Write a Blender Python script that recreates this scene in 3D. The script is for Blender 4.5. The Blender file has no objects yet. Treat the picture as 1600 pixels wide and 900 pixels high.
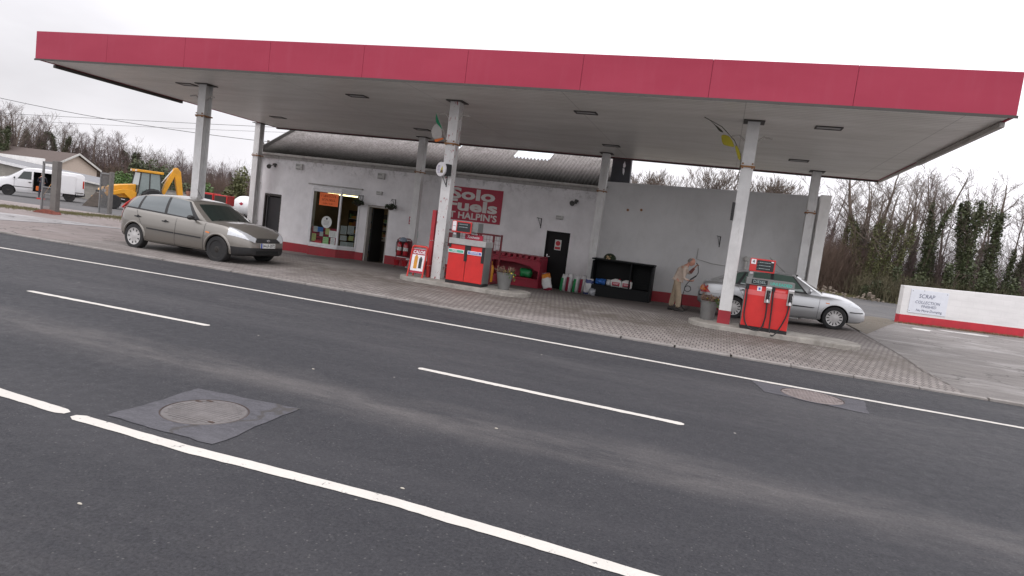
import bpy, bmesh, math, random
import numpy as np
from mathutils import Vector, Matrix
from mathutils.bvhtree import BVHTree
R = math.radians
sc = bpy.context.scene
col = sc.collection
rnd = random.Random(11)

# ------------------------------------------------------------------ camera
cd = bpy.data.cameras.new('camera'); cam = bpy.data.objects.new('camera', cd); col.objects.link(cam)
YAW, PITCH, ROLL, EYE = .3014, -.0906, .1254, 1.65
fw = Vector((-math.sin(YAW)*math.cos(PITCH), math.cos(YAW)*math.cos(PITCH), math.sin(PITCH)))
rt = Vector((math.cos(YAW), math.sin(YAW), 0)); up = rt.cross(fw)
r2 = rt*math.cos(ROLL)+up*math.sin(ROLL); u2 = -rt*math.sin(ROLL)+up*math.cos(ROLL)
mw = Matrix(((r2.x, u2.x, -fw.x, 0), (r2.y, u2.y, -fw.y, 0), (r2.z, u2.z, -fw.z, EYE), (0, 0, 0, 1)))
cam.matrix_world = mw
cd.lens = 23.06; cd.sensor_width = 36; cd.clip_start = .05; cd.clip_end = 3000
sc.camera = cam

# ------------------------------------------------------------------ sky and sun (bright overcast)
SUN_EL, SUN_AZ = R(58), R(200)      # azimuth measured clockwise from +Y
w = bpy.data.worlds.new('World'); sc.world = w; w.use_nodes = True
nt = w.node_tree; N = nt.nodes; L = nt.links; N.clear()
out = N.new('ShaderNodeOutputWorld'); bg = N.new('ShaderNodeBackground'); L.new(bg.outputs[0], out.inputs[0])
bg.inputs[1].default_value = .1
sky = N.new('ShaderNodeTexSky'); sky.sky_type = 'NISHITA'; sky.sun_disc = False
sky.sun_elevation = SUN_EL; sky.sun_rotation = SUN_AZ; sky.air_density = 1.5; sky.dust_density = 4
tc = N.new('ShaderNodeTexCoord')
sep = N.new('ShaderNodeSeparateXYZ'); L.new(tc.outputs['Generated'], sep.inputs[0])
mp = N.new('ShaderNodeMapping'); L.new(tc.outputs['Generated'], mp.inputs[0]); mp.inputs['Scale'].default_value = (1.2, 1.2, 3.2)
nz = N.new('ShaderNodeTexNoise'); nz.inputs['Scale'].default_value = 2.1; nz.inputs['Detail'].default_value = 5; L.new(mp.outputs[0], nz.inputs[0])
cr = N.new('ShaderNodeMapRange'); cr.inputs[1].default_value = .3; cr.inputs[2].default_value = .7; cr.inputs[3].default_value = 8.1; cr.inputs[4].default_value = 11.3
L.new(nz.outputs[0], cr.inputs[0])
# the cloud is thinner, so brighter, towards +X and overhead
gx = N.new('ShaderNodeMapRange'); gx.inputs[1].default_value = -.85; gx.inputs[2].default_value = -.25; gx.inputs[3].default_value = 1.02; gx.inputs[4].default_value = 1.36; gx.interpolation_type = 'SMOOTHSTEP'
L.new(sep.outputs[0], gx.inputs[0])
gz = N.new('ShaderNodeMapRange'); gz.inputs[1].default_value = .1; gz.inputs[2].default_value = 1; gz.inputs[3].default_value = 1; gz.inputs[4].default_value = 1.75
L.new(sep.outputs[2], gz.inputs[0])
m1 = N.new('ShaderNodeMath'); m1.operation = 'MULTIPLY'; L.new(cr.outputs[0], m1.inputs[0]); L.new(gx.outputs[0], m1.inputs[1])
m2 = N.new('ShaderNodeMath'); m2.operation = 'MULTIPLY'; L.new(m1.outputs[0], m2.inputs[0]); L.new(gz.outputs[0], m2.inputs[1])
cc = N.new('ShaderNodeVectorMath'); cc.operation = 'SCALE'; cc.inputs[0].default_value = (.975, .955, 1.0); L.new(m2.outputs[0], cc.inputs['Scale'])
mx = N.new('ShaderNodeMix'); mx.data_type = 'RGBA'; mx.inputs['Factor'].default_value = .93
L.new(sky.outputs[0], mx.inputs['A']); L.new(cc.outputs[0], mx.inputs['B']); L.new(mx.outputs['Result'], bg.inputs[0])

sl = bpy.data.lights.new('sun', 'SUN'); so = bpy.data.objects.new('sun', sl); col.objects.link(so)
sl.energy = .6; sl.angle = R(24); sl.color = (1, .97, .93)
sd = Vector((math.sin(SUN_AZ)*math.cos(SUN_EL), math.cos(SUN_AZ)*math.cos(SUN_EL), math.sin(SUN_EL)))
so.rotation_euler = sd.to_track_quat('Z', 'Y').to_euler(); so.location = (0, 0, 30)

sc.view_settings.view_transform = 'Standard'; sc.view_settings.look = 'None'
sc.view_settings.exposure = 0; sc.view_settings.gamma = 1; sc.view_settings.use_curve_mapping = False
sc.cycles.max_bounces = 6; sc.cycles.diffuse_bounces = 4; sc.cycles.glossy_bounces = 3
sc.cycles.transparent_max_bounces = 12; sc.cycles.transmission_bounces = 3
sc.cycles.use_denoising = True

# ------------------------------------------------------------------ materials
def newmat(name):
    m = bpy.data.materials.new(name); m.use_nodes = True
    return m, m.node_tree.nodes, m.node_tree.links, m.node_tree.nodes['Principled BSDF']
def nd(N, t, **k):
    n = N.new(t)
    for a, b in k.items(): setattr(n, a, b)
    return n
def mixc(N, L, fac, a, b, blend='MIX'):
    m = nd(N, 'ShaderNodeMix', data_type='RGBA', blend_type=blend)
    for s, v in (('Factor', fac), ('A', a), ('B', b)):
        if hasattr(v, 'links'): L.new(v, m.inputs[s])
        elif s == 'Factor': m.inputs[s].default_value = v
        else: m.inputs[s].default_value = (*v, 1) if len(v) == 3 else v
    return m.outputs['Result']
def noise(N, L, scale, detail=4, rough=.55, vec=None, dist=0):
    n = nd(N, 'ShaderNodeTexNoise'); n.inputs['Scale'].default_value = scale; n.inputs['Detail'].default_value = detail
    n.inputs['Roughness'].default_value = rough; n.inputs['Distortion'].default_value = dist
    if vec is not None: L.new(vec, n.inputs[0])
    return n.outputs[0]
def ramp(N, L, x, a, b, lo=0., hi=1.):
    m = nd(N, 'ShaderNodeMapRange'); m.inputs[1].default_value = a; m.inputs[2].default_value = b
    m.inputs[3].default_value = lo; m.inputs[4].default_value = hi; L.new(x, m.inputs[0]); return m.outputs[0]
def mathn(N, L, op, a, b=None):
    m = nd(N, 'ShaderNodeMath', operation=op)
    for i, v in enumerate((a, b)):
        if v is None: continue
        if hasattr(v, 'links'): L.new(v, m.inputs[i])
        else: m.inputs[i].default_value = v
    return m.outputs[0]
def objvec(N, L, scale=(1, 1, 1), rot=(0, 0, 0)):
    t = nd(N, 'ShaderNodeTexCoord'); m = nd(N, 'ShaderNodeMapping'); m.inputs['Scale'].default_value = scale; m.inputs['Rotation'].default_value = rot
    L.new(t.outputs['Object'], m.inputs[0]); return m.outputs[0]
def bump(N, L, P, h, strength=.3, dist=.02):
    b = nd(N, 'ShaderNodeBump'); b.inputs['Strength'].default_value = strength; b.inputs['Distance'].default_value = dist
    L.new(h, b.inputs['Height']); L.new(b.outputs[0], P.inputs['Normal'])
MATS = {}
def mat(name, c, rough=.6, metal=0., var=.12, scale=6., bmp=0., coat=0., dirt=0., dirtc=(.09, .08, .065), spec=.5):
    """Plain surface: base colour with a soft mottling, optional grime in patches of its own shape."""
    if name in MATS: return MATS[name]
    m, N, L, P = newmat(name)
    v = objvec(N, L)
    n = noise(N, L, scale, 5, .6, v)
    o = mixc(N, L, ramp(N, L, n, .25, .75), tuple(x*(1-var) for x in c), tuple(min(1, x*(1+var)) for x in c))
    if dirt > 0:
        d = noise(N, L, scale*.45, 8, .7, v, .6)
        o = mixc(N, L, mathn(N, L, 'MULTIPLY', ramp(N, L, d, .48, .78), dirt), o, dirtc)
    L.new(o, P.inputs['Base Color']); P.inputs['Metallic'].default_value = metal
    L.new(ramp(N, L, n, .2, .8, rough*.85, min(1, rough*1.15)), P.inputs['Roughness'])
    P.inputs['Coat Weight'].default_value = coat; P.inputs['Coat Roughness'].default_value = .06
    P.inputs['Specular IOR Level'].default_value = spec
    if bmp: bump(N, L, P, noise(N, L, scale*6, 5, .6, v), bmp)
    MATS[name] = m; return m
def emit(name, c, s):
    m, N, L, P = newmat(name); P.inputs['Base Color'].default_value = (*c, 1)
    P.inputs['Emission Color'].default_value = (*c, 1); P.inputs['Emission Strength'].default_value = s
    MATS[name] = m; return m
def clear_glass(name, tint=(.8, .85, .84), refl=.16):
    m, N, L, P = newmat(name); N.remove(P); o = N['Material Output']
    t = nd(N, 'ShaderNodeBsdfTransparent'); t.inputs[0].default_value = (*tint, 1)
    g = nd(N, 'ShaderNodeBsdfGlossy'); g.inputs['Roughness'].default_value = .03
    f = nd(N, 'ShaderNodeFresnel'); f.inputs[0].default_value = 1.5
    mm = nd(N, 'ShaderNodeMixShader'); L.new(mathn(N, L, 'ADD', f.outputs[0], refl-.04), mm.inputs[0])
    L.new(t.outputs[0], mm.inputs[1]); L.new(g.outputs[0], mm.inputs[2]); L.new(mm.outputs[0], o.inputs[0])
    MATS[name] = m; return m

# ---- road and ground materials
def m_asphalt():
    m, N, L, P = newmat('asphalt'); v = objvec(N, L)
    fine = noise(N, L, 48, 4, .85, v); mid = noise(N, L, 9, 5, .65, v)
    big = noise(N, L, .35, 4, .6, objvec(N, L, (.25, 1.6, 1)), .4)
    c = mixc(N, L, ramp(N, L, fine, .3, .75), (.004, .0042, .006), (.070, .071, .079))
    c = mixc(N, L, ramp(N, L, mid, .3, .7, 0, .45), c, (.028, .028, .034))
    c = mixc(N, L, ramp(N, L, big, .5, .7, 0, .45), c, (.075, .073, .078))
    # traffic-worn band along the lane
    sp = nd(N, 'ShaderNodeSeparateXYZ'); L.new(v, sp.inputs[0])
    wob = mathn(N, L, 'ADD', sp.outputs[1], mathn(N, L, 'MULTIPLY', noise(N, L, .5, 4, .6, v), 1.2))
    for yc, wd, amt in ((5.0, .36, .85), (8.4, .9, .45), (10.7, .6, .4), (7.3, .35, .3), (1.9, .5, .2)):
        d = mathn(N, L, 'ABSOLUTE', mathn(N, L, 'SUBTRACT', wob, yc+.6))
        f = ramp(N, L, d, 0, wd*1.5, amt, 0)
        f = mathn(N, L, 'MULTIPLY', f, ramp(N, L, noise(N, L, .9, 6, .75, objvec(N, L, (.5, 2.2, 1))), .36, .6))
        f = mathn(N, L, 'MULTIPLY', f, ramp(N, L, fine, .3, .6, .45, 1))
        c = mixc(N, L, f, c, (.135, .125, .122) if yc < 6 else (.1, .096, .098))
    # pale chippings and flecks
    vo = nd(N, 'ShaderNodeTexVoronoi'); vo.inputs['Scale'].default_value = 2.4; L.new(v, vo.inputs[0])
    sepc = nd(N, 'ShaderNodeSeparateColor'); L.new(vo.outputs['Color'], sepc.inputs[0])
    fl = mathn(N, L, 'MULTIPLY', ramp(N, L, vo.outputs['Distance'], .022, .035, 1, 0), ramp(N, L, sepc.outputs[0], .72, .74))
    c = mixc(N, L, fl, c, (.42, .4, .36))
    vo2 = nd(N, 'ShaderNodeTexVoronoi'); vo2.inputs['Scale'].default_value = 55; L.new(v, vo2.inputs[0])
    s2 = nd(N, 'ShaderNodeSeparateColor'); L.new(vo2.outputs['Color'], s2.inputs[0])
    c = mixc(N, L, mathn(N, L, 'MULTIPLY', ramp(N, L, vo2.outputs['Distance'], .2, .4, 1, 0), ramp(N, L, s2.outputs[1], .93, .95, 0, .4)), c, (.2, .195, .19))
    L.new(c, P.inputs['Base Color']); L.new(ramp(N, L, mid, .3, .7, .62, .82), P.inputs['Roughness'])
    P.inputs['Specular IOR Level'].default_value = .35
    bump(N, L, P, fine, .8, .015); MATS['asphalt'] = m; return m
def m_pavers():
    m, N, L, P = newmat('block_paving'); v = objvec(N, L)
    b = nd(N, 'ShaderNodeTexBrick'); b.offset = .5; b.inputs['Scale'].default_value = 1
    b.inputs['Brick Width'].default_value = .105; b.inputs['Row Height'].default_value = .21
    b.inputs['Mortar Size'].default_value = .011; b.inputs['Mortar Smooth'].default_value = .3; b.inputs['Bias'].default_value = -.1
    L.new(v, b.inputs[0])
    b.inputs['Color1'].default_value = (.30, .27, .252, 1); b.inputs['Color2'].default_value = (.21, .188, .175, 1); b.inputs['Mortar'].default_value = (.045, .04, .036, 1)
    c = b.outputs['Color']
    c = mixc(N, L, ramp(N, L, noise(N, L, 26, 4, .7, v), .3, .75, 0, .35), c, (.13, .115, .11))
    big = noise(N, L, .8, 6, .65, objvec(N, L, (.6, 1.2, 1)), .5)
    c = mixc(N, L, ramp(N, L, big, .5, .66, 0, .6), c, (.105, .09, .082))
    c = mixc(N, L, ramp(N, L, noise(N, L, .55, 3, .5, objvec(N, L, (1, 1.5, 1))), .56, .7, 0, .45), c, (.34, .31, .3))
    # oil and tyre staining in the fuelling lane, then a smooth darker band behind
    sp = nd(N, 'ShaderNodeSeparateXYZ'); L.new(v, sp.inputs[0])
    d = mathn(N, L, 'ABSOLUTE', mathn(N, L, 'SUBTRACT', mathn(N, L, 'ADD', sp.outputs[1], mathn(N, L, 'MULTIPLY', noise(N, L, .7, 5, .6, v), 2.2)), 15.4))
    c = mixc(N, L, mathn(N, L, 'MULTIPLY', ramp(N, L, d, .4, 2.1, .75, 0), ramp(N, L, noise(N, L, 2.5, 5, .7, v), .35, .6)), c, (.085, .07, .055))
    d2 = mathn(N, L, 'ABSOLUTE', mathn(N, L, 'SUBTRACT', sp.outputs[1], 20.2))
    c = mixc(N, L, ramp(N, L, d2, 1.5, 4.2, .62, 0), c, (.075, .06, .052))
    L.new(c, P.inputs['Base Color']); P.inputs['Roughness'].default_value = .78; P.inputs['Specular IOR Level'].default_value = .35
    bump(N, L, P, b.outputs['Fac'], -.5, .01); MATS['pavers'] = m; return m
def m_worn(name, a, b_, c_, sc1=3., patch=.5):
    m, N, L, P = newmat(name); v = objvec(N, L)
    f = noise(N, L, 60, 3, .75, v); n1 = noise(N, L, sc1, 7, .7, objvec(N, L, (.45, 1.3, 1)), .8); n2 = noise(N, L, .5, 5, .65, objvec(N, L, (.7, 1.4, 1)), .6)
    c = mixc(N, L, ramp(N, L, f, .3, .75), tuple(x*.7 for x in a), tuple(x*1.3 for x in a))
    c = mixc(N, L, ramp(N, L, n1, .45, .65, 0, .7), c, b_)
    c = mixc(N, L, ramp(N, L, n2, .52, .62, 0, patch), c, c_)
    vo = nd(N, 'ShaderNodeTexVoronoi', feature='DISTANCE_TO_EDGE'); vo.inputs['Scale'].default_value = .33
    ad = nd(N, 'ShaderNodeVectorMath', operation='ADD'); L.new(v, ad.inputs[0])
    scn = nd(N, 'ShaderNodeTexNoise'); scn.inputs['Scale'].default_value = 1.5; scn.inputs['Detail'].default_value = 5; L.new(v, scn.inputs[0])
    L.new(scn.outputs['Color'], ad.inputs[1]); L.new(ad.outputs[0], vo.inputs[0])
    c = mixc(N, L, ramp(N, L, vo.outputs['Distance'], .002, .009, .7, 0), c, (.05, .045, .04))
    L.new(c, P.inputs['Base Color']); P.inputs['Roughness'].default_value = .8; P.inputs['Specular IOR Level'].default_value = .35
    bump(N, L, P, mathn(N, L, 'ADD', f, n1), .5, .012); MATS[name] = m; return m
def m_paintline():
    m, N, L, P = newmat('line_paint'); v = objvec(N, L)
    n = noise(N, L, 12, 8, .78, v); f = noise(N, L, 80, 3, .7, v)
    c = mixc(N, L, ramp(N, L, f, .3, .7, 0, .3), (.60, .575, .53), (.46, .44, .4))
    c = mixc(N, L, ramp(N, L, n, .60, .64), c, (.1, .098, .1))
    c = mixc(N, L, ramp(N, L, noise(N, L, 1.3, 5, .7, v), .4, .75, 0, .35), c, (.36, .345, .32))
    L.new(c, P.inputs['Base Color']); P.inputs['Roughness'].default_value = .7; bump(N, L, P, f, .4, .01)
    MATS['line'] = m; return m
def m_wall(name, base, low=None, streak=.5, scale=1.6, mould=False):
    m, N, L, P = newmat(name); v = objvec(N, L)
    n = noise(N, L, scale, 6, .6, v); st = noise(N, L, 3.2, 6, .65, objvec(N, L, (1.1, 1.1, .5)), .6)
    c = mixc(N, L, ramp(N, L, n, .3, .7), tuple(x*.88 for x in base), tuple(min(1, x*1.06) for x in base))
    c = mixc(N, L, ramp(N, L, st, .52, .78, 0, streak), c, (.28, .265, .23))
    sp = noise(N, L, 11, 6, .8, v)
    c = mixc(N, L, ramp(N, L, sp, .68, .74, 0, .55), c, (.15, .14, .12))
    if mould:      # black mould spots where the gutter leaks
        s3 = nd(N, 'ShaderNodeSeparateXYZ'); L.new(v, s3.inputs[0])
        f = mathn(N, L, 'MULTIPLY', ramp(N, L, s3.outputs[2], 2.75, 3.4), ramp(N, L, noise(N, L, 5, 7, .75, v), .5, .66, 0, .7)); c = mixc(N, L, f, c, (.12, .115, .10))
    L.new(c, P.inputs['Base Color']); P.inputs['Roughness'].default_value = .75; P.inputs['Specular IOR Level'].default_value = .3
    bump(N, L, P, noise(N, L, 45, 5, .7, v), .25, .012); MATS[name] = m; return m
def m_peel(name, base, under, amt=(.6, .63), scale=5.):
    m, N, L, P = newmat(name); v = objvec(N, L)
    n = noise(N, L, scale, 7, .72, objvec(N, L, (1.6, 1.6, .6)), .2); g = noise(N, L, 2, 6, .7, v)
    c = mixc(N, L, ramp(N, L, g, .35, .75), tuple(x*.8 for x in base), tuple(min(1, x*1.04) for x in base))
    c = mixc(N, L, ramp(N, L, noise(N, L, 3, 7, .75, objvec(N, L, (3, 3, .5))), .55, .8, 0, .55), c, (.3, .27, .22))
    c = mixc(N, L, ramp(N, L, n, *amt), c, under)
    L.new(c, P.inputs['Base Color']); P.inputs['Roughness'].default_value = .55; bump(N, L, P, n, .2, .01)
    MATS[name] = m; return m
def m_fascia():
    m, N, L, P = newmat('fascia_red'); v = objvec(N, L)
    n = noise(N, L, .6, 5, .6, objvec(N, L, (.35, 1, 1))); st = noise(N, L, 2.5, 6, .7, objvec(N, L, (1.6, 1.6, .25)))
    c = mixc(N, L, ramp(N, L, n, .3, .7), (.34, .034, .066), (.41, .052, .09))
    c = mixc(N, L, ramp(N, L, st, .5, .8, 0, .22), c, (.42, .10, .14))
    P.inputs['Specular IOR Level'].default_value = .2
    L.new(c, P.inputs['Base Color']); P.inputs['Roughness'].default_value = .5; MATS['fascia'] = m; return m
def m_soffit():
    m, N, L, P = newmat('soffit_boards'); v = objvec(N, L)
    sp = nd(N, 'ShaderNodeSeparateXYZ'); L.new(v, sp.inputs[0])
    fr = mathn(N, L, 'FRACT', mathn(N, L, 'MULTIPLY', sp.outputs[1], 6.6))
    gr = ramp(N, L, mathn(N, L, 'ABSOLUTE', mathn(N, L, 'SUBTRACT', fr, .5)), .43, .49)
    n = noise(N, L, .8, 7, .7, objvec(N, L, (.5, 2.2, 1)), .3)
    c = mixc(N, L, ramp(N, L, n, .35, .72), (.87, .86, .82), (.66, .65, .60))
    c = mixc(N, L, mathn(N, L, 'MULTIPLY', gr, .7), c, (.12, .115, .1))
    fx = mathn(N, L, 'ABSOLUTE', mathn(N, L, 'SUBTRACT', mathn(N, L, 'FRACT', mathn(N, L, 'MULTIPLY', sp.outputs[0], .27)), .5))
    c = mixc(N, L, ramp(N, L, fx, .4975, .4992, 0, .6), c, (.15, .14, .12))
    L.new(c, P.inputs['Base Color']); P.inputs['Roughness'].default_value = .38
    bump(N, L, P, gr, -.6, .01); MATS['soffit'] = m; return m
def m_roof():
    m, N, L, P = newmat('fibre_cement'); v = objvec(N, L)
    n = noise(N, L, 1.3, 8, .75, v, .4); n2 = noise(N, L, 8, 8, .8, v); sp = nd(N, 'ShaderNodeSeparateXYZ'); L.new(v, sp.inputs[0])
    c = mixc(N, L, ramp(N, L, n2, .35, .7), (.42, .4, .39), (.17, .16, .15))
    c = mixc(N, L, ramp(N, L, n, .42, .68, 0, .65), c, (.09, .08, .07))
    # moss and algae where water collects above the gutter
    e = ramp(N, L, mathn(N, L, 'ADD', sp.outputs[1], mathn(N, L, 'MULTIPLY', n, 1.6)), .9, 2.9, .97, 0)
    c = mixc(N, L, e, c, (.028, .026, .022))
    c = mixc(N, L, ramp(N, L, noise(N, L, 16, 7, .8, v), .64, .7, 0, .8), c, (.03, .028, .02))
    c = mixc(N, L, ramp(N, L, noise(N, L, 22, 6, .8, objvec(N, L, (1, 1, 2))), .69, .73, 0, .6), c, (.62, .6, .57))
    L.new(c, P.inputs['Base Color']); P.inputs['Roughness'].default_value = .95; P.inputs['Specular IOR Level'].default_value = .08; bump(N, L, P, n2, .4, .02); MATS['roof'] = m; return m
def m_block(name, base, mortar, bw=.44, bh=.215, var=.2):
    m, N, L, P = newmat(name); v = objvec(N, L, (1, 1, 1), (R(90), 0, 0))
    b = nd(N, 'ShaderNodeTexBrick'); b.inputs['Scale'].default_value = 1; b.inputs['Brick Width'].default_value = bw; b.inputs['Row Height'].default_value = bh
    b.inputs['Mortar Size'].default_value = .008; L.new(v, b.inputs[0])
    b.inputs['Color1'].default_value = (*base, 1); b.inputs['Color2'].default_value = (*[x*(1-var) for x in base], 1); b.inputs['Mortar'].default_value = (*mortar, 1)
    c = mixc(N, L, ramp(N, L, noise(N, L, 4, 6, .7), .4, .8, 0, .4), b.outputs['Color'], tuple(x*.6 for x in base))
    L.new(c, P.inputs['Base Color']); P.inputs['Roughness'].default_value = .85; bump(N, L, P, b.outputs['Fac'], -.25, .01); MATS[name] = m; return m
def m_carpaint(name, c, flake=.7, dirt=.25):
    m, N, L, P = newmat(name); v = objvec(N, L)
    sp = nd(N, 'ShaderNodeSeparateXYZ'); L.new(v, sp.inputs[0])
    n = noise(N, L, 3, 6, .7, v)
    o = mixc(N, L, ramp(N, L, n, .3, .8, 0, .15), c, tuple(x*.7 for x in c))
    d = mathn(N, L, 'MULTIPLY', ramp(N, L, mathn(N, L, 'ADD', sp.outputs[2], mathn(N, L, 'MULTIPLY', n, .35)), .3, .85, 1, 0), dirt)
    o = mixc(N, L, d, o, (.12, .1, .08))
    L.new(o, P.inputs['Base Color']); P.inputs['Metallic'].default_value = flake; L.new(ramp(N, L, d, 0, .3, .3, .5), P.inputs['Roughness'])
    P.inputs['Coat Weight'].default_value = .9; P.inputs['Coat Roughness'].default_value = .04
    MATS[name] = m; return m
m_asphalt(); m_pavers(); m_paintline(); m_fascia(); m_soffit(); m_roof()
m_worn('apron', (.25, .212, .2), (.16, .135, .125), (.32, .28, .27), 2.2, .5)
m_worn('pale_concrete', (.33, .32, .32), (.2, .19, .185), (.46, .45, .46), 2.6, .7)
m_worn('yard', (.20, .185, .175), (.12, .11, .105), (.34, .325, .315), 2.4, .6)
m_worn('gravel', (.105, .103, .105), (.06, .058, .055), (.15, .14, .13), 4, .5)
m_worn('patch', (.088, .086, .097), (.05, .05, .056), (.11, .108, .118), 14, .5)
m_worn('soil', (.13, .11, .085), (.085, .075, .05), (.18, .16, .13), 5, .5)
m_wall('wall_white', (.80, .79, .80), streak=.14, mould=True); m_wall('wall_grey', (.64, .64, .64), streak=.15, scale=.7); m_wall('wall_bright', (.82, .81, .79), streak=.15)
m_peel('column_white', (.78, .78, .77), (.25, .14, .07), (.66, .72)); m_peel('column_peel', (.8, .79, .78), (.33, .03, .04), (.60, .61), 9.)
m_block('blockwork', (.3, .28, .25), (.2, .19, .17)); m_block('white_block', (.8, .79, .78), (.74, .73, .72), .44, .215, .03)
clear_glass('glass', (.8, .85, .84), .0); clear_glass('glass_dark', (.35, .4, .4), .2)
RED = mat('plinth_red', (.33, .018, .03), .5, var=.15, scale=3, dirt=.35)
# ------------------------------------------------------------------ mesh helpers
class MB:
    """Collects simple shapes into one mesh; build() links it as one object."""
    def __init__(s): s.v = []; s.f = []; s.mi = []; s.cur = 0
    def add(s, vs, fs):
        o = len(s.v); s.v.extend(tuple(v) for v in vs)
        for f in fs: s.f.append(tuple(i+o for i in f)); s.mi.append(s.cur)
        return s
    def box(s, x0, x1, y0, y1, z0, z1, M=None):
        vs = [Vector((x, y, z)) for z in (z0, z1) for x, y in ((x0, y0), (x1, y0), (x1, y1), (x0, y1))]
        if M is not None: vs = [M @ q for q in vs]
        return s.add(vs, [(3, 2, 1, 0), (4, 5, 6, 7), (0, 1, 5, 4), (1, 2, 6, 5), (2, 3, 7, 6), (3, 0, 4, 7)])
    def bar(s, a, b, w, h=None, upv=(0, 0, 1)):
        """rectangular bar from a to b"""
        a, b = Vector(a), Vector(b); h = h or w; d = (b-a); ln = d.length; d.normalize(); u = Vector(upv)
        if abs(d.dot(u)) > .95: u = Vector((0, 1, 0))
        x = d.cross(u).normalized(); y = x.cross(d)
        vs = [p+x*sx*w/2+y*sy*h/2 for p in (a, b) for sx, sy in ((-1, -1), (1, -1), (1, 1), (-1, 1))]
        return s.add(vs, [(3, 2, 1, 0), (4, 5, 6, 7), (0, 1, 5, 4), (1, 2, 6, 5), (2, 3, 7, 6), (3, 0, 4, 7)])
    def tube(s, pts, r, n=8, cap=True, closed=False):
        pts = [Vector(p) for p in pts]; rr = r if isinstance(r, (list, tuple)) else [r]*len(pts)
        o = len(s.v); k = len(pts); pu = None
        for i, p in enumerate(pts):
            if closed: d = pts[(i+1) % k]-pts[i-1]
            else: d = pts[min(i+1, k-1)]-pts[max(i-1, 0)]
            d.normalize()
            if pu is None:
                u = Vector((0, 0, 1)) if abs(d.z) < .9 else Vector((1, 0, 0))
            else: u = pu
            x = d.cross(u).normalized(); u = x.cross(d).normalized(); pu = u
            for j in range(n):
                a = 2*math.pi*j/n; s.v.append(tuple(p+(x*math.cos(a)+u*math.sin(a))*rr[i]))
        for i in range(k if closed else k-1):
            for j in range(n):
                a = o+i*n+j; b = o+i*n+(j+1) % n; i2 = (i+1) % k
                s.f.append((a, b, o+i2*n+(j+1) % n, o+i2*n+j)); s.mi.append(s.cur)
        if cap and not closed:
            s.f.append(tuple(o+j for j in reversed(range(n)))); s.mi.append(s.cur)
            s.f.append(tuple(o+(k-1)*n+j for j in range(n))); s.mi.append(s.cur)
        return s
    def lathe(s, prof, c=(0, 0, 0), n=24, axis='z', M=None):
        """profile of (radius, height) pairs turned round an axis"""
        o = len(s.v)
        for r, h in prof:
            for j in range(n):
                a = 2*math.pi*j/n
                if axis == 'z': q = Vector((r*math.cos(a), r*math.sin(a), h))
                elif axis == 'y': q = Vector((r*math.cos(a), h, r*math.sin(a)))
                else: q = Vector((h, r*math.cos(a), r*math.sin(a)))
                q = q+Vector(c)
                s.v.append(tuple(M @ q if M is not None else q))
        for i in range(len(prof)-1):
            for j in range(n):
                a, b = o+i*n+j, o+i*n+(j+1) % n
                f = (a, b, b+n, a+n) if axis != 'y' else (a+n, b+n, b, a)
                s.f.append(f); s.mi.append(s.cur)
        for e, i in ((prof[0], 0), (prof[-1], len(prof)-1)):
            if e[0] > 1e-4:
                f = tuple(o+i*n+j for j in range(n)); s.f.append(f if i else f[::-1]); s.mi.append(s.cur)
        return s
    def prism(s, pts, a, b, axis='y'):
        """polygon of 2-D points pushed from a to b along an axis (y: points are x,z; z: x,y; x: y,z)"""
        k = len(pts)
        def q(p, t): return (p[0], t, p[1]) if axis == 'y' else ((p[0], p[1], t) if axis == 'z' else (t, p[0], p[1]))
        vs = [q(p, a) for p in pts]+[q(p, b) for p in pts]
        fs = [tuple(range(k)), tuple(range(2*k-1, k-1, -1))]+[(i, i+k, (i+1) % k+k, (i+1) % k) for i in range(k)]
        return s.add(vs, fs)
    def build(s, name, material, parent=None, smooth=False, bevel=0, loc=None, solid=0, sub=0):
        me = bpy.data.meshes.new(name); me.from_pydata(s.v, [], s.f)
        ms = material if isinstance(material, (list, tuple)) else [material]
        for m in ms: me.materials.append(MATS[m] if isinstance(m, str) else m)
        if len(ms) > 1: me.polygons.foreach_set('material_index', s.mi)
        bm = bmesh.new(); bm.from_mesh(me); bmesh.ops.recalc_face_normals(bm, faces=bm.faces); bm.to_mesh(me); bm.free()
        if smooth:
            me.polygons.foreach_set('use_smooth', [True]*len(me.polygons))
            if smooth != 'all': me.set_sharp_from_angle(angle=R(smooth if smooth is not True else 38))
        o = bpy.data.objects.new(name, me); col.objects.link(o)
        if parent: o.parent = parent
        if loc: o.location = loc
        if bevel:
            b = o.modifiers.new('bevel', 'BEVEL'); b.width = bevel; b.segments = 2; b.limit_method = 'ANGLE'; b.angle_limit = R(40)
        if solid: b = o.modifiers.new('thick', 'SOLIDIFY'); b.thickness = solid; b.offset = 0
        if sub: b = o.modifiers.new('sub', 'SUBSURF'); b.levels = b.render_levels = sub
        return o
def fast_mesh(name, V, F, material, parent=None, smooth=False):
    """V (n,3) array, F (m,k) array of equal polygons"""
    me = bpy.data.meshes.new(name); V = np.asarray(V, dtype=np.float32); F = np.asarray(F, dtype=np.int32); k = F.shape[1]
    me.vertices.add(len(V)); me.vertices.foreach_set('co', V.ravel())
    me.loops.add(F.size); me.loops.foreach_set('vertex_index', F.ravel())
    me.polygons.add(len(F)); me.polygons.foreach_set('loop_start', np.arange(0, F.size, k, dtype=np.int32))
    me.polygons.foreach_set('loop_total', np.full(len(F), k, dtype=np.int32))
    if smooth: me.polygons.foreach_set('use_smooth', np.ones(len(F), dtype=bool))
    me.update(calc_edges=True); me.materials.append(MATS[material] if isinstance(material, str) else material)
    o = bpy.data.objects.new(name, me); col.objects.link(o)
    if parent: o.parent = parent
    return o
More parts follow.
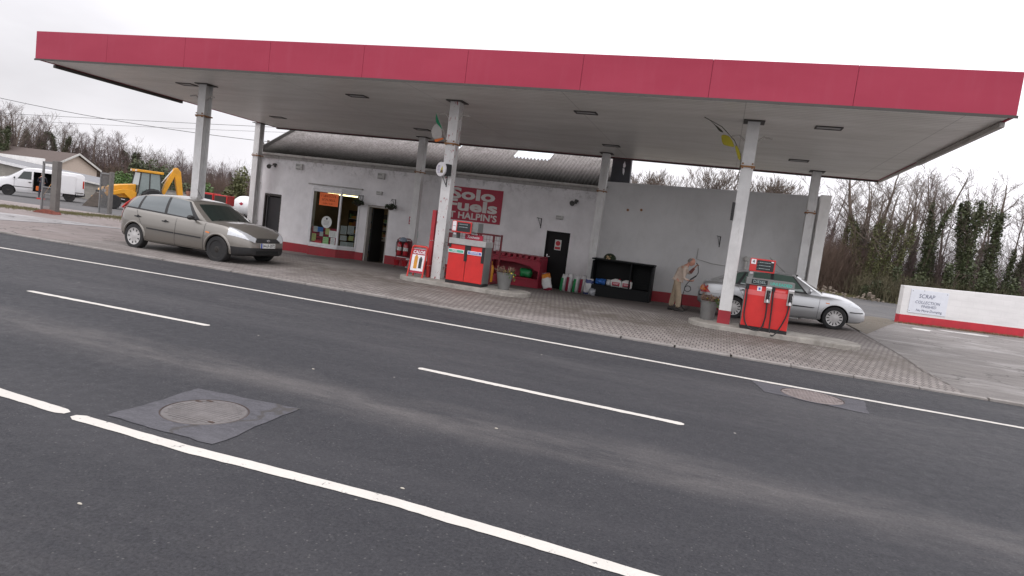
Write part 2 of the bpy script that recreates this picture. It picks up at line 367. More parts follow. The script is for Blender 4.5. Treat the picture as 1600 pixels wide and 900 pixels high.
def tag(o, label=None, cat=None, group=None, kind=None):
    if label: o['label'] = label
    if cat: o['category'] = cat
    if group: o['group'] = group
    if kind: o['kind'] = kind
    return o
def thing(name, label, cat, loc=(0, 0, 0), rz=0, group=None):
    o = bpy.data.objects.new(name, None); col.objects.link(o); o.location = loc; o.rotation_euler = (0, 0, rz); o.empty_display_size = .2
    return tag(o, label, cat, group)
def copy_tree(o, parent=None):
    c = o.copy(); col.objects.link(c); c.parent = parent
    for ch in list(o.children): copy_tree(ch, c)
    return c
def text(s, size, loc, parent, m, name='lettering', rot=(90, 0, 0), bold=0., ext=.001, sx=1., align='CENTER', shear=0., lh=1.):
    cu = bpy.data.curves.new(name, 'FONT'); cu.body = s; cu.size = size; cu.offset = bold*size; cu.extrude = ext
    cu.align_x = align; cu.align_y = 'CENTER'; cu.shear = shear; cu.space_line = lh; cu.resolution_u = 3
    t = bpy.data.objects.new('tmp', cu); col.objects.link(t)
    dg = bpy.context.evaluated_depsgraph_get(); me = bpy.data.meshes.new_from_object(t.evaluated_get(dg)); me.name = name
    bpy.data.objects.remove(t); me.materials.clear(); me.materials.append(MATS[m] if isinstance(m, str) else m)
    o = bpy.data.objects.new(name, me); col.objects.link(o); o.parent = parent; o.location = loc
    o.rotation_euler = tuple(R(a) for a in rot); o.scale = (sx, 1, 1); return o
def fit_text(o, w_):
    xs = [v.co.x for v in o.data.vertices]; o.scale.x = w_/(max(xs)-min(xs)); return o
def lerp(xs, ys, x):
    return float(np.interp(x, xs, ys))

# ------------------------------------------------------------------ the lie of the land
def sm(t): t = min(1, max(0, t)); return t*t*(3-2*t)
def G(x, y):
    if y <= 11.3: return 0.
    k = lerp([-24, -20, -17.6, -12.8, -6, -2, .5, 3.2, 5], [0, .4, .5, .42, .39, .30, .26, .08, 0], x)
    d = k*sm((y-15.5)/8)*(1-sm((y-27)/6))
    a = sm((-19-x)/3)*.999
    dl = 0 if y < 18 else (.016*(y-18) if y < 24 else min(.32, .096+.03*(y-24)))
    b = sm((-x-22)/6)
    return .02-max(d*(1-b), dl*b)
def sheet(name, poly, dz, m, step=.5, label=None, kind='structure', **k):
    """ground sheet over a convex outline (counter-clockwise), laid on the land"""
    xs = [p[0] for p in poly]; ys = [p[1] for p in poly]
    x0, x1, y0, y1 = min(xs), max(xs), min(ys), max(ys)
    bm = bmesh.new()
    gx_ = np.arange(math.floor(x0/step)*step, x1+step, step); gy_ = np.arange(math.floor(y0/step)*step, y1+step, step)
    g = [[bm.verts.new((x, y, 0)) for y in gy_] for x in gx_]
    for i in range(len(gx_)-1):
        for j in range(len(gy_)-1): bm.faces.new((g[i][j], g[i+1][j], g[i+1][j+1], g[i][j+1]))
    for i in range(len(poly)):
        a = Vector((*poly[i], 0)); b = Vector((*poly[(i+1) % len(poly)], 0)); d = b-a; n = Vector((d.y, -d.x, 0))
        bmesh.ops.bisect_plane(bm, geom=bm.verts[:]+bm.edges[:]+bm.faces[:], plane_co=a, plane_no=n, clear_outer=True)
    for v in bm.verts: v.co.z = G(v.co.x, max(v.co.y, 11.31))+dz
    me = bpy.data.meshes.new(name); bm.to_mesh(me); bm.free(); me.materials.append(MATS[m])
    o = bpy.data.objects.new(name, me); col.objects.link(o); tag(o, label, kind=kind, **k); return o
# ------------------------------------------------------------------ ground, road, forecourt
xs = [-600, -300, -160]+list(range(-120, -40, 4))+[x*.5 for x in range(-80, 41)]+list(range(22, 60, 4))+[80, 160, 300, 600]
ys = [11.32]+[y*.5 for y in range(23, 101)]+list(range(54, 120, 6))+[160, 300, 900]
V = np.array([(x, y, G(x, y)-.03 if y > 11.4 else -.01) for x in xs for y in ys]); ny = len(ys)
F = [(i*ny+j, (i+1)*ny+j, (i+1)*ny+j+1, i*ny+j+1) for i in range(len(xs)-1) for j in range(ny-1)]
tag(fast_mesh('ground', V, F, 'soil'), kind='structure')
mb = MB().add([(-600, -60, 0), (600, -60, 0), (600, 11.32, 0), (-600, 11.32, 0)], [(0, 1, 2, 3)]); tag(mb.build('road', 'asphalt'), kind='structure')
# dropped kerb, in lengths, a little sunk and chipped here and there
mat('kerb_stone', (.27, .25, .235), .8, var=.25, scale=5, bmp=.3, dirt=.6)
mb = MB(); x = -60.
r = random.Random(3)
while x < 30:
    ln = .915; z = .034+r.uniform(-.006, .006); y0 = 11.30+r.uniform(-.006, .006); g = r.choice((.008, .012, .03))
    mb.box(x, x+ln-g, y0, 11.42, -.05, z); x += ln
tag(mb.build('kerb', 'kerb_stone', bevel=.008), kind='structure')
def painted(name, path, wd, seed):
    """thermoplastic line along a measured path, edges slightly ragged"""
    r = random.Random(seed); xs_ = [p[0] for p in path]; n = max(3, int((xs_[-1]-xs_[0])/.03)) if xs_[-1]-xs_[0] < 12 else int((xs_[-1]-xs_[0])/.06)
    top = []; bot = []; a1 = a2 = 0
    for i in range(n+1):
        x = xs_[0]+(xs_[-1]-xs_[0])*i/n; yc = lerp(xs_, [p[1] for p in path], x)
        a1 = a1*.6+r.uniform(-.003, .003); a2 = a2*.6+r.uniform(-.005, .005)
        e = 1 if 0 < i < n else .45
        top.append((x, yc+wd/2*e+a1, .004)); bot.append((x, yc-wd/2*e+a2, .004))
    MBp = MB().add(top+bot, [(i, i+1, n+2+i, n+1+i) for i in range(n)])
    tag(MBp.build(name, 'line'), kind='structure')
painted('road_edge_line', [(-80, 8.6), (-30, 9.1), (-16, 9.2), (-13.6, 9.3), (-10.5, 9.5), (-7.7, 9.61), (-5.1, 9.64), (-2.9, 9.64), (-.9, 9.58), (.84, 9.53), (2.4, 9.51), (4, 9.5), (60, 9.2)], .105, 1)
painted('lane_line', [(-8.76, 6.41), (-5.82, 6.49)], .095, 5); painted('lane_line', [(-2.97, 6.49), (-.11, 6.385)], .095, 6); painted('lane_line', [(-14.5, 6.3), (-11.6, 6.35)], .095, 7)
painted('centre_line', [(-30, 3.5), (-8, 3.42), (-4.9, 3.375), (-4.12, 3.335)], .105, 11)
painted('centre_line', [(-4.04, 3.315), (-3.05, 3.29), (-1.68, 3.335), (-.86, 3.305), (-.155, 3.265), (2, 3.2), (30, 3.0)], .105, 12)
sheet('forecourt_paving', [(-15, 11.42), (3.75, 11.42), (3.95, 23.45), (-15, 23.45)], .006, 'pavers')
sheet('apron', [(-60, 11.42), (-15, 11.42), (-15, 23.6), (-26, 23.6), (-60, 17)], .0, 'apron')
sheet('concrete_strip', [(-32.4, 11.42), (-20.6, 11.42), (-20, 13.7), (-18, 16), (-16.5, 18), (-20.6, 22), (-22, 19.6), (-24, 16.5), (-28, 13.5)], .008, 'pale_concrete')
sheet('worn_tarmac', [(3.75, 11.42), (60, 11.42), (60, 40), (11, 29), (6.1, 27), (3.95, 20.5)], .0, 'yard')
sheet('gravel_yard', [(4.05, 23), (6.4, 27.5), (11, 31), (12, 46), (2.8, 50), (2.8, 26.5)], -.012, 'gravel', 1)
sheet('yard_gravel', [(-60, 24.3), (-27.5, 21.5), (-25.5, 22), (-21, 24), (-20, 50), (-60, 52)], -.012, 'gravel', 1)
sheet('gravel_track', [(-26, 17.6), (-22.6, 20.2), (-21, 23.6), (-25, 22.2), (-27.5, 19.8)], -.006, 'gravel')
sheet('verge', [(4.0, 19.8), (6.2, 26.4), (6.3, 28), (5.6, 28), (4.0, 23)], .004, 'soil')
# cracked seam between the paving and the worn tarmac
mat('seam_soil', (.10, .09, .08), .9, var=.3, scale=9)
mb = MB(); r = random.Random(8); pts = [(3.78+.07*math.sin(y*1.3)+r.uniform(-.03, .03), y) for y in np.arange(11.6, 20, .25)]
for a, b in zip(pts[:-1], pts[1:]):
    wv = r.uniform(.003, .013); za = .034
    mb.add([(a[0]-wv, a[1], G(*a)+.012), (a[0]+wv, a[1], G(*a)+.012), (b[0]+wv, b[1], G(*b)+.012), (b[0]-wv, b[1], G(*b)+.012)], [(0, 1, 2, 3)])
tag(mb.build('paving_joint', 'seam_soil'), kind='structure')
# faded paint patches on the worn tarmac
mat('old_paint', (.5, .49, .47), .8, var=.25, scale=4, dirt=.4)
for k, (cx, cy, lx, ly) in enumerate(((6.55, 24.6, .3, .35), (8.3, 25.9, .95, .35))):
    r = random.Random(k); pts = [(cx+lx*math.cos(a)*(1+r.uniform(-.3, .3)), cy+ly*math.sin(a)*(1+r.uniform(-.3, .3))+.37*lx*math.cos(a)) for a in np.linspace(0, 6.1, 14)]
    tag(MB().add([(p[0], p[1], G(p[0], p[1])+.006) for p in pts], [tuple(range(14))]).build('faded_marking', 'old_paint'), kind='structure')
# manholes in the road
mat('cast_iron', (.15, .138, .135), .6, .3, var=.3, scale=7, bmp=.4, dirt=.3)
mat('rust_dark', (.05, .03, .022), .8)
def manhole(label, cx, cy, r_, quad, colr, rz, slots):
    t = thing('manhole_cover', label, 'manhole cover', (cx, cy, .0), 0, 'manhole covers in the road')
    rr = random.Random(int(cx*10)); pts = []
    for a, b in zip(quad, quad[1:]+quad[:1]):
        for k in range(9): u = k/9; pts.append((a[0]+(b[0]-a[0])*u+rr.uniform(-.017, .017)-cx, a[1]+(b[1]-a[1])*u+rr.uniform(-.012, .012)-cy))
    k = len(pts); n = 36
    ring = [(r_*1.13*math.cos(2*math.pi*i/n), r_*1.13*math.sin(2*math.pi*i/n), .008) for i in range(n)]
    mb = MB(); bmv = [(p[0], p[1], .0045) for p in pts]
    # patch as a fan of quads from outline to ring
    def near(a): return min(range(k), key=lambda i: abs((math.atan2(bmv[i][1], bmv[i][0])-a+math.pi) % (2*math.pi)-math.pi))
    bm = bmesh.new(); vo_ = [bm.verts.new(v) for v in bmv]; vi_ = [bm.verts.new(v) for v in ring]
    eo = [bm.edges.new((vo_[i], vo_[(i+1) % k])) for i in range(k)]; ei = [bm.edges.new((vi_[i], vi_[(i+1) % n])) for i in range(n)]
    bmesh.ops.triangle_fill(bm, use_beauty=True, edges=eo+ei)
    me = bpy.data.meshes.new('asphalt_patch'); bm.to_mesh(me); bm.free(); me.materials.append(MATS['patch'])
    o = bpy.data.objects.new('asphalt_patch', me); col.objects.link(o); o.parent = t
    MB().lathe([(r_*1.13, .004), (r_*1.13, .0085), (r_*1.05, .0085), (r_*1.05, .001)], n=48).build('rim', colr[1], t)
    MB().lathe([(r_*1.045, .001), (r_*1.045, .0075), (r_*1.022, .0075), (r_*1.022, .001)], n=48).build('frame_gap', 'rust_dark', t)
    c = MB().lathe([(r_*1.02, .0015), (r_*.99, .009), (r_*.3, .0105), (.0001, .0105)], n=48).build('cover', colr[0], t, bevel=0)
    mb = MB()
    for i in range(-7, 8):
        for j in range(-7, 8):
            x, y = i*r_*.125, j*r_*.125
            if math.hypot(x, y) < r_*.9: mb.box(x-r_*.035, x+r_*.035, y-r_*.035, y+r_*.035, .010, .0118)
    mb.build('tread_pattern', colr[0], c)
    for a in slots:
        x, y = r_*.88*math.cos(a), r_*.88*math.sin(a); MB().box(x-.025, x+.025, y-.012, y+.012, .009, .0125).build('lifting_slot', 'rust_dark', c)
    t.rotation_euler.z = 0
manhole('large round manhole cover in a pale asphalt square beside the near white line', -3.48, 3.92, .295, [(-3.9, 3.45), (-2.97, 3.44), (-3.03, 4.44), (-3.95, 4.36)], ('cast_iron', 'patch'), 0, (2.2, 2.5, 5.6))
mat('cast_brown', (.2, .168, .16), .6, .2, var=.25, scale=7, bmp=.3)
manhole('brown round manhole cover under the far edge line near the kerb', 1.34, 9.05, .36, [(.72, 8.98), (.75, 8.78), (1.9, 8.58), (2.02, 9.4), (.62, 9.44)], ('cast_brown', 'patch'), 0, (3.0, 6.2))
# twigs and stones lying about
mat('stone_pale', (.45, .42, .36), .9)
for i, (x, y) in enumerate(((-2.88, 2.43), (-3.71, 5.61), (-1.63, 3.53), (-1.55, 5.04))):
    mb = MB(); q = random.Random(i); mb.lathe([(.0001, 0), (.022, .004), (.016, .012), (.0001, .015)], n=7)
    o = mb.build('pebble', 'stone_pale', loc=(x, y, .0)); o.scale = (.75, .3, .6)
    tag(o, 'small pale pebble lying on the dark road, ' + ("between camera and white centre line", "beyond the left dash", "right of the manhole square", "beside the right dash")[i], 'pebble', 'pebbles on the road')
# ------------------------------------------------------------------ canopy
XL, XR, YF, YB, ZC, ZT = -18.64, 4.41, 13.46, 23.74, 4.605, 5.36
mat('trim_dark', (.06, .055, .05), .6, dirt=.3); mat('trim_pale', (.45, .43, .4), .6, dirt=.4); mat('rust', (.28, .14, .06), .85, var=.4, scale=14, bmp=.3)
canopy = thing('fuel_canopy', 'large flat fuel canopy with faded red fascia on seven steel columns', 'canopy', (-7, 18.6, 0))
def inc(o, p=None):      # geometry written in world coordinates, hung on a thing
    p = p or canopy; o.parent = p; o.matrix_parent_inverse = Matrix.Identity(4)
    l = Matrix.Translation(p.location) @ Matrix.Rotation(p.rotation_euler.z, 4, 'Z')
    o.location = l.inverted() @ Vector(o.location); o.rotation_euler.z -= p.rotation_euler.z; return o
mb = MB(); npn = 9; wd = (XR-XL)/npn
for i in range(npn): mb.box(XL+i*wd+.003, XL+(i+1)*wd-.003, YF, YF+.05, ZC-.005, ZT)
for k in range(4):
    ly = (YB-YF-.06)/4
    for x0 in (XL, XR-.05): mb.box(x0, x0+.05, YF+.053+k*ly, YF+.05+(k+1)*ly-.003, ZC-.005, ZT)
for i in range(npn): mb.box(XL+i*wd+.003, XL+(i+1)*wd-.003, YB, YB+.05, ZC-.005, ZT-.1)
inc(mb.build('fascia', 'fascia', bevel=.004))
inc(MB().box(XL+.055, XR-.055, YF+.052, YF+.058, ZC+.02, ZT-.004).build('fascia_backing', 'sign_red' if 'sign_red' in MATS else mat('sign_red', (.36, .012, .04), .5, var=.08)))
inc(MB().box(XL+.06, XR-.06, YF+.055, YB-.01, ZC+.012, ZC+.06).build('soffit', 'soffit'))
inc(MB().box(XL+.06, XR-.06, YF+.06, YB-.02, ZT-.25, ZT-.2).build('roof_deck', 'trim_dark'))
mb = MB().box(XL-.02, XR+.02, YF-.012, YF-.002, ZC-.03, ZC+.02)
mb.box(XL-.03, XL+.06, 14.0, 18.6, ZC-.09, ZC-.01).box(XL, XR, YB-.03, YB+.07, ZC-.045, ZC-.008)
inc(mb.build('edge_trim', 'trim_dark'))
inc(MB().box(XR-.09, XR-.01, 13.9, 19.2, ZC-.10, ZC-.012).box(XR-.05, XR+.02, 19.2, 23.7, ZC-.06, ZC-.012).build('side_gutter', 'trim_pale'))
def column(x, y, kind, zb, band, arms=True):
    mb = MB()
    if kind == 'box': mb.box(x-.13, x+.13, y-.13, y+.13, zb, ZC+.01)
    else:
        mb.box(x-.13, x+.13, y-.14, y-.118, zb, ZC+.01).box(x-.13, x+.13, y+.118, y+.14, zb, ZC+.01).box(x-.012, x+.012, y-.118, y+.118, zb, ZC+.01)
    mn = {'peel': 'column_peel'}.get(band[1], 'column_white')
    c = inc(mb.build('column', mn, bevel=.008))
    zz = band[0]; m2_ = MB().box(x-.16, x+.16, y-.17, y+.17, zz-.02, zz+.015)
    for sx in (-.1, .1):
        for q in (-.05, .04): m2_.box(x+sx-.018, x+sx+.018, y-.19, y-.17, zz+q, zz+q+.03)
    o = m2_.build('joint_plate', 'rust'); o.parent = c
    o = MB().box(x-.22, x+.22, y-.22, y+.22, ZC-.014, ZC+.008).build('head_plate', 'trim_dark'); o.parent = c
    if arms:
        mm = MB()
        for s in (-1, 1): o = MB().tube([(x+s*.13, y-.05, 4.18), (x+s*.25, y-.08, 4.28), (x+s*.42, y-.12, 4.25)], .022, 6).build('bracket', 'trim_pale'); o.parent = c
    return c
column(-14.67, 15.48, 'h', -.05, (3.72, ''), True)
column(-6.85, 15.48, 'box', .1, (3.55, 'peel'))
cF3 = column(.23, 15.48, 'box', .1, (3.62, ''))
o = MB().box(.23-.134, .23+.134, 15.48-.134, 15.48+.134, .1, .42).build('painted_foot', RED); o.parent = canopy; inc(o)
for i, x in enumerate((-18.74, -11.3, -4.29, 2.435)): column(x, 22.83, 'h' if i in (0, 3) else 'box', -.6, (3.3, ''), False)
# recessed lights in the soffit
mat('lens_dull', (.3, .3, .29), .3, var=.1)
for i, (x, y) in enumerate(((-15.48, 15.6), (-9.8, 15.6), (-3.6, 15.75), (1.75, 15.6), (-16.24, 20.7), (-10.38, 20.8), (-3.82, 20.87), (1.68, 20.75))):
    t = thing('ceiling_light', 'rectangular recessed light, dark, in the canopy soffit, ' + ('front row at the far left column', 'front row left of the middle column', 'front row between middle and right columns', 'front row right of the right column',
        'rear row near the leftmost column', 'rear row at the second column', 'rear row above the black shelf unit', 'rear row above the silver saloon')[i], 'ceiling light', (x, y, ZC+.012), 0, 'recessed lights in the canopy soffit')
    MB().box(-.27, .27, -.16, -.125, -.022, 0).box(-.27, .27, .125, .16, -.022, 0).box(-.27, -.235, -.125, .125, -.022, 0).box(.235, .27, -.125, .125, -.022, 0).build('frame', 'trim_dark', t)
    MB().box(-.233, .233, -.123, .123, -.012, .0).build('lens', 'lens_dull', t)
# ------------------------------------------------------------------ shop building
WY = 23.5
shop = thing('shop_building', 'white rendered shop with grey corrugated roof and red painted base', 'building', (-12, 23.5, 0))
mat('black_paint', (.012, .011, .012), .6, var=.3, scale=3, dirt=.1, dirtc=(.03, .028, .026), spec=.2); mat('dark_room', (.05, .042, .035), .9); mat('pvc_white', (.72, .72, .73), .35, dirt=.2)
x0, x1, zt = -19.1, -4.27, 3.42
ops = [(-18.72, -17.9, -.6, 1.82), (-16.4, -14.15, -.04, 2.3), (-13.77, -12.78, -.6, 1.86), (-6.24, -5.35, -.6, 1.72)]
mb = MB(); x = x0
for a, b, c, d in ops:
    mb.box(x, a, WY, WY+.3, -.8, zt); mb.box(a, b, WY, WY+.3, d, zt)
    if c > -.5: mb.box(a, b, WY, WY+.3, -.8, c)
    x = b
mb.box(x, x1, WY, WY+.3, -.8, zt)
mb.box(x0, x0+.3, WY+.3, 28.4, -.8, zt).box(x1-.3, x1, WY+.3, 28.4, -.8, zt).box(x0, x1, 28.4, 28.7, -.8, zt)
for xa in (x0, x1-.3): mb.prism([(WY+.02, zt), (28.6, zt), (26.2, 4.9)], xa, xa+.3, 'x')
inc(mb.build('wall', 'wall_white'), shop)
mb = MB(); x = x0-.01; mb2 = MB()
for a, b, c, d in ops:
    zz = lerp([-19, -12, -5], [-.13, -.09, .0], (x+a)/2)
    inc(MB().box(x, a, WY-.012, WY+.02, -.8, zz).build('painted_base', RED), shop); x = b
inc(MB().box(x, x1, WY-.012, WY+.02, -.8, .02).build('painted_base', RED), shop)

# corrugated roof: real corrugations
nx, period = int((x1+.1-x0+.1)/.146*8), .146
xs_ = np.linspace(x0-.12, x1+.06, nx); yy = [23.38, 24.4, 25.2, 26.4, 27.6, 28.9]
def roofz(y): return 3.5+.55*(y-23.45)
def corr(name, xa, xb, ya, yb, m, par, dz=0, back=False):
    n = int((xb-xa)/.146*8); X = np.linspace(xa, xb, n); Y = np.linspace(ya, yb, max(2, int((yb-ya)/.8)))
    V = [(x-par.location.x, y-par.location.y, (roofz(y) if not back else roofz(26.2)-.62*(y-26.2))+.038*math.sin(2*math.pi*x/.146)+dz+random.Random(int(x*1.1)*7+int(y)).uniform(-.006, .006)) for x in X for y in Y]
    k = len(Y); F = [(i*k+j, (i+1)*k+j, (i+1)*k+j+1, i*k+j+1) for i in range(n-1) for j in range(k-1)]
    return fast_mesh(name, V, F, m, par, True)
roof = corr('roof', x0-.12, x1+.06, 23.38, 26.2, 'roof', shop)
corr('rear_roof', x0-.12, x1+.06, 26.2, 28.75, 'roof', shop, back=True)
mat('rooflight', (.75, .8, .82), .3)
sk = corr('rooflight', -8.45, -6.95, 25.15, 26.1, 'rooflight', shop, .02)
sk2 = corr("rooflight", -11.3, -10.95, 24.9, 26.1, "rooflight", shop, .02)
sk.parent = roof; sk2.parent = roof
mat('gutter_grey', (.6, .59, .56), .5, dirt=.45)
ga = [math.pi+math.pi*i/8 for i in range(9)]
pr = [(23.30+.095*math.cos(a), 3.5+.085*math.sin(a)) for a in ga]+[(23.30+.085*math.cos(a), 3.5+.075*math.sin(a)) for a in reversed(ga)]
g = inc(MB().prism(pr, x0-.1, x1+.02, 'x').build('gutter', 'gutter_grey'), shop)
mb = MB().tube([(x0+.06, 23.36, 3.44), (x0+.06, 23.42, 3.2), (x0+.06, 23.44, -.5)], .04, 8)
for z in (.6, 2.2): mb.box(x0+.0, x0+.12, 23.4, 23.5, z, z+.03)
o = inc(mb.build('downpipe', 'gutter_grey'), shop)
inc(MB().box(x0-.1, x1+.02, 23.41, 23.5, 3.3, 3.44).build('eaves_board', mat('eaves', (.4, .39, .37), .7, dirt=.7, scale=9)), shop)
inc(MB().bar((x0-.14, 23.4, 3.56), (x0-.14, 26.2, 5.1), .05, .14).build('verge_board', 'trim_dark'), shop)
# left doorway (dark passage behind it with a lighter door leaf)
inc(MB().box(-18.75, -17.87, 23.8, 26, -.62, -.58).box(-18.78, -18.74, 23.8, 26, -.6, 2).box(-17.88, -17.84, 23.8, 26, -.6, 2).box(-18.78, -17.84, 26, 26.05, -.6, 2).box(-18.75, -17.87, 23.8, 26, 1.83, 1.87).build('passage', 'dark_room'), shop)
d = inc(MB().box(-18.68, -17.95, 23.66, 23.7, -.55, 1.68).build('passage_door', mat('door_dark', (.045, .045, .048), .5, dirt=.2), bevel=.004), shop)
inc(MB().box(-18.74, -18.69, 23.5, 23.62, -.6, 1.80).box(-17.94, -17.89, 23.5, 23.62, -.6, 1.80).box(-18.69, -17.94, 23.5, 23.62, 1.73, 1.80).build('passage_frame', 'trim_dark'), shop)
# bay window
B = [(-16.42, 23.5), (-16.02, 23.0), (-14.72, 23.0), (-14.12, 23.5)]
win = inc(MB().prism(B[::-1], 2.23, 2.34, 'z').build('bay_window', 'pvc_white', bevel=.01), shop)
sh = MB().prism([(p[0]*1.0, p[1]-.04 if p[1] < 23.4 else p[1]) for p in B][::-1], -.09, -.02, 'z').build('sill', 'pvc_white', bevel=.008); sh.parent = win
mb = MB()
def post(p, w=.075): mb.box(p[0]-w/2, p[0]+w/2, p[1]-w/2+.03, p[1]+w/2+.03, -.02, 2.23)
for p in B[1:3]: post(p)
post((B[0][0]+.03, 23.47)); post((B[3][0]-.03, 23.47))
for a, b in zip(B[:-1], B[1:]):
    for z in (.03, 2.18):
        mb.bar((a[0], a[1]+.03, z), (b[0], b[1]+.03, z), .06, .09)
fr = mb.build('frame', 'pvc_white', bevel=.006); fr.parent = win
for a, b in zip(B[:-1], B[1:]):
    mb = MB().add([(a[0], a[1]+.035, .05), (b[0], b[1]+.035, .05), (b[0], b[1]+.035, 2.2), (a[0], a[1]+.035, 2.2)], [(0, 1, 2, 3)])
    o = mb.build('pane', 'glass'); o.parent = win
o = MB().prism(B[::-1], -.7, -.09, 'z').build('bay_base', RED); inc(o, shop)
inc(MB().box(-16.6, -14.05, 23.44, 23.5, 2.40, 2.45).build('drip_rail', 'eaves'), shop)
# shop interior
mat('room_wall', (.30, .21, .12), .9, var=.3, scale=2); mat('room_floor', (.06, .05, .045), .7)
inc(MB().box(-17.2, -12, 23.8, 27, -.62, -.55).build('interior_floor', 'room_floor'), shop)
inc(MB().box(-17.2, -12, 27, 27.1, -.6, 2.5).box(-17.3, -17.2, 23.8, 27.1, -.6, 2.5).box(-12, -11.9, 23.8, 27.1, -.6, 2.5).box(-17.3, -11.9, 23.8, 27.1, 2.5, 2.6).build('interior_wall', 'room_wall'), shop)
inc(MB().box(-13.77, -13.71, 23.52, 23.78, -.58, 1.84).box(-12.84, -12.785, 23.52, 23.78, -.58, 1.84).box(-13.71, -12.84, 23.52, 23.78, 1.78, 1.84).build('shop_door_frame', 'trim_pale'), shop)
o = inc(MB().box(-.05, 0, 0, .88, -.55, 1.75).build('shop_door', mat('dark_green_door', (.03, .03, .03), .4), loc=(-13.65, 23.8, 0)), shop)
inc(MB().box(-13.9, -12.6, 23.3, 23.62, -.6, -.44).build('doorstep', mat('concrete', (.2, .19, .17), .85, var=.2, scale=4, bmp=.3)), shop)
tb = thing('strip_light', 'lit yellow fluorescent strip light inside the shop window', 'strip light', (-15.6, 24.5, 2.2))
MB().box(-.75, .75, -.05, .05, -.05, .04).build('fitting', 'pvc_white', tb)
emit('tube_glow', (1, .82, .42), 5.5)
MB().tube([(-.72, 0, -.07), (.72, 0, -.07)], .025, 8).build('tube', 'tube_glow', tb)
goods = [(.35, .12, .05), (.3, .25, .06), (.08, .12, .25), (.35, .3, .25), (.1, .22, .09), (.4, .2, .03)]
for i, c in enumerate(goods): mat('goods%d' % i, c, .5)
def shelf_unit(label, x, y, n, w, seed):
    t = thing('display_shelf', label, 'shelves', (x, y, -.55)); r = random.Random(seed)
    MB().box(-w/2, -w/2+.03, -.18, .18, 0, n*.33+.1).box(w/2-.03, w/2, -.18, .18, 0, n*.33+.1).box(-w/2+.03, w/2-.03, .15, .17, 0, n*.33+.1).build('side_panel', 'room_floor', t)
    for k in range(n):
        MB().box(-w/2+.03, w/2-.03, -.18, .15, k*.33+.05, k*.33+.07).build('shelf', 'trim_pale', t)
        mb = MB(); xx = -w/2+.06
        while xx < w/2-.16:
            a = r.uniform(.06, .14); mb.cur = r.randrange(6); mb.box(xx, xx+a, -.16, .05, k*.33+.072, k*.33+.072+r.uniform(.1, .24)); xx += a+.012
        tag(mb.build('shop_goods', ['goods%d' % i for i in range(6)], t), kind='stuff')
shelf_unit('stocked shop shelves seen through the bay window', -15.0, 26.4, 6, 2.6, 2)
shelf_unit('stocked shop shelves seen through the open shop door', -12.9, 26.5, 6, 1.4, 4)
ct = thing('shop_counter', 'dark shop counter inside the open door', 'counter', (-13.0, 25.3, -.55))
MB().box(-.9, .9, -.3, .3, 0, .95).build('front_panel', 'dark_room', ct); MB().box(-.95, .95, -.34, .34, .95, .99).build('worktop', 'trim_pale', ct)
mb = MB(); r = random.Random(9)
for k in range(9):
    mb.cur = r.randrange(6); xx = -.8+k*.18; mb.box(xx, xx+.13, -.2, 0, .99, .99+r.uniform(.05, .2))
tag(mb.build('sweets', ['goods%d' % i for i in range(6)], ct), kind='stuff')
# notices behind the glass
mat('paper', (.62, .64, .62), .8, var=.08); mat('paper_yellow', (.6, .62, .28), .8); mat('paper_blue', (.1, .25, .6), .7); mat('paper_red', (.4, .05, .08), .7, var=.3, scale=12)
mat('paper_green', (.25, .45, .2), .7); mat('poster_orange', (.85, .16, .03), .6, var=.12, scale=9); mat('ink', (.03, .03, .04), .7); mat('ink_red', (.5, .04, .05), .6); mat('ink_brown', (.28, .04, .01), .7)
def notice(name, label, x, z, w, h, m, y=23.02, rz=0, marks=5, ink='ink', cat='notice', rows=None, seed=1, group='notices in the bay window'):
    t = MB().box(-w/2, w/2, -.002, .002, -h/2, h/2).build(name, m, loc=(x, y, z)); t.rotation_euler = (0, 0, rz); tag(t, label, cat, group)
    mb = MB(); r = random.Random(seed+int(x*50)); rows = rows or marks
    for k in range(rows):
        zz = h/2-h*(k+1)/(rows+1); xx = -w*.38
        while xx < w*.34:
            a = r.uniform(.1, .28)*w; mb.box(xx, min(xx+a, w*.4), -.005, -.003, zz-h*.016, zz+h*.016); xx += a+w*.05
    if rows: mb.build('print', ink, t)
    return t
t = MB().box(-.44, .44, -.002, .002, -.255, .255).build('poster', 'poster_orange', loc=(-15.28, 23.03, 1.86)); tag(t, 'bright orange handwritten poster at the top of the bay window', 'poster')
mb = MB(); r = random.Random(5)
for row, (zc_, hh) in enumerate(((.13, .1), (-.02, .1), (-.17, .06))):     # unreadable hand lettering
    xx = -.36+.06*row
    while xx < .32-.05*row:
        a = r.uniform(-.02, .02); mb.bar((xx+a, -.005, zc_-hh/2), (xx-a, -.005, zc_+hh/2), .012, .003)
        if r.random() < .6: mb.bar((xx, -.005, zc_+r.choice((-1, 0, 1))*hh*.45), (xx+.045, -.005, zc_+r.choice((-1, 0, 1))*hh*.45), .012, .003)
        xx += r.uniform(.05, .08)
mb.build('handwriting', 'ink_brown', t)
t = MB().lathe([(.0001, -.003), (.24, -.003), (.24, .003), (.0001, .003)], n=32, axis='y').build('round_notice', 'paper', loc=(-15.28, 23.02, .95)); tag(t, 'round white notice in the middle of the bay window', 'notice')
mb = MB(); mb.box(-.04, .04, -.007, -.005, .1, .17)
for k in range(4): mb.box(-.13, .13, -.007, -.005, .04-k*.05, .05-k*.05)
mb.build('print', 'ink', t)
